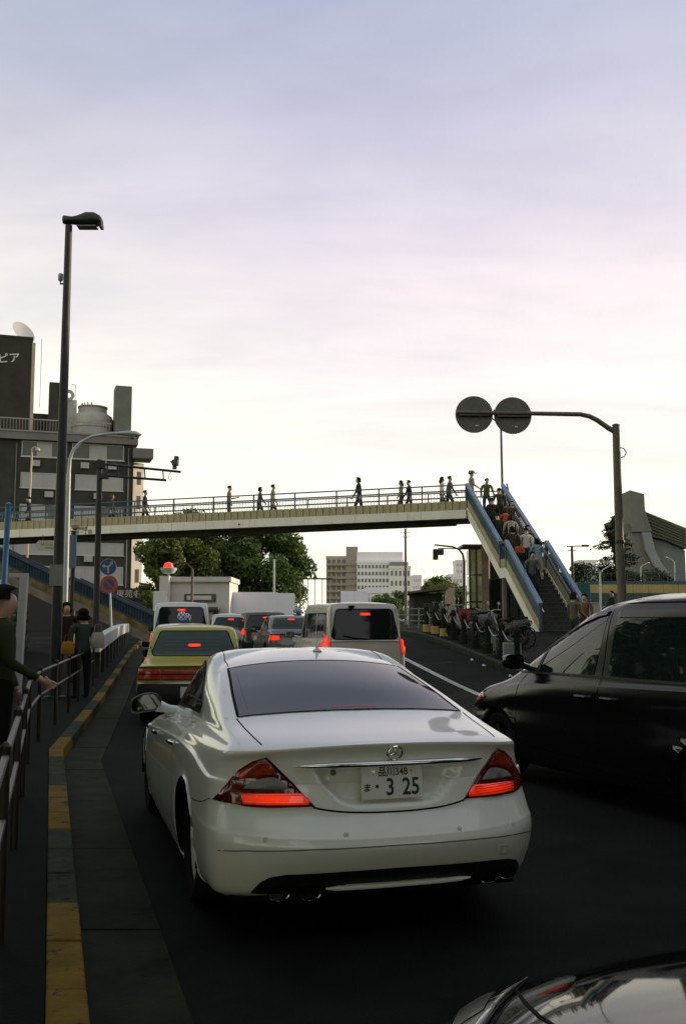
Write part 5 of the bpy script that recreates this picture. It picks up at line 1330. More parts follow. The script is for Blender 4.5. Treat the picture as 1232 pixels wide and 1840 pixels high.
# ------------------------------------------------------------------ people
def person_mesh(name, pose):
    """One continuous skinned body. Local +y is the way the person faces. pose: dict of joint offsets (metres)."""
    J = {}; E = []; RAD = {}; REG = {}
    def j(n, p, r, parent=None, reg=None):
        J[n] = Vector(p); RAD[n] = r
        if parent: E.append((parent, n)); REG[(parent, n)] = reg
    lean = pose.get('lean', 0.0); hip = pose.get('hip', .90); turn = pose.get('head', (0, 0))
    j('pelvis', (0, 0, hip), (.15, .11))
    j('waist', (0, lean*.25, hip+.16), (.135, .10), 'pelvis', 'top')
    j('chest', (0, lean*.6, hip+.36), (.165, .115), 'waist', 'top')
    j('collar', (0, lean*.85, hip+.52), (.11, .09), 'chest', 'top')
    j('neck', (0, lean*.95, hip+.58), (.055, .055), 'collar', 'skin')
    hx, hy = turn
    j('jaw', (hx*.5, lean+.025+hy*.5, hip+.645), (.062, .075), 'neck', 'skin')
    j('skull', (hx, lean+.01+hy, hip+.735), (.078, .095), 'jaw', 'skin')
    j('crown', (hx, lean+hy, hip+.79), (.05, .06), 'skull', 'skin')
    j('nose', (hx*.8, lean+.088+hy, hip+.69), (.016, .016), 'jaw', 'skin')
    for s, n in ((-1, 'l'), (1, 'r')):
        a = pose.get('arm_'+n, ((.03, -.03, -.27), (.0, .08, -.25)))
        sh = Vector((s*.175, lean*.8, hip+.485)); j('sh'+n, sh, (.068, .068), 'collar', 'top')
        el = sh+Vector((s*a[0][0], a[0][1], a[0][2])); j('el'+n, el, (.046, .046), 'sh'+n, 'top')
        wr = el+Vector((s*a[1][0], a[1][1], a[1][2])); j('wr'+n, wr, (.032, .036), 'el'+n, 'sleeve')
        d = (wr-el).normalized(); pa = wr+d*.07; j('pa'+n, pa, (.022, .038), 'wr'+n, 'skin')
        side = Vector((0, 1, 0))-d*d.y
        if side.length < .1: side = Vector((0, 0, 1))-d*d.z
        side.normalize(); inn = d.cross(side)
        for k in range(4):
            o = side*(.030-.020*k); L = (.036, .042, .040, .030)[k]
            j('f%d%s' % (k, n), pa+d*.035+o, (.010, .010), 'pa'+n, 'skin')
            j('g%d%s' % (k, n), pa+d*(.035+L)+o+inn*s*.012, (.008, .008), 'f%d%s' % (k, n), 'skin')
        j('t0'+n, wr+d*.035+side*.045, (.011, .011), 'pa'+n, 'skin')
        g = pose.get('leg_'+n, ((.0, .0), (.0, .0)))
        hp = Vector((s*.085, 0, hip-.05)); j('hp'+n, hp, (.092, .095), 'pelvis', 'leg')
        kn = hp+Vector((s*.01, g[0][0], -.40+g[0][1])); j('kn'+n, kn, (.062, .064), 'hp'+n, 'leg')
        an = kn+Vector((0, g[1][0], -.385+g[1][1])); j('an'+n, an, (.042, .045), 'kn'+n, 'shin')
        j('hl'+n, an+Vector((0, -.01, -.035)), (.036, .04), 'an'+n, 'shoe')
        j('to'+n, an+Vector((s*.015, .15, -.042)), (.034, .022), 'hl'+n, 'shoe')
    keys = list(J)
    me = bpy.data.meshes.new(name); me.from_pydata([tuple(J[k]) for k in keys], [(keys.index(a), keys.index(b)) for a, b in E], [])
    o = bpy.data.objects.new(name+'_s', me); COL.objects.link(o)
    sk = o.modifiers.new('skin', 'SKIN'); sk.use_smooth_shade = True; sk.branch_smoothing = .4
    sd = o.modifiers.new('sub', 'SUBSURF'); sd.levels = 1; sd.render_levels = 1
    lay = me.skin_vertices[0].data
    for i, k in enumerate(keys): lay[i].radius = RAD[k]; lay[i].use_root = (k == 'pelvis')
    dg = bpy.context.evaluated_depsgraph_get(); dg.update()
    out = bpy.data.meshes.new_from_object(o.evaluated_get(dg)); out.name = name
    bpy.data.objects.remove(o); bpy.data.meshes.remove(me)
    idx = {'skin': 0, 'top': 1, 'sleeve': 2, 'leg': 3, 'shin': 4, 'shoe': 5}
    segs = [(J[a], J[b], idx[REG[(a, b)]]) for a, b in E]
    out.materials.clear()
    for _ in range(6): out.materials.append(None)
    for p in out.polygons:
        c = p.center; best = None
        for a, b, r in segs:
            ab = b-a; t = max(0, min(1, (c-a).dot(ab)/max(ab.length_squared, 1e-9))); dd = (c-a-ab*t).length
            if best is None or dd < best[0]: best = (dd, r)
        p.material_index = best[1]; p.use_smooth = True
    lo = min(v.co.z for v in out.vertices)
    for v in out.vertices: v.co.z -= lo
    head = J['skull']+Vector((0, 0, -lo))
    return out, head
def hair_mesh(style):
    v = []; f = []; n = 16; m = 9
    for i in range(m):
        a = R(90)-R(105 if style == 'short' else 112)*i/(m-1)
        for k in range(n):
            th = 2*math.pi*k/n
            front = max(0, math.sin(th))
            r = 1.0; z = math.sin(a); c = math.cos(a)
            p = Vector((math.cos(th)*c*.090, math.sin(th)*c*.108-.012, z*.105+.022))
            if z < .42 and front > .15: p = Vector((p.x*.78, min(p.y, .03), p.z))
            v.append(p)
    if style == 'long':
        for q, (w, d, z) in enumerate(((.10, .085, -.08), (.105, .075, -.17), (.09, .05, -.25), (.04, .02, -.28))):
            for k in range(n):
                th = 2*math.pi*k/n; v.append(Vector((math.cos(th)*w, min(math.sin(th)*d, .0)-.045+ .02*math.sin(th), z)))
        m += 4
    elif style == 'bob':
        for q, (w, d, z) in enumerate(((.112, .10, -.03), (.115, .10, -.09), (.09, .07, -.12))):
            for k in range(n):
                th = 2*math.pi*k/n; v.append(Vector((math.cos(th)*w, min(math.sin(th)*d, .02)-.02, z)))
        m += 3
    for i in range(m-1):
        for k in range(n): f.append((i*n+k, i*n+(k+1) % n, (i+1)*n+(k+1) % n, (i+1)*n+k))
    me = bpy.data.meshes.new('hair'); me.from_pydata([tuple(p) for p in v], [], f)
    for p in me.polygons: p.use_smooth = True
    me.materials.append(None)
    return me
POSES = {
 'walk': dict(lean=.03, arm_l=((.03, .05, -.27), (.0, .10, -.23)), arm_r=((.03, -.07, -.26), (.0, .02, -.25)), leg_l=((.16, .03), (-.02, .0)), leg_r=((-.04, .0), (-.26, .06)), hip=.91),
 'walk2': dict(lean=.05, arm_l=((.03, -.06, -.26), (.0, .03, -.25)), arm_r=((.03, .06, -.27), (.0, .12, -.22)), leg_l=((-.05, .0), (-.22, .05)), leg_r=((.15, .02), (.02, .0)), hip=.91),
 'stand': dict(lean=.0, arm_l=((.04, .02, -.27), (.0, .08, -.24)), arm_r=((.03, .03, -.27), (-.03, .20, -.14))),
 'phone': dict(lean=.02, head=(0, .02), arm_l=((.03, .06, -.26), (-.08, .22, .05)), arm_r=((.03, .0, -.27), (.0, .07, -.25))),
 'climb': dict(lean=.10, arm_l=((.05, .05, -.26), (.0, .16, -.19)), arm_r=((.05, -.05, -.26), (.0, .10, -.24)), leg_l=((.24, .10), (-.06, -.0)), leg_r=((.02, .0), (-.10, .02)), hip=.90),
 'reach': dict(lean=.06, head=(0, .02), arm_l=((.05, .04, -.26), (.0, .20, .05)), arm_r=((.05, .02, -.27), (-.02, .21, .02))),
}
PM = {k: person_mesh('person_body_'+k, p) for k, p in POSES.items()}
HM = {k: hair_mesh(k) for k in ('short', 'bob', 'long')}
def cloth(c): 
    return mat('cloth_%d_%d_%d' % tuple(int(x*999) for x in c), c, .9, var=.12, vscale=9)
SKIN = mat('skin', (.42, .26, .18), .55, var=.06, vscale=12)
def person(label, loc, face, pose, top, legs, hair=('short', (.014, .011, .009)), sleeve=True, shin=None, shoe=(.03, .028, .025), h=1.68, bag=None, group=None, hat=None):
    t = thing('person', label, 'person', loc, R(face), group)
    me, head = PM[pose]
    b = bpy.data.objects.new('body', me); COL.objects.link(b); b.parent = t
    tm, lm = cloth(top), cloth(legs)
    for i, m in enumerate((SKIN, tm, tm if sleeve else SKIN, lm, cloth(shin) if isinstance(shin, tuple) else (SKIN if shin == 'skin' else lm), cloth(shoe))):
        b.material_slots[i].link = 'OBJECT'; b.material_slots[i].material = m
    hh = bpy.data.objects.new('hair', HM[hair[0]]); COL.objects.link(hh); hh.parent = t; hh.location = head
    hh.material_slots[0].link = 'OBJECT'; hh.material_slots[0].material = mat('hair_%d' % int(hair[1][0]*1000), hair[1], .8, var=.3, vscale=20)
    if hat:
        q = MB(); q.lathe([(.125, .035), (.12, .10), (.09, .15), (.02, .165)], 14, head); q.box(head.x-.08, head.x+.08, head.y+.08, head.y+.20, head.z+.035, head.z+.045); q.build('cap', cloth(hat), t, True)
    s = h/1.72; t.scale = (s*1.22, s*1.22, s)
    return t
def carry(label, cat, name, loc, size, col, rz=0, strap=True):
    """A bag hung from a shoulder or hand: its own thing."""
    t = thing(name, label, cat, loc, R(rz)); w, d, hgt = size
    q = MB(); v = []; n = 12
    for z, k in ((0, .82), (.08, 1.0), (.6, 1.0), (.9, .86), (1, .7)):
        for i in range(n):
            a = 2*math.pi*i/n; v.append((math.copysign(abs(math.cos(a))**.6, math.cos(a))*w/2*k, math.copysign(abs(math.sin(a))**.6, math.sin(a))*d/2*k, z*hgt))
    q.add(v, [(r*n+i, r*n+(i+1) % n, (r+1)*n+(i+1) % n, (r+1)*n+i) for r in range(4) for i in range(n)]+[tuple(reversed(range(n))), tuple(range(4*n, 5*n))]); q.build('pouch', cloth(col), t, True)
    if strap:
        q = MB(); q.tube([(-w*.3, 0, hgt*.95), (-w*.2, 0, hgt*1.5), (w*.2, 0, hgt*1.5), (w*.3, 0, hgt*.95)], .012, 6); q.build('strap', cloth(tuple(c*.5 for c in col)), t)
    return t
def build_people():
    bx = lambda px, Y: P(px, 900, Y).x
    def on_bridge(px, back=1.3):
        # the deck runs from (5.61,45) to (-30,52.07)
        f = (px-616)/1789*.996
        # solve x = f*y on the deck line set back from the near edge
        ax, ay, dx, dy = 5.61, 45.0+back, -35.61, 7.07
        s = (f*ay-ax)/(dx-f*dy); x = ax+dx*s; y = ay+dy*s
        return (x, y, 6.13+.5-.86*s)
    g = 'people crossing the footbridge'
    L = 98; Rr = -82
    dk = (.03, .032, .03)
    person('person in a dark suit walking right, at the left part of the footbridge', on_bridge(256), Rr, 'walk', dk, (.03, .03, .03), h=1.74, group=g)
    person('person in dark clothes at the far left end of the footbridge', on_bridge(48), L, 'walk2', (.025, .025, .03), (.03, .03, .03), h=1.7, group=g)
    person('person with reddish hair half hidden behind the footbridge rail, by the gantry pole', on_bridge(196), Rr, 'walk', (.06, .045, .035), (.04, .04, .04), ('bob', (.10, .045, .02)), h=1.62, group=g)
    person('person holding a phone to the face, third from the left on the footbridge', on_bridge(409), Rr, 'phone', (.20, .17, .12), (.07, .065, .06), h=1.72, group=g)
    person('person with a bob and dark top, left of the pair near the footbridge middle', on_bridge(464), Rr, 'walk2', (.12, .115, .09), (.06, .055, .05), ('bob', (.02, .015, .012)), h=1.60, group=g)
    person('person in an olive top walking right, right of the pair near the middle', on_bridge(488), Rr, 'walk', (.22, .21, .10), (.06, .06, .05), h=1.70, group=g)
    person('person in a dark coat standing alone, right of the footbridge middle', on_bridge(646), L, 'walk2', (.04, .038, .034), (.03, .03, .03), ('bob', (.015, .012, .01)), h=1.82, group=g)
    person('person in a grey top, left one of a couple walking close together on the footbridge', on_bridge(722), L, 'walk', (.20, .19, .15), (.05, .05, .05), ('long', (.02, .014, .01)), h=1.58, group=g)
    person('person in a dark jacket, right one of the close couple on the footbridge', on_bridge(737, 1.6), L, 'walk2', (.04, .05, .035), (.05, .05, .05), h=1.60, group=g)
    person('person in a white top with long hair, near the footbridge\'s right end', on_bridge(795), Rr, 'walk', (.50, .48, .46), (.09, .085, .08), ('long', (.03, .02, .015)), h=1.66, group=g)
    person('person in a grey jacket walking beside the one in white', on_bridge(808, 1.7), Rr, 'walk2', (.13, .12, .10), (.06, .06, .055), h=1.72, group=g)
    # on the stair: local frame of the stairway
    O = Vector((5.66, 44.98, 6.60)); d = Vector((math.cos(st_ang), math.sin(st_ang), 0)); r = Vector((-d.y, d.x, 0))
    def on_stair(s, w):
        if s < 0: z = 0
        elif s < 4.95: z = -3.03*(math.floor(s/.261)+1)*.261/4.95 if s > 0 else 0
        elif s < 5.7: z = -3.03
        else: z = -3.03-2.55*min(1, (math.floor((s-5.7)/.26)+1)*.26/3.9)
        p = O+d*s+r*w; return (p.x, p.y, O.z+z)
    g2 = 'people on the right-hand stairway'
    up, dn = math.degrees(st_ang)+90, math.degrees(st_ang)-90
    person('person in a cap and beige jacket standing at the head of the stairway', on_stair(-.6, .35), Rr, 'stand', (.26, .22, .16), (.10, .09, .075), hat=(.20, .17, .13), h=1.76, group=g2)
    person('person in an olive top just starting down the stairway', on_stair(.45, .75), dn, 'climb', (.12, .10, .05), (.05, .07, .09), h=1.62, group=g2)
    person('person with a white stripe down the dark jacket, upper stairway', on_stair(2.1, .55), up, 'climb', (.03, .03, .025), (.03, .03, .03), h=1.68, group=g2)
    person('person with an orange jacket halfway up the stairway', on_stair(3.0, .85), up, 'climb', (.30, .085, .035), (.05, .05, .045), ('bob', (.05, .03, .018)), h=1.62, group=g2)
    person('person in a pale grey jacket and dark trousers above the stair landing', on_stair(3.9, .80), up, 'climb', (.30, .28, .23), (.03, .03, .028), ('bob', (.03, .02, .012)), h=1.72, group=g2)
    person('person in a white shirt on the stair landing', on_stair(5.2, 1.0), up, 'walk', (.50, .48, .44), (.07, .065, .06), h=1.70, group=g2)
    person('person in a light blue shirt and pale trousers climbing the lower stairway', on_stair(6.3, 1.1), up, 'climb', (.16, .24, .28), (.36, .33, .20), ('bob', (.012, .01, .008)), h=1.68, group=g2)
    for k, (ss, w, lab, top, leg, hr) in enumerate(((1.2, 1.15, 'person in a dark jumper by the right rail, near the head of the stairway', (.05, .048, .04), (.03, .03, .03), 'short'), (2.6, 1.2, 'person in a brown coat by the right rail, upper stairway', (.09, .06, .035), (.035, .03, .028), 'bob'), (3.5, .35, 'person in black by the left rail, upper stairway', (.025, .024, .022), (.02, .02, .02), 'short'), (4.5, 1.25, 'person in a dull green coat just above the stair landing', (.06, .07, .04), (.03, .03, .028), 'long'), (5.35, .4, 'person in dark brown on the stair landing by the left rail', (.05, .035, .025), (.025, .025, .025), 'bob'), (7.4, .45, 'person in a grey coat low on the stairway by the left rail', (.11, .11, .10), (.03, .03, .03), 'short'))):
        person(lab, on_stair(ss, w), up if k % 2 == 0 else dn, 'climb', top, leg, (hr, (.016, .012, .01)), h=1.6+.03*k, group=g2)
    p = on_stair(5.6, .55)
    carry('orange bag carried on the stair landing beside the white shirt', 'bag', 'orange_bag', (p[0], p[1]-.1, p[2]+.62), (.40, .22, .28), (.40, .09, .03))
    p = on_stair(2.1, .55)
    # waiting at the foot of the stair
    for px, py, Y, lab, top, hr in ((1030, 1066, 29, 'person with swept hair in an olive jacket, in front of the stair foot', (.11, .095, .06), 'bob'), (1049, 1073, 30.5, 'person with a pale face just right of the one in the olive jacket', (.16, .08, .05), 'short'), (862, 1052, 70, 'dark figure far behind near the barrier', dk, 'short')):
        if px == 862: continue
        p = P(px, py, Y); z = gz(p.x, Y)+.14
        person(lab, (p.x, Y, z), -60 if px == 1030 else 150, 'stand', top, (.04, .04, .035), (hr, (.02, .014, .01)), h=max(1.5, min(1.9, p.z-z)))
    # right far pavement
    p = P(1098, 1060, 50); person('person in dark clothes standing by the teal barrier', (p.x, 50, gz(p.x, 50)+.14), 100, 'stand', dk, dk, h=1.7)
    # left pavement
    p = P(4, 1080, 8.6); person('man in a dark green top standing at the left edge', (p.x+.02, 8.6, .138), -70, 'stand', (.030, .036, .016), (.010, .010, .009), sleeve=True, h=1.74)
    p = P(150, 1103, 19.0); w = person('woman with black hair and a grey-green top beside the railing', (p.x, 19, gz(p.x, 19)+.138), 40, 'stand', (.045, .058, .048), (.015, .018, .015), ('bob', (.008, .007, .006)), sleeve=False, h=1.64)
    carry('pale tote bag on the back of the woman in the grey-green top', 'bag', 'tote_bag', (p.x+.30, 18.95, .138+.93), (.26, .14, .30), (.36, .33, .28), 30)
    carry('orange-brown handbag held in front of the woman by the railing', 'bag', 'handbag', (p.x-.22, 18.8, .138+.82), (.24, .12, .24), (.36, .18, .03), 20)
    p = P(128, 1078, 23.0); person('person with dark hair in brown, partly hidden behind the narrow signboard pole', (p.x-.1, 23.0, gz(p.x, 23)+.138), -150, 'stand', (.025, .016, .012), (.01, .01, .01), ('bob', (.015, .012, .01)), h=1.78)
build_people()
# ------------------------------------------------------------------ the white coupe-like saloon in front
CLS_LV = [
 dict(W=.80, yr=.32, yf=4.60, zr=.24, zs=[.18]*9, zf=.20, r=.30, rf=.5),
 dict(W=.885, yr=.150, yf=4.80, zr=.275, zs=[.235,.22,.19,.18,.18,.18,.18,.19,.21], zf=.20, r=.36, rf=.5),
 dict(W=.925, yr=.052, yf=4.87, zr=.385, zs=[.36,.36,.36,.35,.34,.34,.34,.34,.34], zf=.34, r=.42, rf=.5),
 dict(W=.938, yr=.0, yf=4.91, zr=.485, zs=[.49,.52,.53,.52,.50,.49,.48,.47,.46], zf=.45, r=.46, rf=.55),
 dict(W=.940, yr=.004, yf=4.905, zr=.535, zs=[.56,.61,.62,.61,.59,.57,.56,.54,.52], zf=.51, r=.47, rf=.6),
 dict(W=.937, yr=.022, yf=4.90, zr=.565, zs=[.595,.66,.67,.65,.63,.61,.59,.57,.55], zf=.54, r=.48, rf=.6),
 dict(W=.930, yr=.088, yf=4.87, zr=.655, zs=[.70,.78,.79,.77,.75,.72,.70,.67,.63], zf=.60, r=.46, rf=.62),
 dict(W=.918, yr=.122, yf=4.82, zr=.785, zs=[.80,.86,.87,.855,.835,.81,.78,.75,.70], zf=.66, r=.42, rf=.65),
 dict(W=.898, yr=.122, yf=4.81, zr=.805, zs=[.815,.874,.884,.869,.849,.824,.793,.762,.712], zf=.67, r=.41, rf=.65),
 dict(W=.868, yr=.118, yf=4.72, zr=.935, zs=[.89,.925,.935,.925,.905,.88,.85,.81,.76], zf=.72, r=.36, rf=.7),
 dict(W=.845, yr=.088, yf=4.60, zr=.990, zs=[.935,.95,.955,.945,.925,.90,.87,.83,.79], zf=.75, r=.33, rf=.7),
 dict(W=.825, yr=.110, yf=4.50, zr=1.001, zs=[.96,.97,.975,.965,.945,.92,.89,.85,.81], zf=.78, r=.30, rf=.7),
 dict(W=.795, yr=.24, yf=4.15, zr=1.022, zs=[.995,1.0,1.0,.985,.965,.94,.92,.90,.88], zf=.86, r=.28, rf=.6),
 dict(W=.775, yr=.70, yf=3.72, zr=1.095, zs=[1.065,1.06,1.045,1.025,1.005,.985,.97,.96,.95], zf=.955, r=.16, rf=.35, bow=.05, bf=.3),
 dict(W=.725, yr=1.18, yf=3.36, zr=1.235, zs=[1.19,1.20,1.20,1.195,1.18,1.16,1.14,1.13,1.12], zf=1.12, r=.16, rf=.3, bow=.05, bf=.25),
 dict(W=.635, yr=1.66, yf=2.98, zr=1.345, zs=[1.31,1.34,1.355,1.358,1.352,1.34,1.325,1.31,1.30], zf=1.29, r=.14, rf=.2, bow=.05, bf=.2),
 dict(W=.475, yr=1.95, yf=2.80, zr=1.395, zs=[1.37,1.392,1.402,1.405,1.402,1.397,1.388,1.38,1.37], zf=1.36, r=.1, rf=.1, bow=.05, bf=.1),
 dict(W=.18, yr=2.15, yf=2.6, zr=1.418, zs=[1.415,1.418,1.42,1.42,1.418,1.415,1.412,1.408,1.404], zf=1.40, r=.05, rf=.05, bow=.02, bf=.02),
 dict(W=.004, yr=2.3, yf=2.45, zr=1.422, zs=[1.422,1.422,1.422,1.422,1.422,1.421,1.42,1.418,1.417], zf=1.417, r=.02, rf=.02, bow=.01, bf=.01),
]
CLS_WS = [.972, .99, 1.0, 1.0, 1.0, 1.0, .998, .99, .965]
def mir(poly): return [(-x, y) for x, y in poly][::-1]
def build_saloon():
    t = thing('white_saloon', 'white four-door saloon with red taillights, stopped right ahead of the camera', 'car', (.28, 5.10, 0), R(15.9))
    paint = mat('white_pearl_paint', (.71, .715, .655), .30, coat=1.0, var=.03, vscale=3)
    paint.node_tree.nodes['Principled BSDF'].inputs['Coat Roughness'].default_value = .045
    glass = mat('tinted_rear_glass', (.026, .034, .027), .04, spec=.5)
    sglass = mat('dark_side_glass', (.008, .010, .010), .04)
    black = mat('gap_black', (.004, .004, .004), .8)
    chrome = mat('chrome', (.75, .75, .76), .08, 1.0)
    sh = Shell(CLS_LV, CLS_WS, 9, wheels=((1.19, .335), (4.05, .335)), wr=.372, pexp=2.7)
    # plate recess pushed into the tailgate, and the dark lower valance pushed under the bumper
    rec = [(-.40, .885), (-.345, .78), (-.26, .70), (-.17, .685), (.17, .685), (.26, .70), (.345, .78), (.40, .885)]
    def dist_in(x, z):
        d = 1.0
        for i in range(len(rec)):
            a = Vector(rec[i]); b = Vector(rec[(i+1) % len(rec)]); e = b-a
            nx, nz = -e.y, e.x; l = math.hypot(nx, nz)
            d = min(d, ((x-a.x)*nx + (z-a.y)*nz)/l)
        return d
    for v in sh.bm.verts:
        if v.co.y < .45 and .6 < v.co.z < .93 and abs(v.co.x) < .5:
            v.co.y += .046*smooth(dist_in(v.co.x, v.co.z)/.026)
    bmesh.ops.recalc_face_normals(sh.bm, faces=sh.bm.faces)
    sh.body('body', paint, t)
    # rear window
    top = [(-.585, 1.705), (-.40, 1.69), (-.2, 1.685), (0, 1.684)]
    side = [(-.672, .82), (-.657, 1.0), (-.64, 1.2), (-.612, 1.45)]
    bot = [(0, .747), (-.26, .757), (-.48, .78)]
    half = bot + side + top                      # from bottom centre clockwise on the left
    poly = half + [(-x, y) for x, y in half[::-1]][1:-1]
    rw = sh.patch('rear_window', poly, 'Z', glass, t, off=.0025)
    sh.ribbon('window_seal', poly, 'Z', black, rw, w=.016, off=.0035, closed=True)
    sh.ribbon('defroster_edge', [(-.60, .90), (-.59, 1.1), (-.575, 1.3), (-.555, 1.55)], 'Z', mat('faint_line', (.03, .035, .035), .4), rw, w=.004, off=.0034)
    sh.patch('shelf_brake_light', [(-.13, .795), (.14, .795), (.14, .812), (-.13, .812)], 'Z', mat('shelf_light', (.22, .02, .012), .4, emit=(1, .06, .02), estr=.10), rw, off=.004, step=.04)
    sh.patch('shelf_sticker', [(.0, .768), (.13, .768), (.13, .776), (.0, .776)], 'Z', mat('shelf_sticker', (.3, .31, .31), .5), rw, off=.004, step=.04)
    # side windows
    sw = curve2([(3.46, .965), (3.1, 1.14), (2.8, 1.26), (2.5, 1.318), (2.2, 1.322), (2.0, 1.285), (1.84, 1.215), (1.70, 1.135), (1.60, 1.07)], 5) + [(1.62, 1.045), (2.2, 1.028), (2.8, 1.0), (3.3, .97)]
    for s in (-1, 1):
        w = sh.patch('side_window', sw, 'X', sglass, t, side=s, off=.003)
        sh.ribbon('window_trim', [(1.60, 1.04), (2.2, 1.022), (2.8, .994), (3.42, .958)], 'X', black, w, side=s, w=.022, off=.006)
        sh.ribbon('window_trim', sw[:41], 'X', black, w, side=s, w=.014, off=.006)
        sh.ribbon('pillar_trim', [(2.42, 1.02), (2.36, 1.315)], 'X', black, w, side=s, w=.03, off=.005)
        # door and fuel-flap gaps
        sh.ribbon('door_gap', curve2([(1.60, 1.03), (1.64, .93), (1.72, .80), (1.70, .66), (1.66, .52), (1.72, .36), (1.85, .25)], 4), 'X', black, t, side=s, w=.005)
        sh.ribbon('door_gap', [(2.42, 1.01), (2.46, .8), (2.46, .45), (2.44, .25)], 'X', black, t, side=s, w=.005)
        sh.ribbon('door_gap', [(3.45, .95), (3.5, .8), (3.52, .45), (3.50, .25)], 'X', black, t, side=s, w=.005)
        sh.ribbon('bumper_seam', curve2([(.44, .705), (.55, .672), (.70, .650), (.84, .640)], 3), 'X', black, t, side=s, w=.005)
        for hy, hz in ((2.86, .785), (1.80, .835)):
            l, nn = sh.hit(hy, hz, 'X', s)
            h = MB(); h.tube([(l.x+s*.004, hy-.10, hz), (l.x+s*.026, hy-.07, hz+.004), (l.x+s*.028, hy+.05, hz+.001), (l.x+s*.004, hy+.09, hz-.003)], [.010, .014, .014, .010], 8)
            h.build('door_handle', chrome, t, True)
        # roof joint beside the window, down to the boot line
        sh.ribbon('roof_joint', [(s*.575, 1.75), (s*.56, 2.0), (s*.53, 2.3), (s*.50, 2.6)], 'Z', black, t, w=.006)
        sh.ribbon('boot_gap', [(s*.683, .80), (s*.672, .60), (s*.66, .42), (s*.645, .27)], 'Z', black, t, w=.007)
        # lamps
        lp = [(-.63, .935), (-.69, .912), (-.75, .865), (-.80, .80), (-.868, .706), (-.80, .699), (-.728, .688), (-.63, .685), (-.40, .692), (-.445, .74), (-.505, .81), (-.575, .88)]
        lit = [(-.742, .748), (-.465, .757), (-.425, .715), (-.43, .70), (-.63, .697), (-.737, .700)]
        clr = curve2([(-.735, .772), (-.70, .802), (-.65, .825), (-.585, .832), (-.545, .805), (-.52, .775)], 3)
        up = [(-.63, .922), (-.69, .90), (-.745, .855), (-.775, .812), (-.70, .825), (-.64, .846), (-.575, .85), (-.60, .89)]
        if s > 0: lp, lit, clr, up = mir(lp), mir(lit), mir(clr), mir(up)
        lamp = sh.patch('taillight', lp, 'Y', mat('lamp_dark_red', (.10, .006, .003), .12, coat=1.0), t, off=.001, depth=.009, step=.035)
        sh.patch('brake_lens', lit, 'Y', mat('brake_lit', (.45, .012, .004), .2, coat=1.0, emit=(1.0, .035, .006), estr=.75, glow=42), lamp, off=.011, depth=.003, step=.03)
        sh.patch('reversing_lens', clr, 'Y', mat('lens_clear', (.22, .20, .16), .15, coat=1.0, var=.35, vscale=50), lamp, off=.0105, depth=.003, step=.02)
        sh.patch('upper_lens', up, 'Y', mat('lens_amber', (.33, .035, .008), .2, coat=1.0, var=.6, vscale=14), lamp, off=.0105, depth=.002, step=.025)
        if s > 0:
            for q in range(4):
                z = .708 + q*.012
                sh.ribbon('lens_rib', [(.47 - (z-.7)*.2, z), (.80, z+.004)], 'Y', mat('lens_rib_red', (.3, .01, .003), .3), lamp, w=.003, off=.0165)
    # boot lid lower edge
    low = curve2([(-.405, .688), (-.35, .676), (-.26, .664), (-.13, .657), (0, .655), (.13, .657), (.26, .664), (.35, .676), (.405, .688)], 4)
    sh.ribbon('boot_gap', low, 'Y', black, t, w=.009)
    for s in (-1, 1):
        sh.ribbon('boot_gap', [(s*.405, .688), (s*.45, .735), (s*.51, .81), (s*.58, .88), (s*.638, .94)], 'Y', black, t, w=.007, off=.012)
    sh.ribbon('bumper_line', [(-.86, .475), (-.74, .492), (-.45, .505), (0, .51), (.45, .505), (.74, .492), (.86, .475)], 'Y', mat('seam_grey', (.10, .10, .09), .6), t, w=.006)
    # chrome grip bar with a rounded section and pointed ends
    mb = MB(); pts = []; rad = []
    for i in range(25):
        u = -1+2*i/24; x = u*.515+.012
        l, nn = sh.hit(x, .888+.004*(1-u*u), 'Y')
        pts.append(l+Vector((0, -.014, 0))); rad.append(.0155*(1-abs(u)**6)+.002)
    mb.tube(pts, rad, 10); mb.build('chrome_bar', chrome, t, True)
    # number plate
    plate = bpy.data.objects.new('number_plate', None); COL.objects.link(plate); plate.parent = t
    plate.location = (0.004, .120, .797); plate.rotation_euler = (R(-5), 0, 0)
    q = MB(); q.box(-.165, .165, -.004, .004, -.0825, .0825); q.build('plate_sheet', mat('plate_white', (.62, .61, .58), .45), plate, bevel=.003)
    green = mat('plate_green', (.008, .03, .018), .5)
    rot = (R(90), 0, 0)
    text_mesh('plate_text', '品川348', .050, green, plate, (.004, -.0052, .050), rot, .0006, sx=.92, bold=.0008)
    text_mesh('plate_text', 'ま', .044, green, plate, (-.135, -.0052, -.026), rot, .0006, bold=.001)
    text_mesh('plate_text', '・', .075, green, plate, (-.082, -.0052, -.024), rot, .0006, bold=.001)
    text_mesh('plate_text', '3', .118, green, plate, (-.012, -.0052, -.027), rot, .0006, sx=.82, bold=.0022)
    text_mesh('plate_text', '25', .118, green, plate, (.100, -.0052, -.027), rot, .0006, sx=.82, bold=.0022)
    q = MB()
    q.lathe([(.001, -.012), (.010, -.011), (.013, -.006), (.013, -.003), (.001, -.003)], 14, (-.103, 0, .052), 'Y')
    q.build('plate_seal', mat('seal_cap', (.75, .74, .70), .2, .3), plate, True)
    q = MB()
    q.lathe([(.001, -.008), (.006, -.008), (.007, -.003), (.001, -.003)], 10, (.105, 0, .055), 'Y'); q.build('plate_bolt', mat('bolt_yellow', (.35, .28, .08), .4, .5), plate, True)
    # star emblem on the lid
    l, nn = sh.hit(.012, .950, 'Y')
    em = MB(); rr = .040
    em.tube([(math.cos(a)*rr, 0, math.sin(a)*rr) for a in [2*math.pi*i/28 for i in range(29)]], .0048, 6, False)
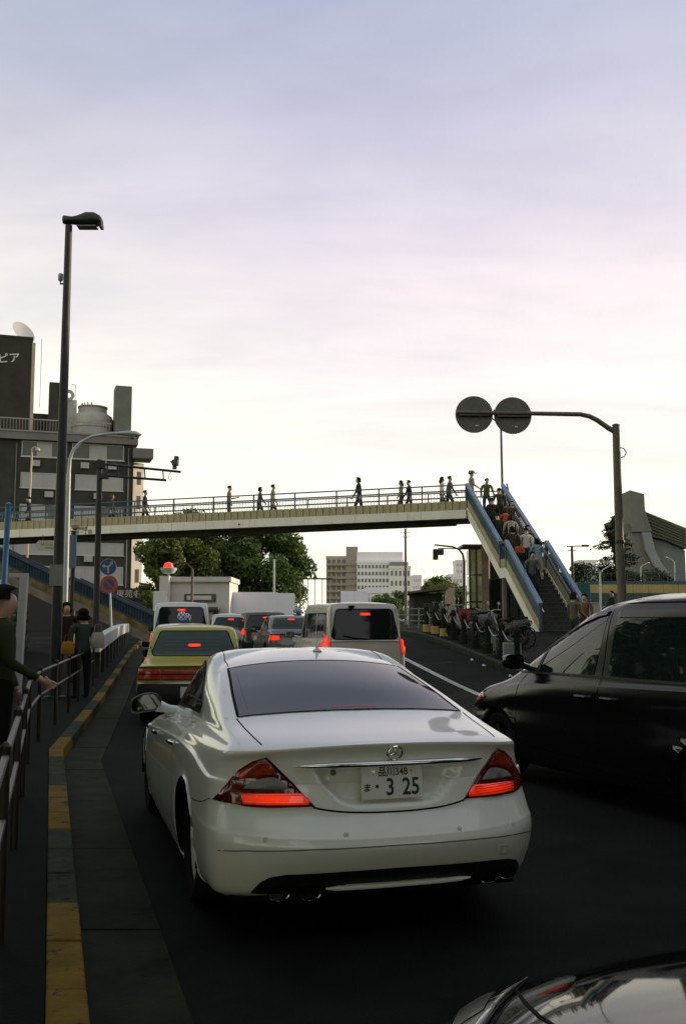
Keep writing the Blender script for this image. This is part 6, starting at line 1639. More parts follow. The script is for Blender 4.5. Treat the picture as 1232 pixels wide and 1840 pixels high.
    for a in (90, 210, 330):
        c, s_ = math.cos(R(a)), math.sin(R(a)); px, pz = -s_*.009, c*.009
        em.add([(px, .004, pz), (-px, .004, -pz), (c*.040, .002, s_*.040), (0, -.008, 0), (c*.03, -.004, s_*.03)], [(0, 2, 4, 3), (2, 1, 3, 4), (0, 3, 1)])
    e = em.build('emblem', chrome, t, True); e.location = l + nn*.016
    e.rotation_euler = (math.atan2(nn.z, -nn.y)*-1.0, 0, 0)
    # reversing camera eye under the bar
    q = MB(); q.lathe([(.001, -.014), (.010, -.014), (.014, -.004), (.016, .004), (.001, .004)], 14, (-.305, .125, .855), 'Y'); q.build('reversing_camera', mat('eye_grey', (.10, .10, .09), .3), t, True)
    # lower valance
    val = [(-.70, .262), (-.665, .33), (-.62, .362), (-.54, .378), (-.25, .388), (0, .392), (.25, .388), (.54, .378), (.66, .366), (.735, .345), (.78, .30), (.80, .262), (.4, .262), (0, .268), (-.4, .262)]
    va = sh.patch('rear_valance', val, 'Y', mat('valance_black', (.006, .006, .006), .5), t, off=.004, step=.04)
    q = MB(); pts = []
    for i in range(13):
        x = -.345 + .78*i/12; l, nn = sh.hit(x, .292, 'Y'); pts.append(l + Vector((0, -.018, 0)))
    q.tube(pts, [.005] + [.013]*11 + [.005], 8); q.build('valance_bar', paint, t, True)
    for x, z in ((-.575, .288), (-.425, .288), (.535, .305), (.665, .305)):
        l, nn = sh.hit(x, z, 'Y'); y = l.y
        q = MB(); v = []; n = 20
        for yy, k in ((y+.20, .9), (y-.03, 1.0), (y-.036, 1.0), (y-.034, .90), (y+.10, .86)):
            for i in range(n):
                a = 2*math.pi*i/n; v.append((x+math.cos(a)*.056*k, yy, z-.012+math.sin(a)*.036*k))
        q.add(v, [(r_*n+i, r_*n+(i+1) % n, (r_+1)*n+(i+1) % n, (r_+1)*n+i) for r_ in range(4) for i in range(n)])
        ep = q.build('exhaust_pipe', mat('chrome_dark', (.22, .22, .22), .18, 1.0), t, True)  # chrome toned darker than the other trim
        q = MB(); q.lathe([(.001, .10), (.04, .10), (.04, .11), (.001, .11)], 14, (x, y, z-.012), 'Y'); q.build('pipe_bore', black, ep)
    for x, z in ((-.65, .548), (-.265, .563), (.335, .558), (.68, .545)):
        l, nn = sh.hit(x, z, 'Y')
        q = MB(); q.lathe([(.001, -.004), (.011, -.004), (.013, .002), (.016, .002), (.016, .004), (.001, .004)], 16, l, 'Y')
        q.build('parking_sensor', mat('sensor_white', (.62, .625, .58), .3, coat=.6), t, True)
    sh.ribbon('tow_cover_gap', [(.60, .40), (.645, .397), (.645, .44), (.60, .443)], 'Y', mat('seam_grey', (.1, .1, .1)), t, w=.0035, closed=True)
    # roof aerial
    q = MB(); l, nn = sh.hit(.09, 2.0, 'Z')
    q.lathe([(.034, 0), (.030, .008), (.016, .016), (.010, .02), (.008, .075), (.004, .08)], 14, l)
    q.build('roof_aerial', mat('aerial_white', (.6, .6, .6), .4), t, True)
    # mirrors
    for s in (-1, 1):
        q = MB(); v = []; n = 20
        c = Vector((s*1.0, 2.98, .995))
        prof = [(0, .98), (-.015, 1.0), (.02, 1.0), (.07, .93), (.12, .74), (.15, .42), (.158, .05)]
        for dy, k in prof:
            for i in range(n):
                a = 2*math.pi*i/n; ca, sa = math.cos(a), math.sin(a)
                ex = math.copysign(abs(ca)**.72, ca)*.118*k; ez = math.copysign(abs(sa)**.72, sa)*.070*k
                v.append(c + Vector((ex + s*.0, dy, ez - ex*s*.14 - abs(ex)*.1)))
        q.add(v, [(r_*n+i, r_*n+(i+1) % n, (r_+1)*n+(i+1) % n, (r_+1)*n+i) for r_ in range(len(prof)-1) for i in range(n)])
        q.tube([c+Vector((-s*.09, .05, -.03)), c+Vector((-s*.17, .05, -.055)), c+Vector((-s*.27, .07, -.085))], [.05, .032, .045], 10)
        m = q.build('door_mirror', paint, t, True)
        q = MB(); v = [c+Vector((0, -.004, 0))]
        for i in range(n):
            a = 2*math.pi*i/n; ca, sa = math.cos(a), math.sin(a)
            ex = math.copysign(abs(ca)**.72, ca)*.105; ez = math.copysign(abs(sa)**.72, sa)*.058
            v.append(c+Vector((ex, -.004, ez-ex*s*.14-abs(ex)*.1)))
        q.add(v, [(0, 1+i, 1+(i+1) % n) for i in range(n)])
        q.build('mirror_glass', mat('mirror_glass', (.10, .11, .11), .03, 1.0), m)
        for wy in (1.19, 4.05):
            wheel(t, (s*.768, wy, .335), .335, .23, s, spokes=5)
            wheel_well(t, wy, .335, .372, s*.90, s*.60)
    # front and floor, so that the car is whole
    q = MB(); q.box(-.78, .78, .36, 4.5, .19, .30); q.build('underside', black, t)
    ws = [(-.60, 3.52), (-.3, 3.60), (0, 3.63), (.3, 3.60), (.60, 3.52), (.54, 3.1), (.3, 2.98), (0, 2.95), (-.3, 2.98), (-.54, 3.1)]
    sh.patch('windscreen', ws, 'Z', glass, t, off=.003)
    for s in (-1, 1):
        hl = [(s*.80, .62), (s*.55, .60), (s*.5, .66), (s*.62, .74), (s*.78, .72)]
        sh.patch('headlight', hl, 'Y', mat('lens_clear', (.2, .2, .2)), t, side=1, off=.004, depth=.006)
    g = [(-.38, .45), (.38, .45), (.42, .58), (-.42, .58)]
    sh.patch('grille', g, 'Y', black, t, side=1, off=.004)
    return t
# ------------------------------------------------------------------ the other vehicles
def gen_levels(L, W, H, belt, deck, hood, cowl, roof_f, roof_r, tumble=.74, rcorner=.28, round_=0.0):
    """deck=(y,z) foot of the rear glass; hood=z of the bonnet's front edge; cowl=(y,z); roof_f, roof_r: y of the roof edges."""
    hw = W/2; dy, dz = deck; cy, cz = cowl
    def zl(r, m, f): return [r, r*.4+m*.6, m, m, m, m, m, m*.7+f*.3, f]
    rz = min(dz, belt)
    mid = .5
    return [
     dict(W=hw*.88, yr=.25, yf=L-.25, zr=.24, zs=[.22]*9, zf=.22, r=rcorner, rf=.4),
     dict(W=hw*.955, yr=.06, yf=L-.06, zr=.27, zs=zl(.26, .22, .24), zf=.24, r=rcorner, rf=.4),
     dict(W=hw*.985, yr=.0, yf=L, zr=.45, zs=zl(.44, .40, .42), zf=.42, r=rcorner, rf=.42),
     dict(W=hw, yr=.01, yf=L-.01, zr=.60, zs=zl(.60, .62, .58), zf=.56, r=rcorner, rf=.45),
     dict(W=hw*.995, yr=.04, yf=L-.05, zr=rz-.20, zs=zl(rz-.20, belt-.20, hood-.06), zf=hood-.08, r=rcorner, rf=.5),
     dict(W=hw*.97, yr=.06, yf=L-.12, zr=rz-.05, zs=zl(rz-.06, belt-.06, hood+.02), zf=hood, r=rcorner*.9, rf=.5),
     dict(W=hw*.94, yr=.08 if dy > .3 else dy*.7, yf=L*.55+cy*.45, zr=rz-.0 if dy > .3 else rz, zs=zl(rz-.015, belt-.015, (hood+cz)/2+.05), zf=(hood+cz)/2+.03, r=rcorner*.8, rf=.5),
     dict(W=hw*.90, yr=dy, yf=cy, zr=dz+.02, zs=zl(max(dz, belt)+.01, belt+.02, cz-.01), zf=cz, r=.16, rf=.3, bow=.05, bf=.22),
     dict(W=hw*(.90*.45+tumble*.55)+.02, yr=dy*mid+roof_r*(1-mid)-round_, yf=(cy+roof_f)/2+.02, zr=(dz+H-.08)/2+.02, zs=zl((belt+H-.1)/2+.03, (belt+H-.1)/2+.02, (cz+H-.1)/2), zf=(cz+H-.1)/2+.02, r=.14, rf=.25, bow=.04, bf=.2),
     dict(W=hw*tumble, yr=roof_r, yf=roof_f, zr=H-.075, zs=zl(H-.10, H-.085, H-.10), zf=H-.10, r=.12, rf=.2, bow=.04, bf=.15),
     dict(W=hw*tumble*.80, yr=roof_r+.16, yf=roof_f-.15, zr=H-.03, zs=zl(H-.04, H-.032, H-.04), zf=H-.04, r=.1, rf=.1, bow=.04, bf=.1),
     dict(W=hw*tumble*.35, yr=roof_r+.5, yf=roof_f-.5, zr=H-.004, zs=[H-.006]*9, zf=H-.01, r=.05, rf=.05, bow=.02, bf=.02),
     dict(W=.004, yr=roof_r+.75, yf=roof_f-.7, zr=H, zs=[H]*9, zf=H, r=.02, rf=.02, bow=.01, bf=.01),
    ]
GEN_WS = [.98, .995, 1.0, 1.0, 1.0, 1.0, .995, .985, .96]
def rr(x0, x1, z0, z1, r=.06, inset=0.0):
    """Rounded trapezium outline; the top edge is inset at each end."""
    pts = []
    for cx, cz, a0 in ((x1-r, z0+r, -90), (x1-inset-r, z1-r, 0), (x0+inset+r, z1-r, 90), (x0+r, z0+r, 180)):
        for k in range(5):
            a = R(a0+k*22.5); pts.append((cx+math.cos(a)*r, cz+math.sin(a)*r))
    return pts
BLACKT = lambda: mat('trim_black', (.008, .008, .008), .55)
GLASS = lambda: mat('car_glass', (.010, .016, .014), .04)
def common(t, sh, L, W, wheels, wr=.30, mirror=None, paint=None, mx=None, rim=None):
    hw = W/2
    for s in (-1, 1):
        for wy in wheels:
            wheel(t, (s*(hw-.13), wy, wr), wr, .20, s, rim)
            wheel_well(t, wy, wr, wr+.045, s*(hw-.03), s*(hw-.30))
        if mirror:
            my, mz = mirror; c = Vector((s*(hw+.06), my, mz)); q = MB(); v = []; n = 14
            prof = [(0, .95), (-.01, 1), (.03, 1), (.08, .85), (.11, .4), (.115, .05)]
            for dy, k in prof:
                for i in range(n):
                    a = 2*math.pi*i/n; ca, sa = math.cos(a), math.sin(a)
                    v.append(c+Vector((math.copysign(abs(ca)**.6, ca)*.11*k, dy, math.copysign(abs(sa)**.6, sa)*.075*k)))
            q.add(v, [(r_*n+i, r_*n+(i+1) % n, (r_+1)*n+(i+1) % n, (r_+1)*n+i) for r_ in range(len(prof)-1) for i in range(n)])
            q.tube([c+Vector((-s*.07, .04, -.02)), c+Vector((-s*.2, .06, -.06))], [.035, .03], 8)
            m = q.build('door_mirror', paint, t, True)
            q = MB(); q.add([c+Vector((0, -.003, 0))]+[c+Vector((math.copysign(abs(math.cos(a))**.6, math.cos(a))*.098, -.003, math.copysign(abs(math.sin(a))**.6, math.sin(a))*.064)) for a in [2*math.pi*i/n for i in range(n)]], [(0, 1+i, 1+(i+1) % n) for i in range(n)])
            q.build('mirror_glass', mat('mirror_glass', (.10, .11, .11), .03, 1.0), m)
    q = MB(); q.box(-hw*.85, hw*.85, .3, L-.3, .20, .32); q.build('underside', mat('gap_black', (.004,)*3, .8), t)
def brake(sh, t, poly, parent=None, e=3.0, name='taillight', off=.004, depth=.015, on=True):
    m = mat('lamp_on_%d' % int(e*100), (.5, .02, .01), .25, emit=(1.0, .04, .008), estr=e*.55, glow=30) if on else mat('lamp_red_off', (.22, .012, .006), .15, coat=1.0, var=.5, vscale=9)
    return sh.patch(name, poly, 'Y', m, parent or t, off=off, depth=depth, step=.04)
def plate(sh, t, x, z, rot=0, w=.33, body=None):
    l, nn = sh.hit(x, z, 'Y'); q = MB(); q.box(x-w/2, x+w/2, l.y-.02, l.y-.008, z-w/4, z+w/4)
    return q.build('number_plate', mat('plate_white', (.62, .61, .58), .45), t, bevel=.003)

def build_mpv():
    """Black people carrier alongside, turned in towards the lane."""
    t = thing('people_carrier', 'glossy black people carrier at the right edge, nosing in beside the white saloon', 'minivan', (3.95, 7.08, 0), R(22)); t.scale = (1, 1.06, 1)
    paint = mat('black_paint', (.004, .005, .005), .16)
    lv = [
     dict(W=.80, yr=.25, yf=4.5, zr=.24, zs=[.22]*9, zf=.22, r=.3, rf=.4),
     dict(W=.865, yr=.06, yf=4.80, zr=.27, zs=[.26,.24,.22,.22,.22,.22,.22,.23,.24], zf=.24, r=.3, rf=.45),
     dict(W=.89, yr=.0, yf=4.89, zr=.45, zs=[.44,.42,.40,.40,.40,.40,.40,.41,.42], zf=.42, r=.3, rf=.5),
     dict(W=.90, yr=.01, yf=4.88, zr=.62, zs=[.62,.60,.58,.57,.57,.57,.57,.57,.56], zf=.55, r=.3, rf=.55),
     dict(W=.885, yr=.03, yf=4.86, zr=.80, zs=[.80,.78,.77,.76,.75,.75,.74,.72,.66], zf=.63, r=.28, rf=.6),
     dict(W=.893, yr=.04, yf=4.82, zr=.92, zs=[.95,.94,.93,.92,.91,.90,.88,.84,.76], zf=.70, r=.26, rf=.65),
     dict(W=.875, yr=.05, yf=4.62, zr=1.04, zs=[1.07,1.06,1.05,1.04,1.03,1.02,1.00,.96,.90], zf=.82, r=.25, rf=.6),
     dict(W=.845, yr=.07, yf=4.15, zr=1.12, zs=[1.13,1.125,1.12,1.11,1.10,1.09,1.08,1.06,1.02], zf=1.0, r=.2, rf=.4, bf=.2),
     dict(W=.785, yr=.16, yf=3.55, zr=1.42, zs=[1.42,1.42,1.42,1.42,1.42,1.41,1.40,1.36,1.32], zf=1.34, r=.18, rf=.3, bf=.25),
     dict(W=.70, yr=.30, yf=2.92, zr=1.72, zs=[1.71,1.73,1.735,1.735,1.735,1.73,1.72,1.69,1.65], zf=1.67, r=.16, rf=.25, bf=.25),
     dict(W=.62, yr=.42, yf=2.62, zr=1.80, zs=[1.79,1.80,1.805,1.805,1.805,1.80,1.795,1.78,1.76], zf=1.77, r=.12, rf=.2, bf=.2),
     dict(W=.30, yr=.8, yf=2.1, zr=1.85, zs=[1.845]*9, zf=1.84, r=.05, rf=.05, bow=.02, bf=.02),
     dict(W=.004, yr=1.1, yf=1.8, zr=1.855, zs=[1.855]*9, zf=1.855, r=.02, rf=.02, bow=.01, bf=.01)]
    sh = Shell(lv, [.98, .995, 1, 1, 1, 1, 1, .99, .96], 6, wheels=((.95, .33), (3.85, .33)), wr=.38)
    sh.body('body', paint, t)
    g = mat('privacy_glass', (.010, .017, .017), .03, spec=.6)
    gap = mat('gap_black', (.004,)*3, .8)
    trim = mat('trim_black', (.008, .008, .008), .55)
    for s in (-1, 1):
        fw = curve2([(3.62, 1.12), (3.42, 1.235), (3.2, 1.36), (2.95, 1.50), (2.65, 1.63), (2.4, 1.69), (2.28, 1.705)], 4) + [(2.26, 1.69), (2.27, 1.4), (2.32, 1.125), (2.8, 1.118)]
        f = sh.patch('front_side_window', fw, 'X', g, t, side=s, off=.003)
        vis = curve2([(3.25, 1.335), (2.95, 1.50), (2.65, 1.63), (2.4, 1.69), (2.28, 1.705)], 4) + [(2.28, 1.655), (2.42, 1.638), (2.65, 1.575), (2.93, 1.45), (3.2, 1.315)]
        sh.patch('rain_visor', vis, 'X', mat('visor_smoke', (.035, .035, .035), .12), f, side=s, off=.018, step=.04)
        sh.ribbon('quarter_pillar', [(3.22, 1.10), (3.16, 1.30), (3.12, 1.42)], 'X', trim, f, side=s, w=.045, off=.008)
        rw_ = rr(1.12, 2.13, 1.125, 1.70, .05, .02)
        f2 = sh.patch('rear_side_window', rw_, 'X', g, t, side=s, off=.003)
        sh.patch('rain_visor', [(1.14, 1.69), (2.10, 1.69), (2.11, 1.635), (1.13, 1.635)], 'X', mat('visor_smoke', (.035, .035, .035), .12), f2, side=s, off=.018)
        sh.patch('rear_quarter_window', rr(.35, 1.02, 1.15, 1.68, .08, .06), 'X', g, t, side=s, off=.003)
        sh.ribbon('belt_trim', [(.4, 1.135), (1.1, 1.118), (2.2, 1.108), (3.3, 1.098), (3.6, 1.09)], 'X', trim, t, side=s, w=.022, off=.006)
        for a in (2.20, 1.08, 3.42):
            b = 0 if a < 3 else .16
            sh.ribbon('door_gap', curve2([(a+(.02 if a < 3 else 0), 1.72 if a < 3 else 1.08), (a, 1.3 if a < 3 else 1.05), (a+.02+b*.2, 1.0), (a+.02+b*.4, .7), (a+.0+b*.6, .45), (a+.02, .28)], 3), 'X', gap, t, side=s, w=.007, off=.003)
        sh.ribbon('roof_gutter', curve2([(3.75, 1.14), (3.3, 1.42), (2.95, 1.60), (2.6, 1.715), (2.2, 1.757), (1.6, 1.765), (.8, 1.755)], 4), 'X', gap, t, side=s, w=.012, off=.003)
        for hy, hz in ((2.42, .925), (2.06, .93)):
            l, nn = sh.hit(hy, hz, 'X', s); h = MB()
            h.tube([(l.x+s*.002, hy-.11, hz), (l.x+s*.03, hy-.08, hz+.004), (l.x+s*.032, hy+.07, hz+.004), (l.x+s*.002, hy+.10, hz)], [.012, .017, .017, .012], 8)
            h.build('door_handle', paint, t, True)
        sh.ribbon('side_moulding', [(3.4, .36), (2.4, .345), (1.4, .335)], 'X', paint, t, side=s, w=.05, off=.012)
        hl = [(4.62, .64), (4.30, .72), (4.12, .80), (4.22, .84), (4.45, .79), (4.62, .72)]
        sh.patch('headlight', hl, 'X', mat('lens_smoky', (.16, .15, .13), .1, coat=1.0, var=.4, vscale=20), t, side=s, off=.003, depth=.006)
        sh.patch('turn_signal', [(4.30, .725), (4.14, .80), (4.20, .82), (4.34, .765)], 'X', mat('lens_orange', (.7, .16, .02), .15, coat=1.0), t, side=s, off=.011, depth=.004)
    common(t, sh, 4.78, 1.8, (.95, 3.85), .33, (3.40, 1.20), paint, rim=mat('rim_dark', (.05, .05, .05), .4, .8))
    ws = [(-.62, 3.92), (-.3, 4.03), (0, 4.06), (.3, 4.03), (.62, 3.92), (.55, 3.1), (.3, 2.93), (0, 2.9), (-.3, 2.93), (-.55, 3.1)]
    sh.patch('windscreen', ws, 'Z', g, t, off=.003)
    sh.patch('rear_window', rr(-.62, .62, 1.15, 1.68, .08, .06), 'Y', g, t, off=.003)
    for s in (-1, 1):
        brake(sh, t, [(s*.70, .85), (s*.86, .85), (s*.84, 1.15), (s*.72, 1.15)], on=False)
    return t

def build_black_car():
    """Only the nose of this one shows, at the bottom right."""
    t = thing('black_car', 'black car whose shiny bonnet corner shows at the bottom right', 'car', (2.11, -1.50, 0), R(16))
    # local y runs forward; its nose is 4.65 m ahead of the origin
    paint = mat('black_bonnet_paint', (.005, .006, .006), .05, spec=.32)
    lv = gen_levels(4.65, 1.76, 1.42, .96, (.75, 1.0), .70, (3.42, .98), 2.75, 1.2)
    sh = Shell(lv, GEN_WS, 5, wheels=((.95, .32), (3.72, .32)), wr=.365)
    sh.body('body', paint, t)
    gap = mat('gap_black', (.004,)*3, .8)
    for s in (-1, 1):
        hl = curve2([(s*.84, 4.16), (s*.70, 4.38), (s*.52, 4.50), (s*.44, 4.48), (s*.50, 4.30), (s*.66, 4.10), (s*.78, 3.98)], 4, True)
        if s > 0: hl = hl[::-1]
        h = sh.patch('headlight', hl, 'Z', mat('headlamp_glass', (.10, .105, .10), .06, coat=1.0), t, off=.002, depth=.008, step=.03)
        sh.patch('headlight_reflector', [(s*.76, 4.14), (s*.64, 4.36), (s*.56, 4.40), (s*.60, 4.26), (s*.70, 4.10)], 'Z', mat('reflector_silver', (.55, .53, .50), .15, .8), h, off=.0115, step=.03)
        sh.ribbon('headlight_trim', hl, 'Z', mat('chrome_dull', (.35, .35, .35), .2, 1.0), h, w=.010, off=.012, closed=True)
        sh.ribbon('bonnet_gap', curve2([(s*.44, 4.49), (s*.58, 4.20), (s*.70, 3.85), (s*.74, 3.5)], 4), 'Z', gap, t, w=.008, off=.002)
        sh.patch('side_window', curve2([(3.3, 1.0), (2.9, 1.2), (2.5, 1.32), (1.9, 1.33), (1.4, 1.25), (1.1, 1.03)], 4) + [(2.0, .99)], 'X', GLASS(), t, side=s, off=.003)
    sh.ribbon('bonnet_gap', [(-.44, 4.49), (-.2, 4.535), (0, 4.545), (.2, 4.535), (.44, 4.49)], 'Z', gap, t, w=.008, off=.002)
    sh.patch('windscreen', [(-.6, 3.3), (0, 3.40), (.6, 3.3), (.52, 2.9), (0, 2.78), (-.52, 2.9)], 'Z', GLASS(), t, off=.003)
    sh.patch('grille', [(-.38, .50), (.38, .50), (.42, .64), (-.42, .64)], 'Y', gap, t, side=1, off=.004)
    for x0 in (-.35, .25):
        q = MB(); q.tube([(x0, 3.47, 1.00), (x0+.25, 3.36, 1.035), (x0+.55, 3.33, 1.05)], .007, 6); q.build('wiper', gap, t)
    common(t, sh, 4.65, 1.76, (.95, 3.72), .32, (3.1, 1.02), paint)
    return t

def build_taxi():
    x, y = -2.285, 15.24
    t = thing('yellow_taxi', 'olive-yellow taxi saloon waiting beside the kerb, left of the white saloon', 'taxi', (x, y, gz(x, y)), R(7))
    paint = mat('olive_yellow_paint', (.33, .285, .008), .42, coat=.35)
    lv = gen_levels(4.69, 1.70, 1.53, .93, (.80, 1.0), .76, (3.35, 1.0), 2.7, 1.22, tumble=.78, rcorner=.16)
    sh = Shell(lv, GEN_WS, 4, wheels=((1.0, .31), (3.78, .31)), wr=.35, pexp=3.4)
    sh.body('body', paint, t)
    gap = mat('gap_black', (.004,)*3, .8); g = mat('taxi_glass', (.014, .030, .026), .05)
    w = sh.patch('rear_window', rr(-.66, .66, 1.035, 1.425, .06, .10), 'Y', g, t, off=.003)
    sh.ribbon('window_seal', rr(-.66, .66, 1.035, 1.425, .06, .10), 'Y', gap, w, w=.02, off=.004, closed=True)
    brake(sh, t, rr(-.09, .11, 1.17, 1.215, .02), w, 3.0, 'high_brake_light', off=.012, depth=.01)
    for k in range(5):
        q = MB(); z = 1.09+.055*k
        sh.ribbon('heater_line', [(-.45, z), (.40, z)], 'Y', mat('heater_line', (.05, .085, .08), .3), w, w=.010, off=.0045)
    for s in (-1, 1):
        sh.patch('taillight', rr(min(s*.81, s*.46), max(s*.81, s*.46), .70, .865, .02), 'Y', mat('taxi_lamp', (.42, .035, .012), .2, coat=.8, var=.45, vscale=7), t, off=.003, depth=.012)
        sh.patch('side_window', [(3.2, 1.0), (2.72, 1.40), (1.3, 1.42), (1.0, 1.10), (1.0, .99), (2.0, .98)], 'X', g, t, side=s, off=.003)
    sh.patch('reflector_panel', rr(-.45, .45, .70, .865, .01), 'Y', mat('taxi_reflector', (.36, .03, .012), .25, coat=.6, var=.4, vscale=9), t, off=.003, depth=.008)
    for z in (.785,):
        sh.ribbon('lamp_divider', [(-.80, z), (0, z), (.80, z)], 'Y', gap, t, w=.014, off=.017)
    sh.ribbon('bumper_strip', [(-.82, .655), (0, .66), (.82, .655)], 'Y', mat('bumper_chrome', (.6, .6, .58), .25, .9), t, w=.03, off=.008)
    sh.patch('bumper', rr(-.80, .80, .33, .64, .05), 'Y', mat('trim_black', (.008,)*3, .55), t, off=.02)
    sh.ribbon('boot_trim', [(-.74, .965), (0, .97), (.74, .965)], 'Y', mat('bumper_chrome', (.6, .6, .58), .25, .9), t, w=.012, off=.004)
    l, nn = sh.hit(-.55, .90, 'Y')
    q = MB()
    for k in range(6): q.box(-.62+k*.045, -.59+k*.045, l.y-.006, l.y-.001, .893, .912)
    q.build('boot_badge', mat('chrome', (.75, .75, .76), .08, 1.0), t)
    plate(sh, t, 0, .52)
    common(t, sh, 4.69, 1.70, (1.0, 3.78), .31, (3.7, .98), paint)
    return t

def roof_lamp(sh, t, x, y):
    """A taxi's rounded roof lamp, white with a blue check."""
    l, nn = sh.hit(x, y, 'Z')
    q = MB(); q.box(x-.14, x+.14, y-.05, y+.05, l.z-.01, l.z+.03); b = q.build('roof_lamp', mat('lamp_base', (.05, .05, .06), .5), t)
    for k, dx in enumerate((-.055, .055)):
        q = MB(); n = 12; v = []; f = []; c = Vector((x+dx, y+k*.12-.06, l.z+.12+(.04 if k == 0 else 0)))
        for i in range(7):
            a = -math.pi/2+math.pi*i/6
            for j in range(n):
                th = 2*math.pi*j/n; v.append(c+Vector((math.cos(a)*math.cos(th), math.cos(a)*math.sin(th), math.sin(a)))*.105)
        q.v = [tuple(p) for p in v]
        for i in range(6):
            for j in range(n):
                q.f.append((i*n+j, i*n+(j+1) % n, (i+1)*n+(j+1) % n, (i+1)*n+j)); q.mi.append((i+j) % 2)
        o = q.build('lamp_globe', [mat('globe_white', (.6, .6, .65), .3), mat('globe_blue', (.05, .07, .22), .3)], b, False)
    return b

def build_van(name, label, cat, x, y, rz, L, W, H, paint, lamps, sw=True, belt=1.05, brake_z=None, under=False, spare=None):
    t = thing(name, label, cat, (x, y, gz(x, y)), rz)
    lv = gen_levels(L, W, H, belt, (.07, belt), .80, (L-.75, 1.02), L-1.45, .24, tumble=.83, rcorner=.16)
    sh = Shell(lv, GEN_WS, 4, wheels=((.9, .33), (L-.85, .33)), wr=.375, pexp=3.4)
    sh.body('body', paint, t)
    gap = mat('gap_black', (.004,)*3, .8); g = mat('van_glass', (.010, .014, .013), .06)
    hw = W/2
    w = sh.patch('rear_window', rr(-hw*.80, hw*.80, belt+.02, H-.16, .09, .09), 'Y', g, t, off=.004)
    sh.ribbon('window_seal', rr(-hw*.80, hw*.80, belt+.02, H-.16, .09, .09), 'Y', gap, w, w=.02, off=.005, closed=True)
    bz = brake_z or H-.24
    brake(sh, t, rr(-.11, .11, bz-.028, bz+.028, .02), w, 3.0, 'high_brake_light', off=.014, depth=.012)
    for s in (-1, 1):
        lo, hi = lamps
        p = curve2([(s*hw*.985, lo), (s*hw*.86, lo), (s*hw*.86, hi-.12), (s*hw*.90, hi), (s*hw*.955, hi-.10)], 3, True)
        if s > 0: p = p[::-1]
        lm = brake(sh, t, p, None, 1.6, 'taillight', depth=.02)
        if sw:
            sd = sh.patch('side_window', [(L-.95, 1.10), (L-1.45, H-.24), (.45, H-.24), (.40, belt+.06), (2.0, belt+.04)], 'X', g, t, side=s, off=.004)
            for py in (1.35, 2.55):
                sh.ribbon('window_pillar', [(py, belt+.03), (py-.03, H-.22)], 'X', paint, sd, side=s, w=.07, off=.009)
    sh.ribbon('tailgate_gap', rr(-hw*.86, hw*.86, .60, H-.07, .08, .07), 'Y', gap, t, w=.008, closed=True)
    sh.patch('bumper', rr(-hw*.94, hw*.94, .30, .56, .05), 'Y', paint, t, off=.03)
    plate(sh, t, 0, .74)
    q = MB(); l, nn = sh.hit(-.25, belt+.02, 'Y'); q.tube([(0.02, l.y-.02, belt+.03), (-.25, l.y-.02, belt+.05), (-.5, l.y-.015, belt+.11)], .010, 6); q.build('rear_wiper', gap, t)
    if under:
        l, nn = sh.hit(-.30, H-.13, 'Y'); q = MB()
        q.tube([(-.30, l.y+.02, H-.10), (-.30, l.y-.10, H-.12)], .014, 6)
        q.lathe([(.001, -.09), (.05, -.08), (.075, -.05), (.075, -.03), (.001, -.02)], 12, (-.30, l.y-.09, H-.06))
        q.build('reversing_mirror', mat('trim_black', (.008,)*3, .55), t, True)
        q = MB(); q.tube([(-.48+.16*i/8, l.y-.03, H-.30) for i in range(9)], .004, 5)
    common(t, sh, L, W, (.9, L-.85), .33, (L-.95, 1.18), paint)
    return t

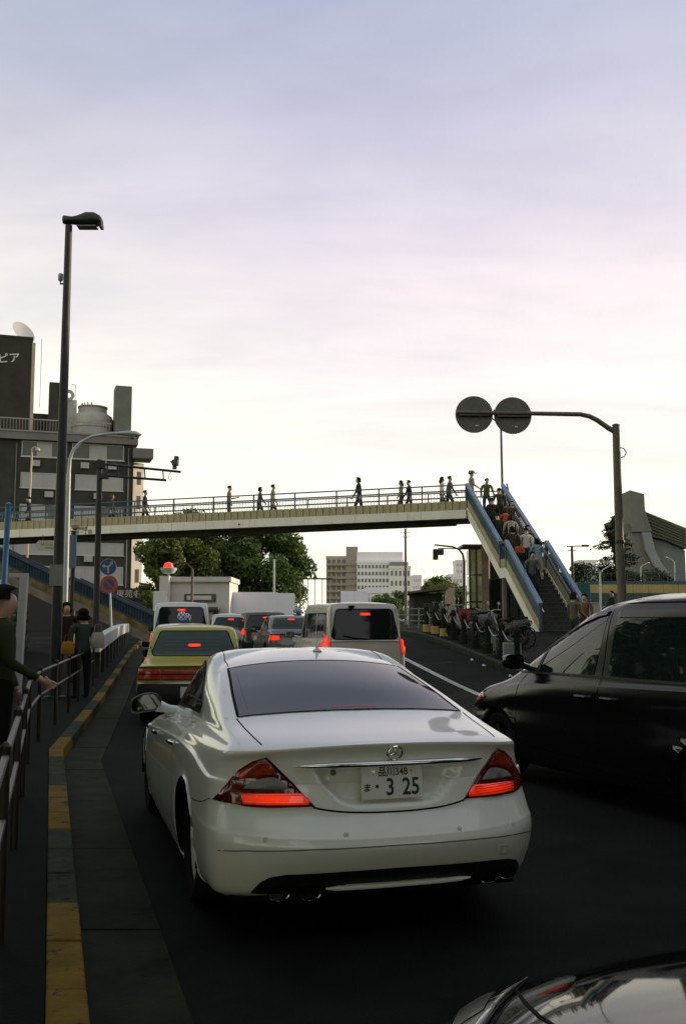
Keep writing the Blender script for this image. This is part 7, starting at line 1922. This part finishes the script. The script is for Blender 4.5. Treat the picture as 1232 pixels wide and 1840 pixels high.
def build_sedan(name, label, cat, x, y, rz, L, W, H, paint, rear_on=True, deck=(.75, .98), roof_r=1.25, lamp=(.70, .86), group=None):
    t = thing(name, label, cat, (x, y, gz(x, y)), rz, group)
    lv = gen_levels(L, W, H, .93, deck, .72, (L-1.2, .98), L-1.85, roof_r, rcorner=.2)
    sh = Shell(lv, GEN_WS, 3, wheels=((.95, .31), (L-.9, .31)), wr=.355, pexp=2.8)
    sh.body('body', paint, t)
    g = mat('car_glass', (.010, .016, .014), .04); hw = W/2
    w = sh.patch('rear_window', rr(-hw*.74, hw*.74, deck[1]+.05, H-.11, .07, .09), 'Y', g, t, off=.004)
    if rear_on: brake(sh, t, rr(-.11, .11, H-.18, H-.14, .015), w, 3.0, 'high_brake_light', off=.012, depth=.01)
    for s in (-1, 1):
        a, b = sorted((s*hw*.95, s*hw*.62))
        brake(sh, t, rr(a, b, lamp[0], lamp[1], .03), None, 2.2, 'taillight', on=rear_on)
        sh.patch('side_window', curve2([(L-1.3, 1.0), (L-1.7, 1.2), (L-2.1, H-.12), (1.7, H-.11), (1.25, 1.2), (1.0, 1.02)], 4) + [(2.0, .98)], 'X', g, t, side=s, off=.004)
    sh.ribbon('boot_gap', rr(-hw*.62, hw*.62, .55, .93, .05), 'Y', mat('gap_black', (.004,)*3, .8), t, w=.008, closed=True)
    plate(sh, t, 0, .76)
    common(t, sh, L, W, (.95, L-.9), .31, (L-1.45, .98), paint)
    return t, sh

def build_traffic():
    build_saloon(); build_mpv(); build_black_car(); build_taxi()
    white = mat('van_white', (.62, .62, .60), .35, coat=.6)
    beige = mat('van_beige', (.50, .45, .37), .35, coat=.8)
    build_van('beige_van', 'beige one-box van with red tail lamps, directly ahead of the white saloon', 'van', .50, 20.8, R(13), 4.7, 1.78, 1.93, beige, (.86, 1.26), brake_z=1.66, under=True, belt=1.12)
    x, y = -4.35, 27.0
    build_van('white_van', 'white van with a lit brake light above its rear window, ahead of the taxi', 'van', x, y, R(9), 4.7, 1.69, 1.98, white, (.80, 1.1), belt=1.18)
    x, y = -3.35, 21.2
    t, sh = build_sedan('white_taxi', 'white taxi with a checked roof lamp, between the yellow taxi and the white van', 'taxi', x, y, R(9), 4.6, 1.69, 1.50, white)
    roof_lamp(sh, t, 0, 2.0)
    dark = mat('dark_green_paint', (.020, .024, .020), .25, coat=1.0)
    x, y = -2.75, 36.0
    build_van('dark_estate', 'dark tall estate car with a round glowing tail lamp, in the middle lane', 'car', x, y, R(10), 4.4, 1.75, 1.62, dark, (.75, 1.02), belt=.98)
    silver = mat('silver_paint', (.42, .43, .42), .3, .6, coat=.8)
    x, y = -4.35, 39.0
    build_van('silver_hatchback', 'silver hatchback half hidden behind the dark estate car', 'car', x, y, R(10), 3.9, 1.68, 1.55, silver, (.7, .95), belt=.98)
    x, y = -1.35, 30.0
    t, sh = build_sedan('grey_taxi', 'dark saloon taxi squeezed between the estate car and the beige van', 'taxi', x, y, R(13), 4.6, 1.69, 1.48, mat('grey_green_paint', (.10, .11, .09), .3, .3, coat=1.0))
    roof_lamp(sh, t, .35, 2.0)
    x, y = -4.9, 33.5
    # further on in the kerb lane, mostly behind the vans
build_traffic()
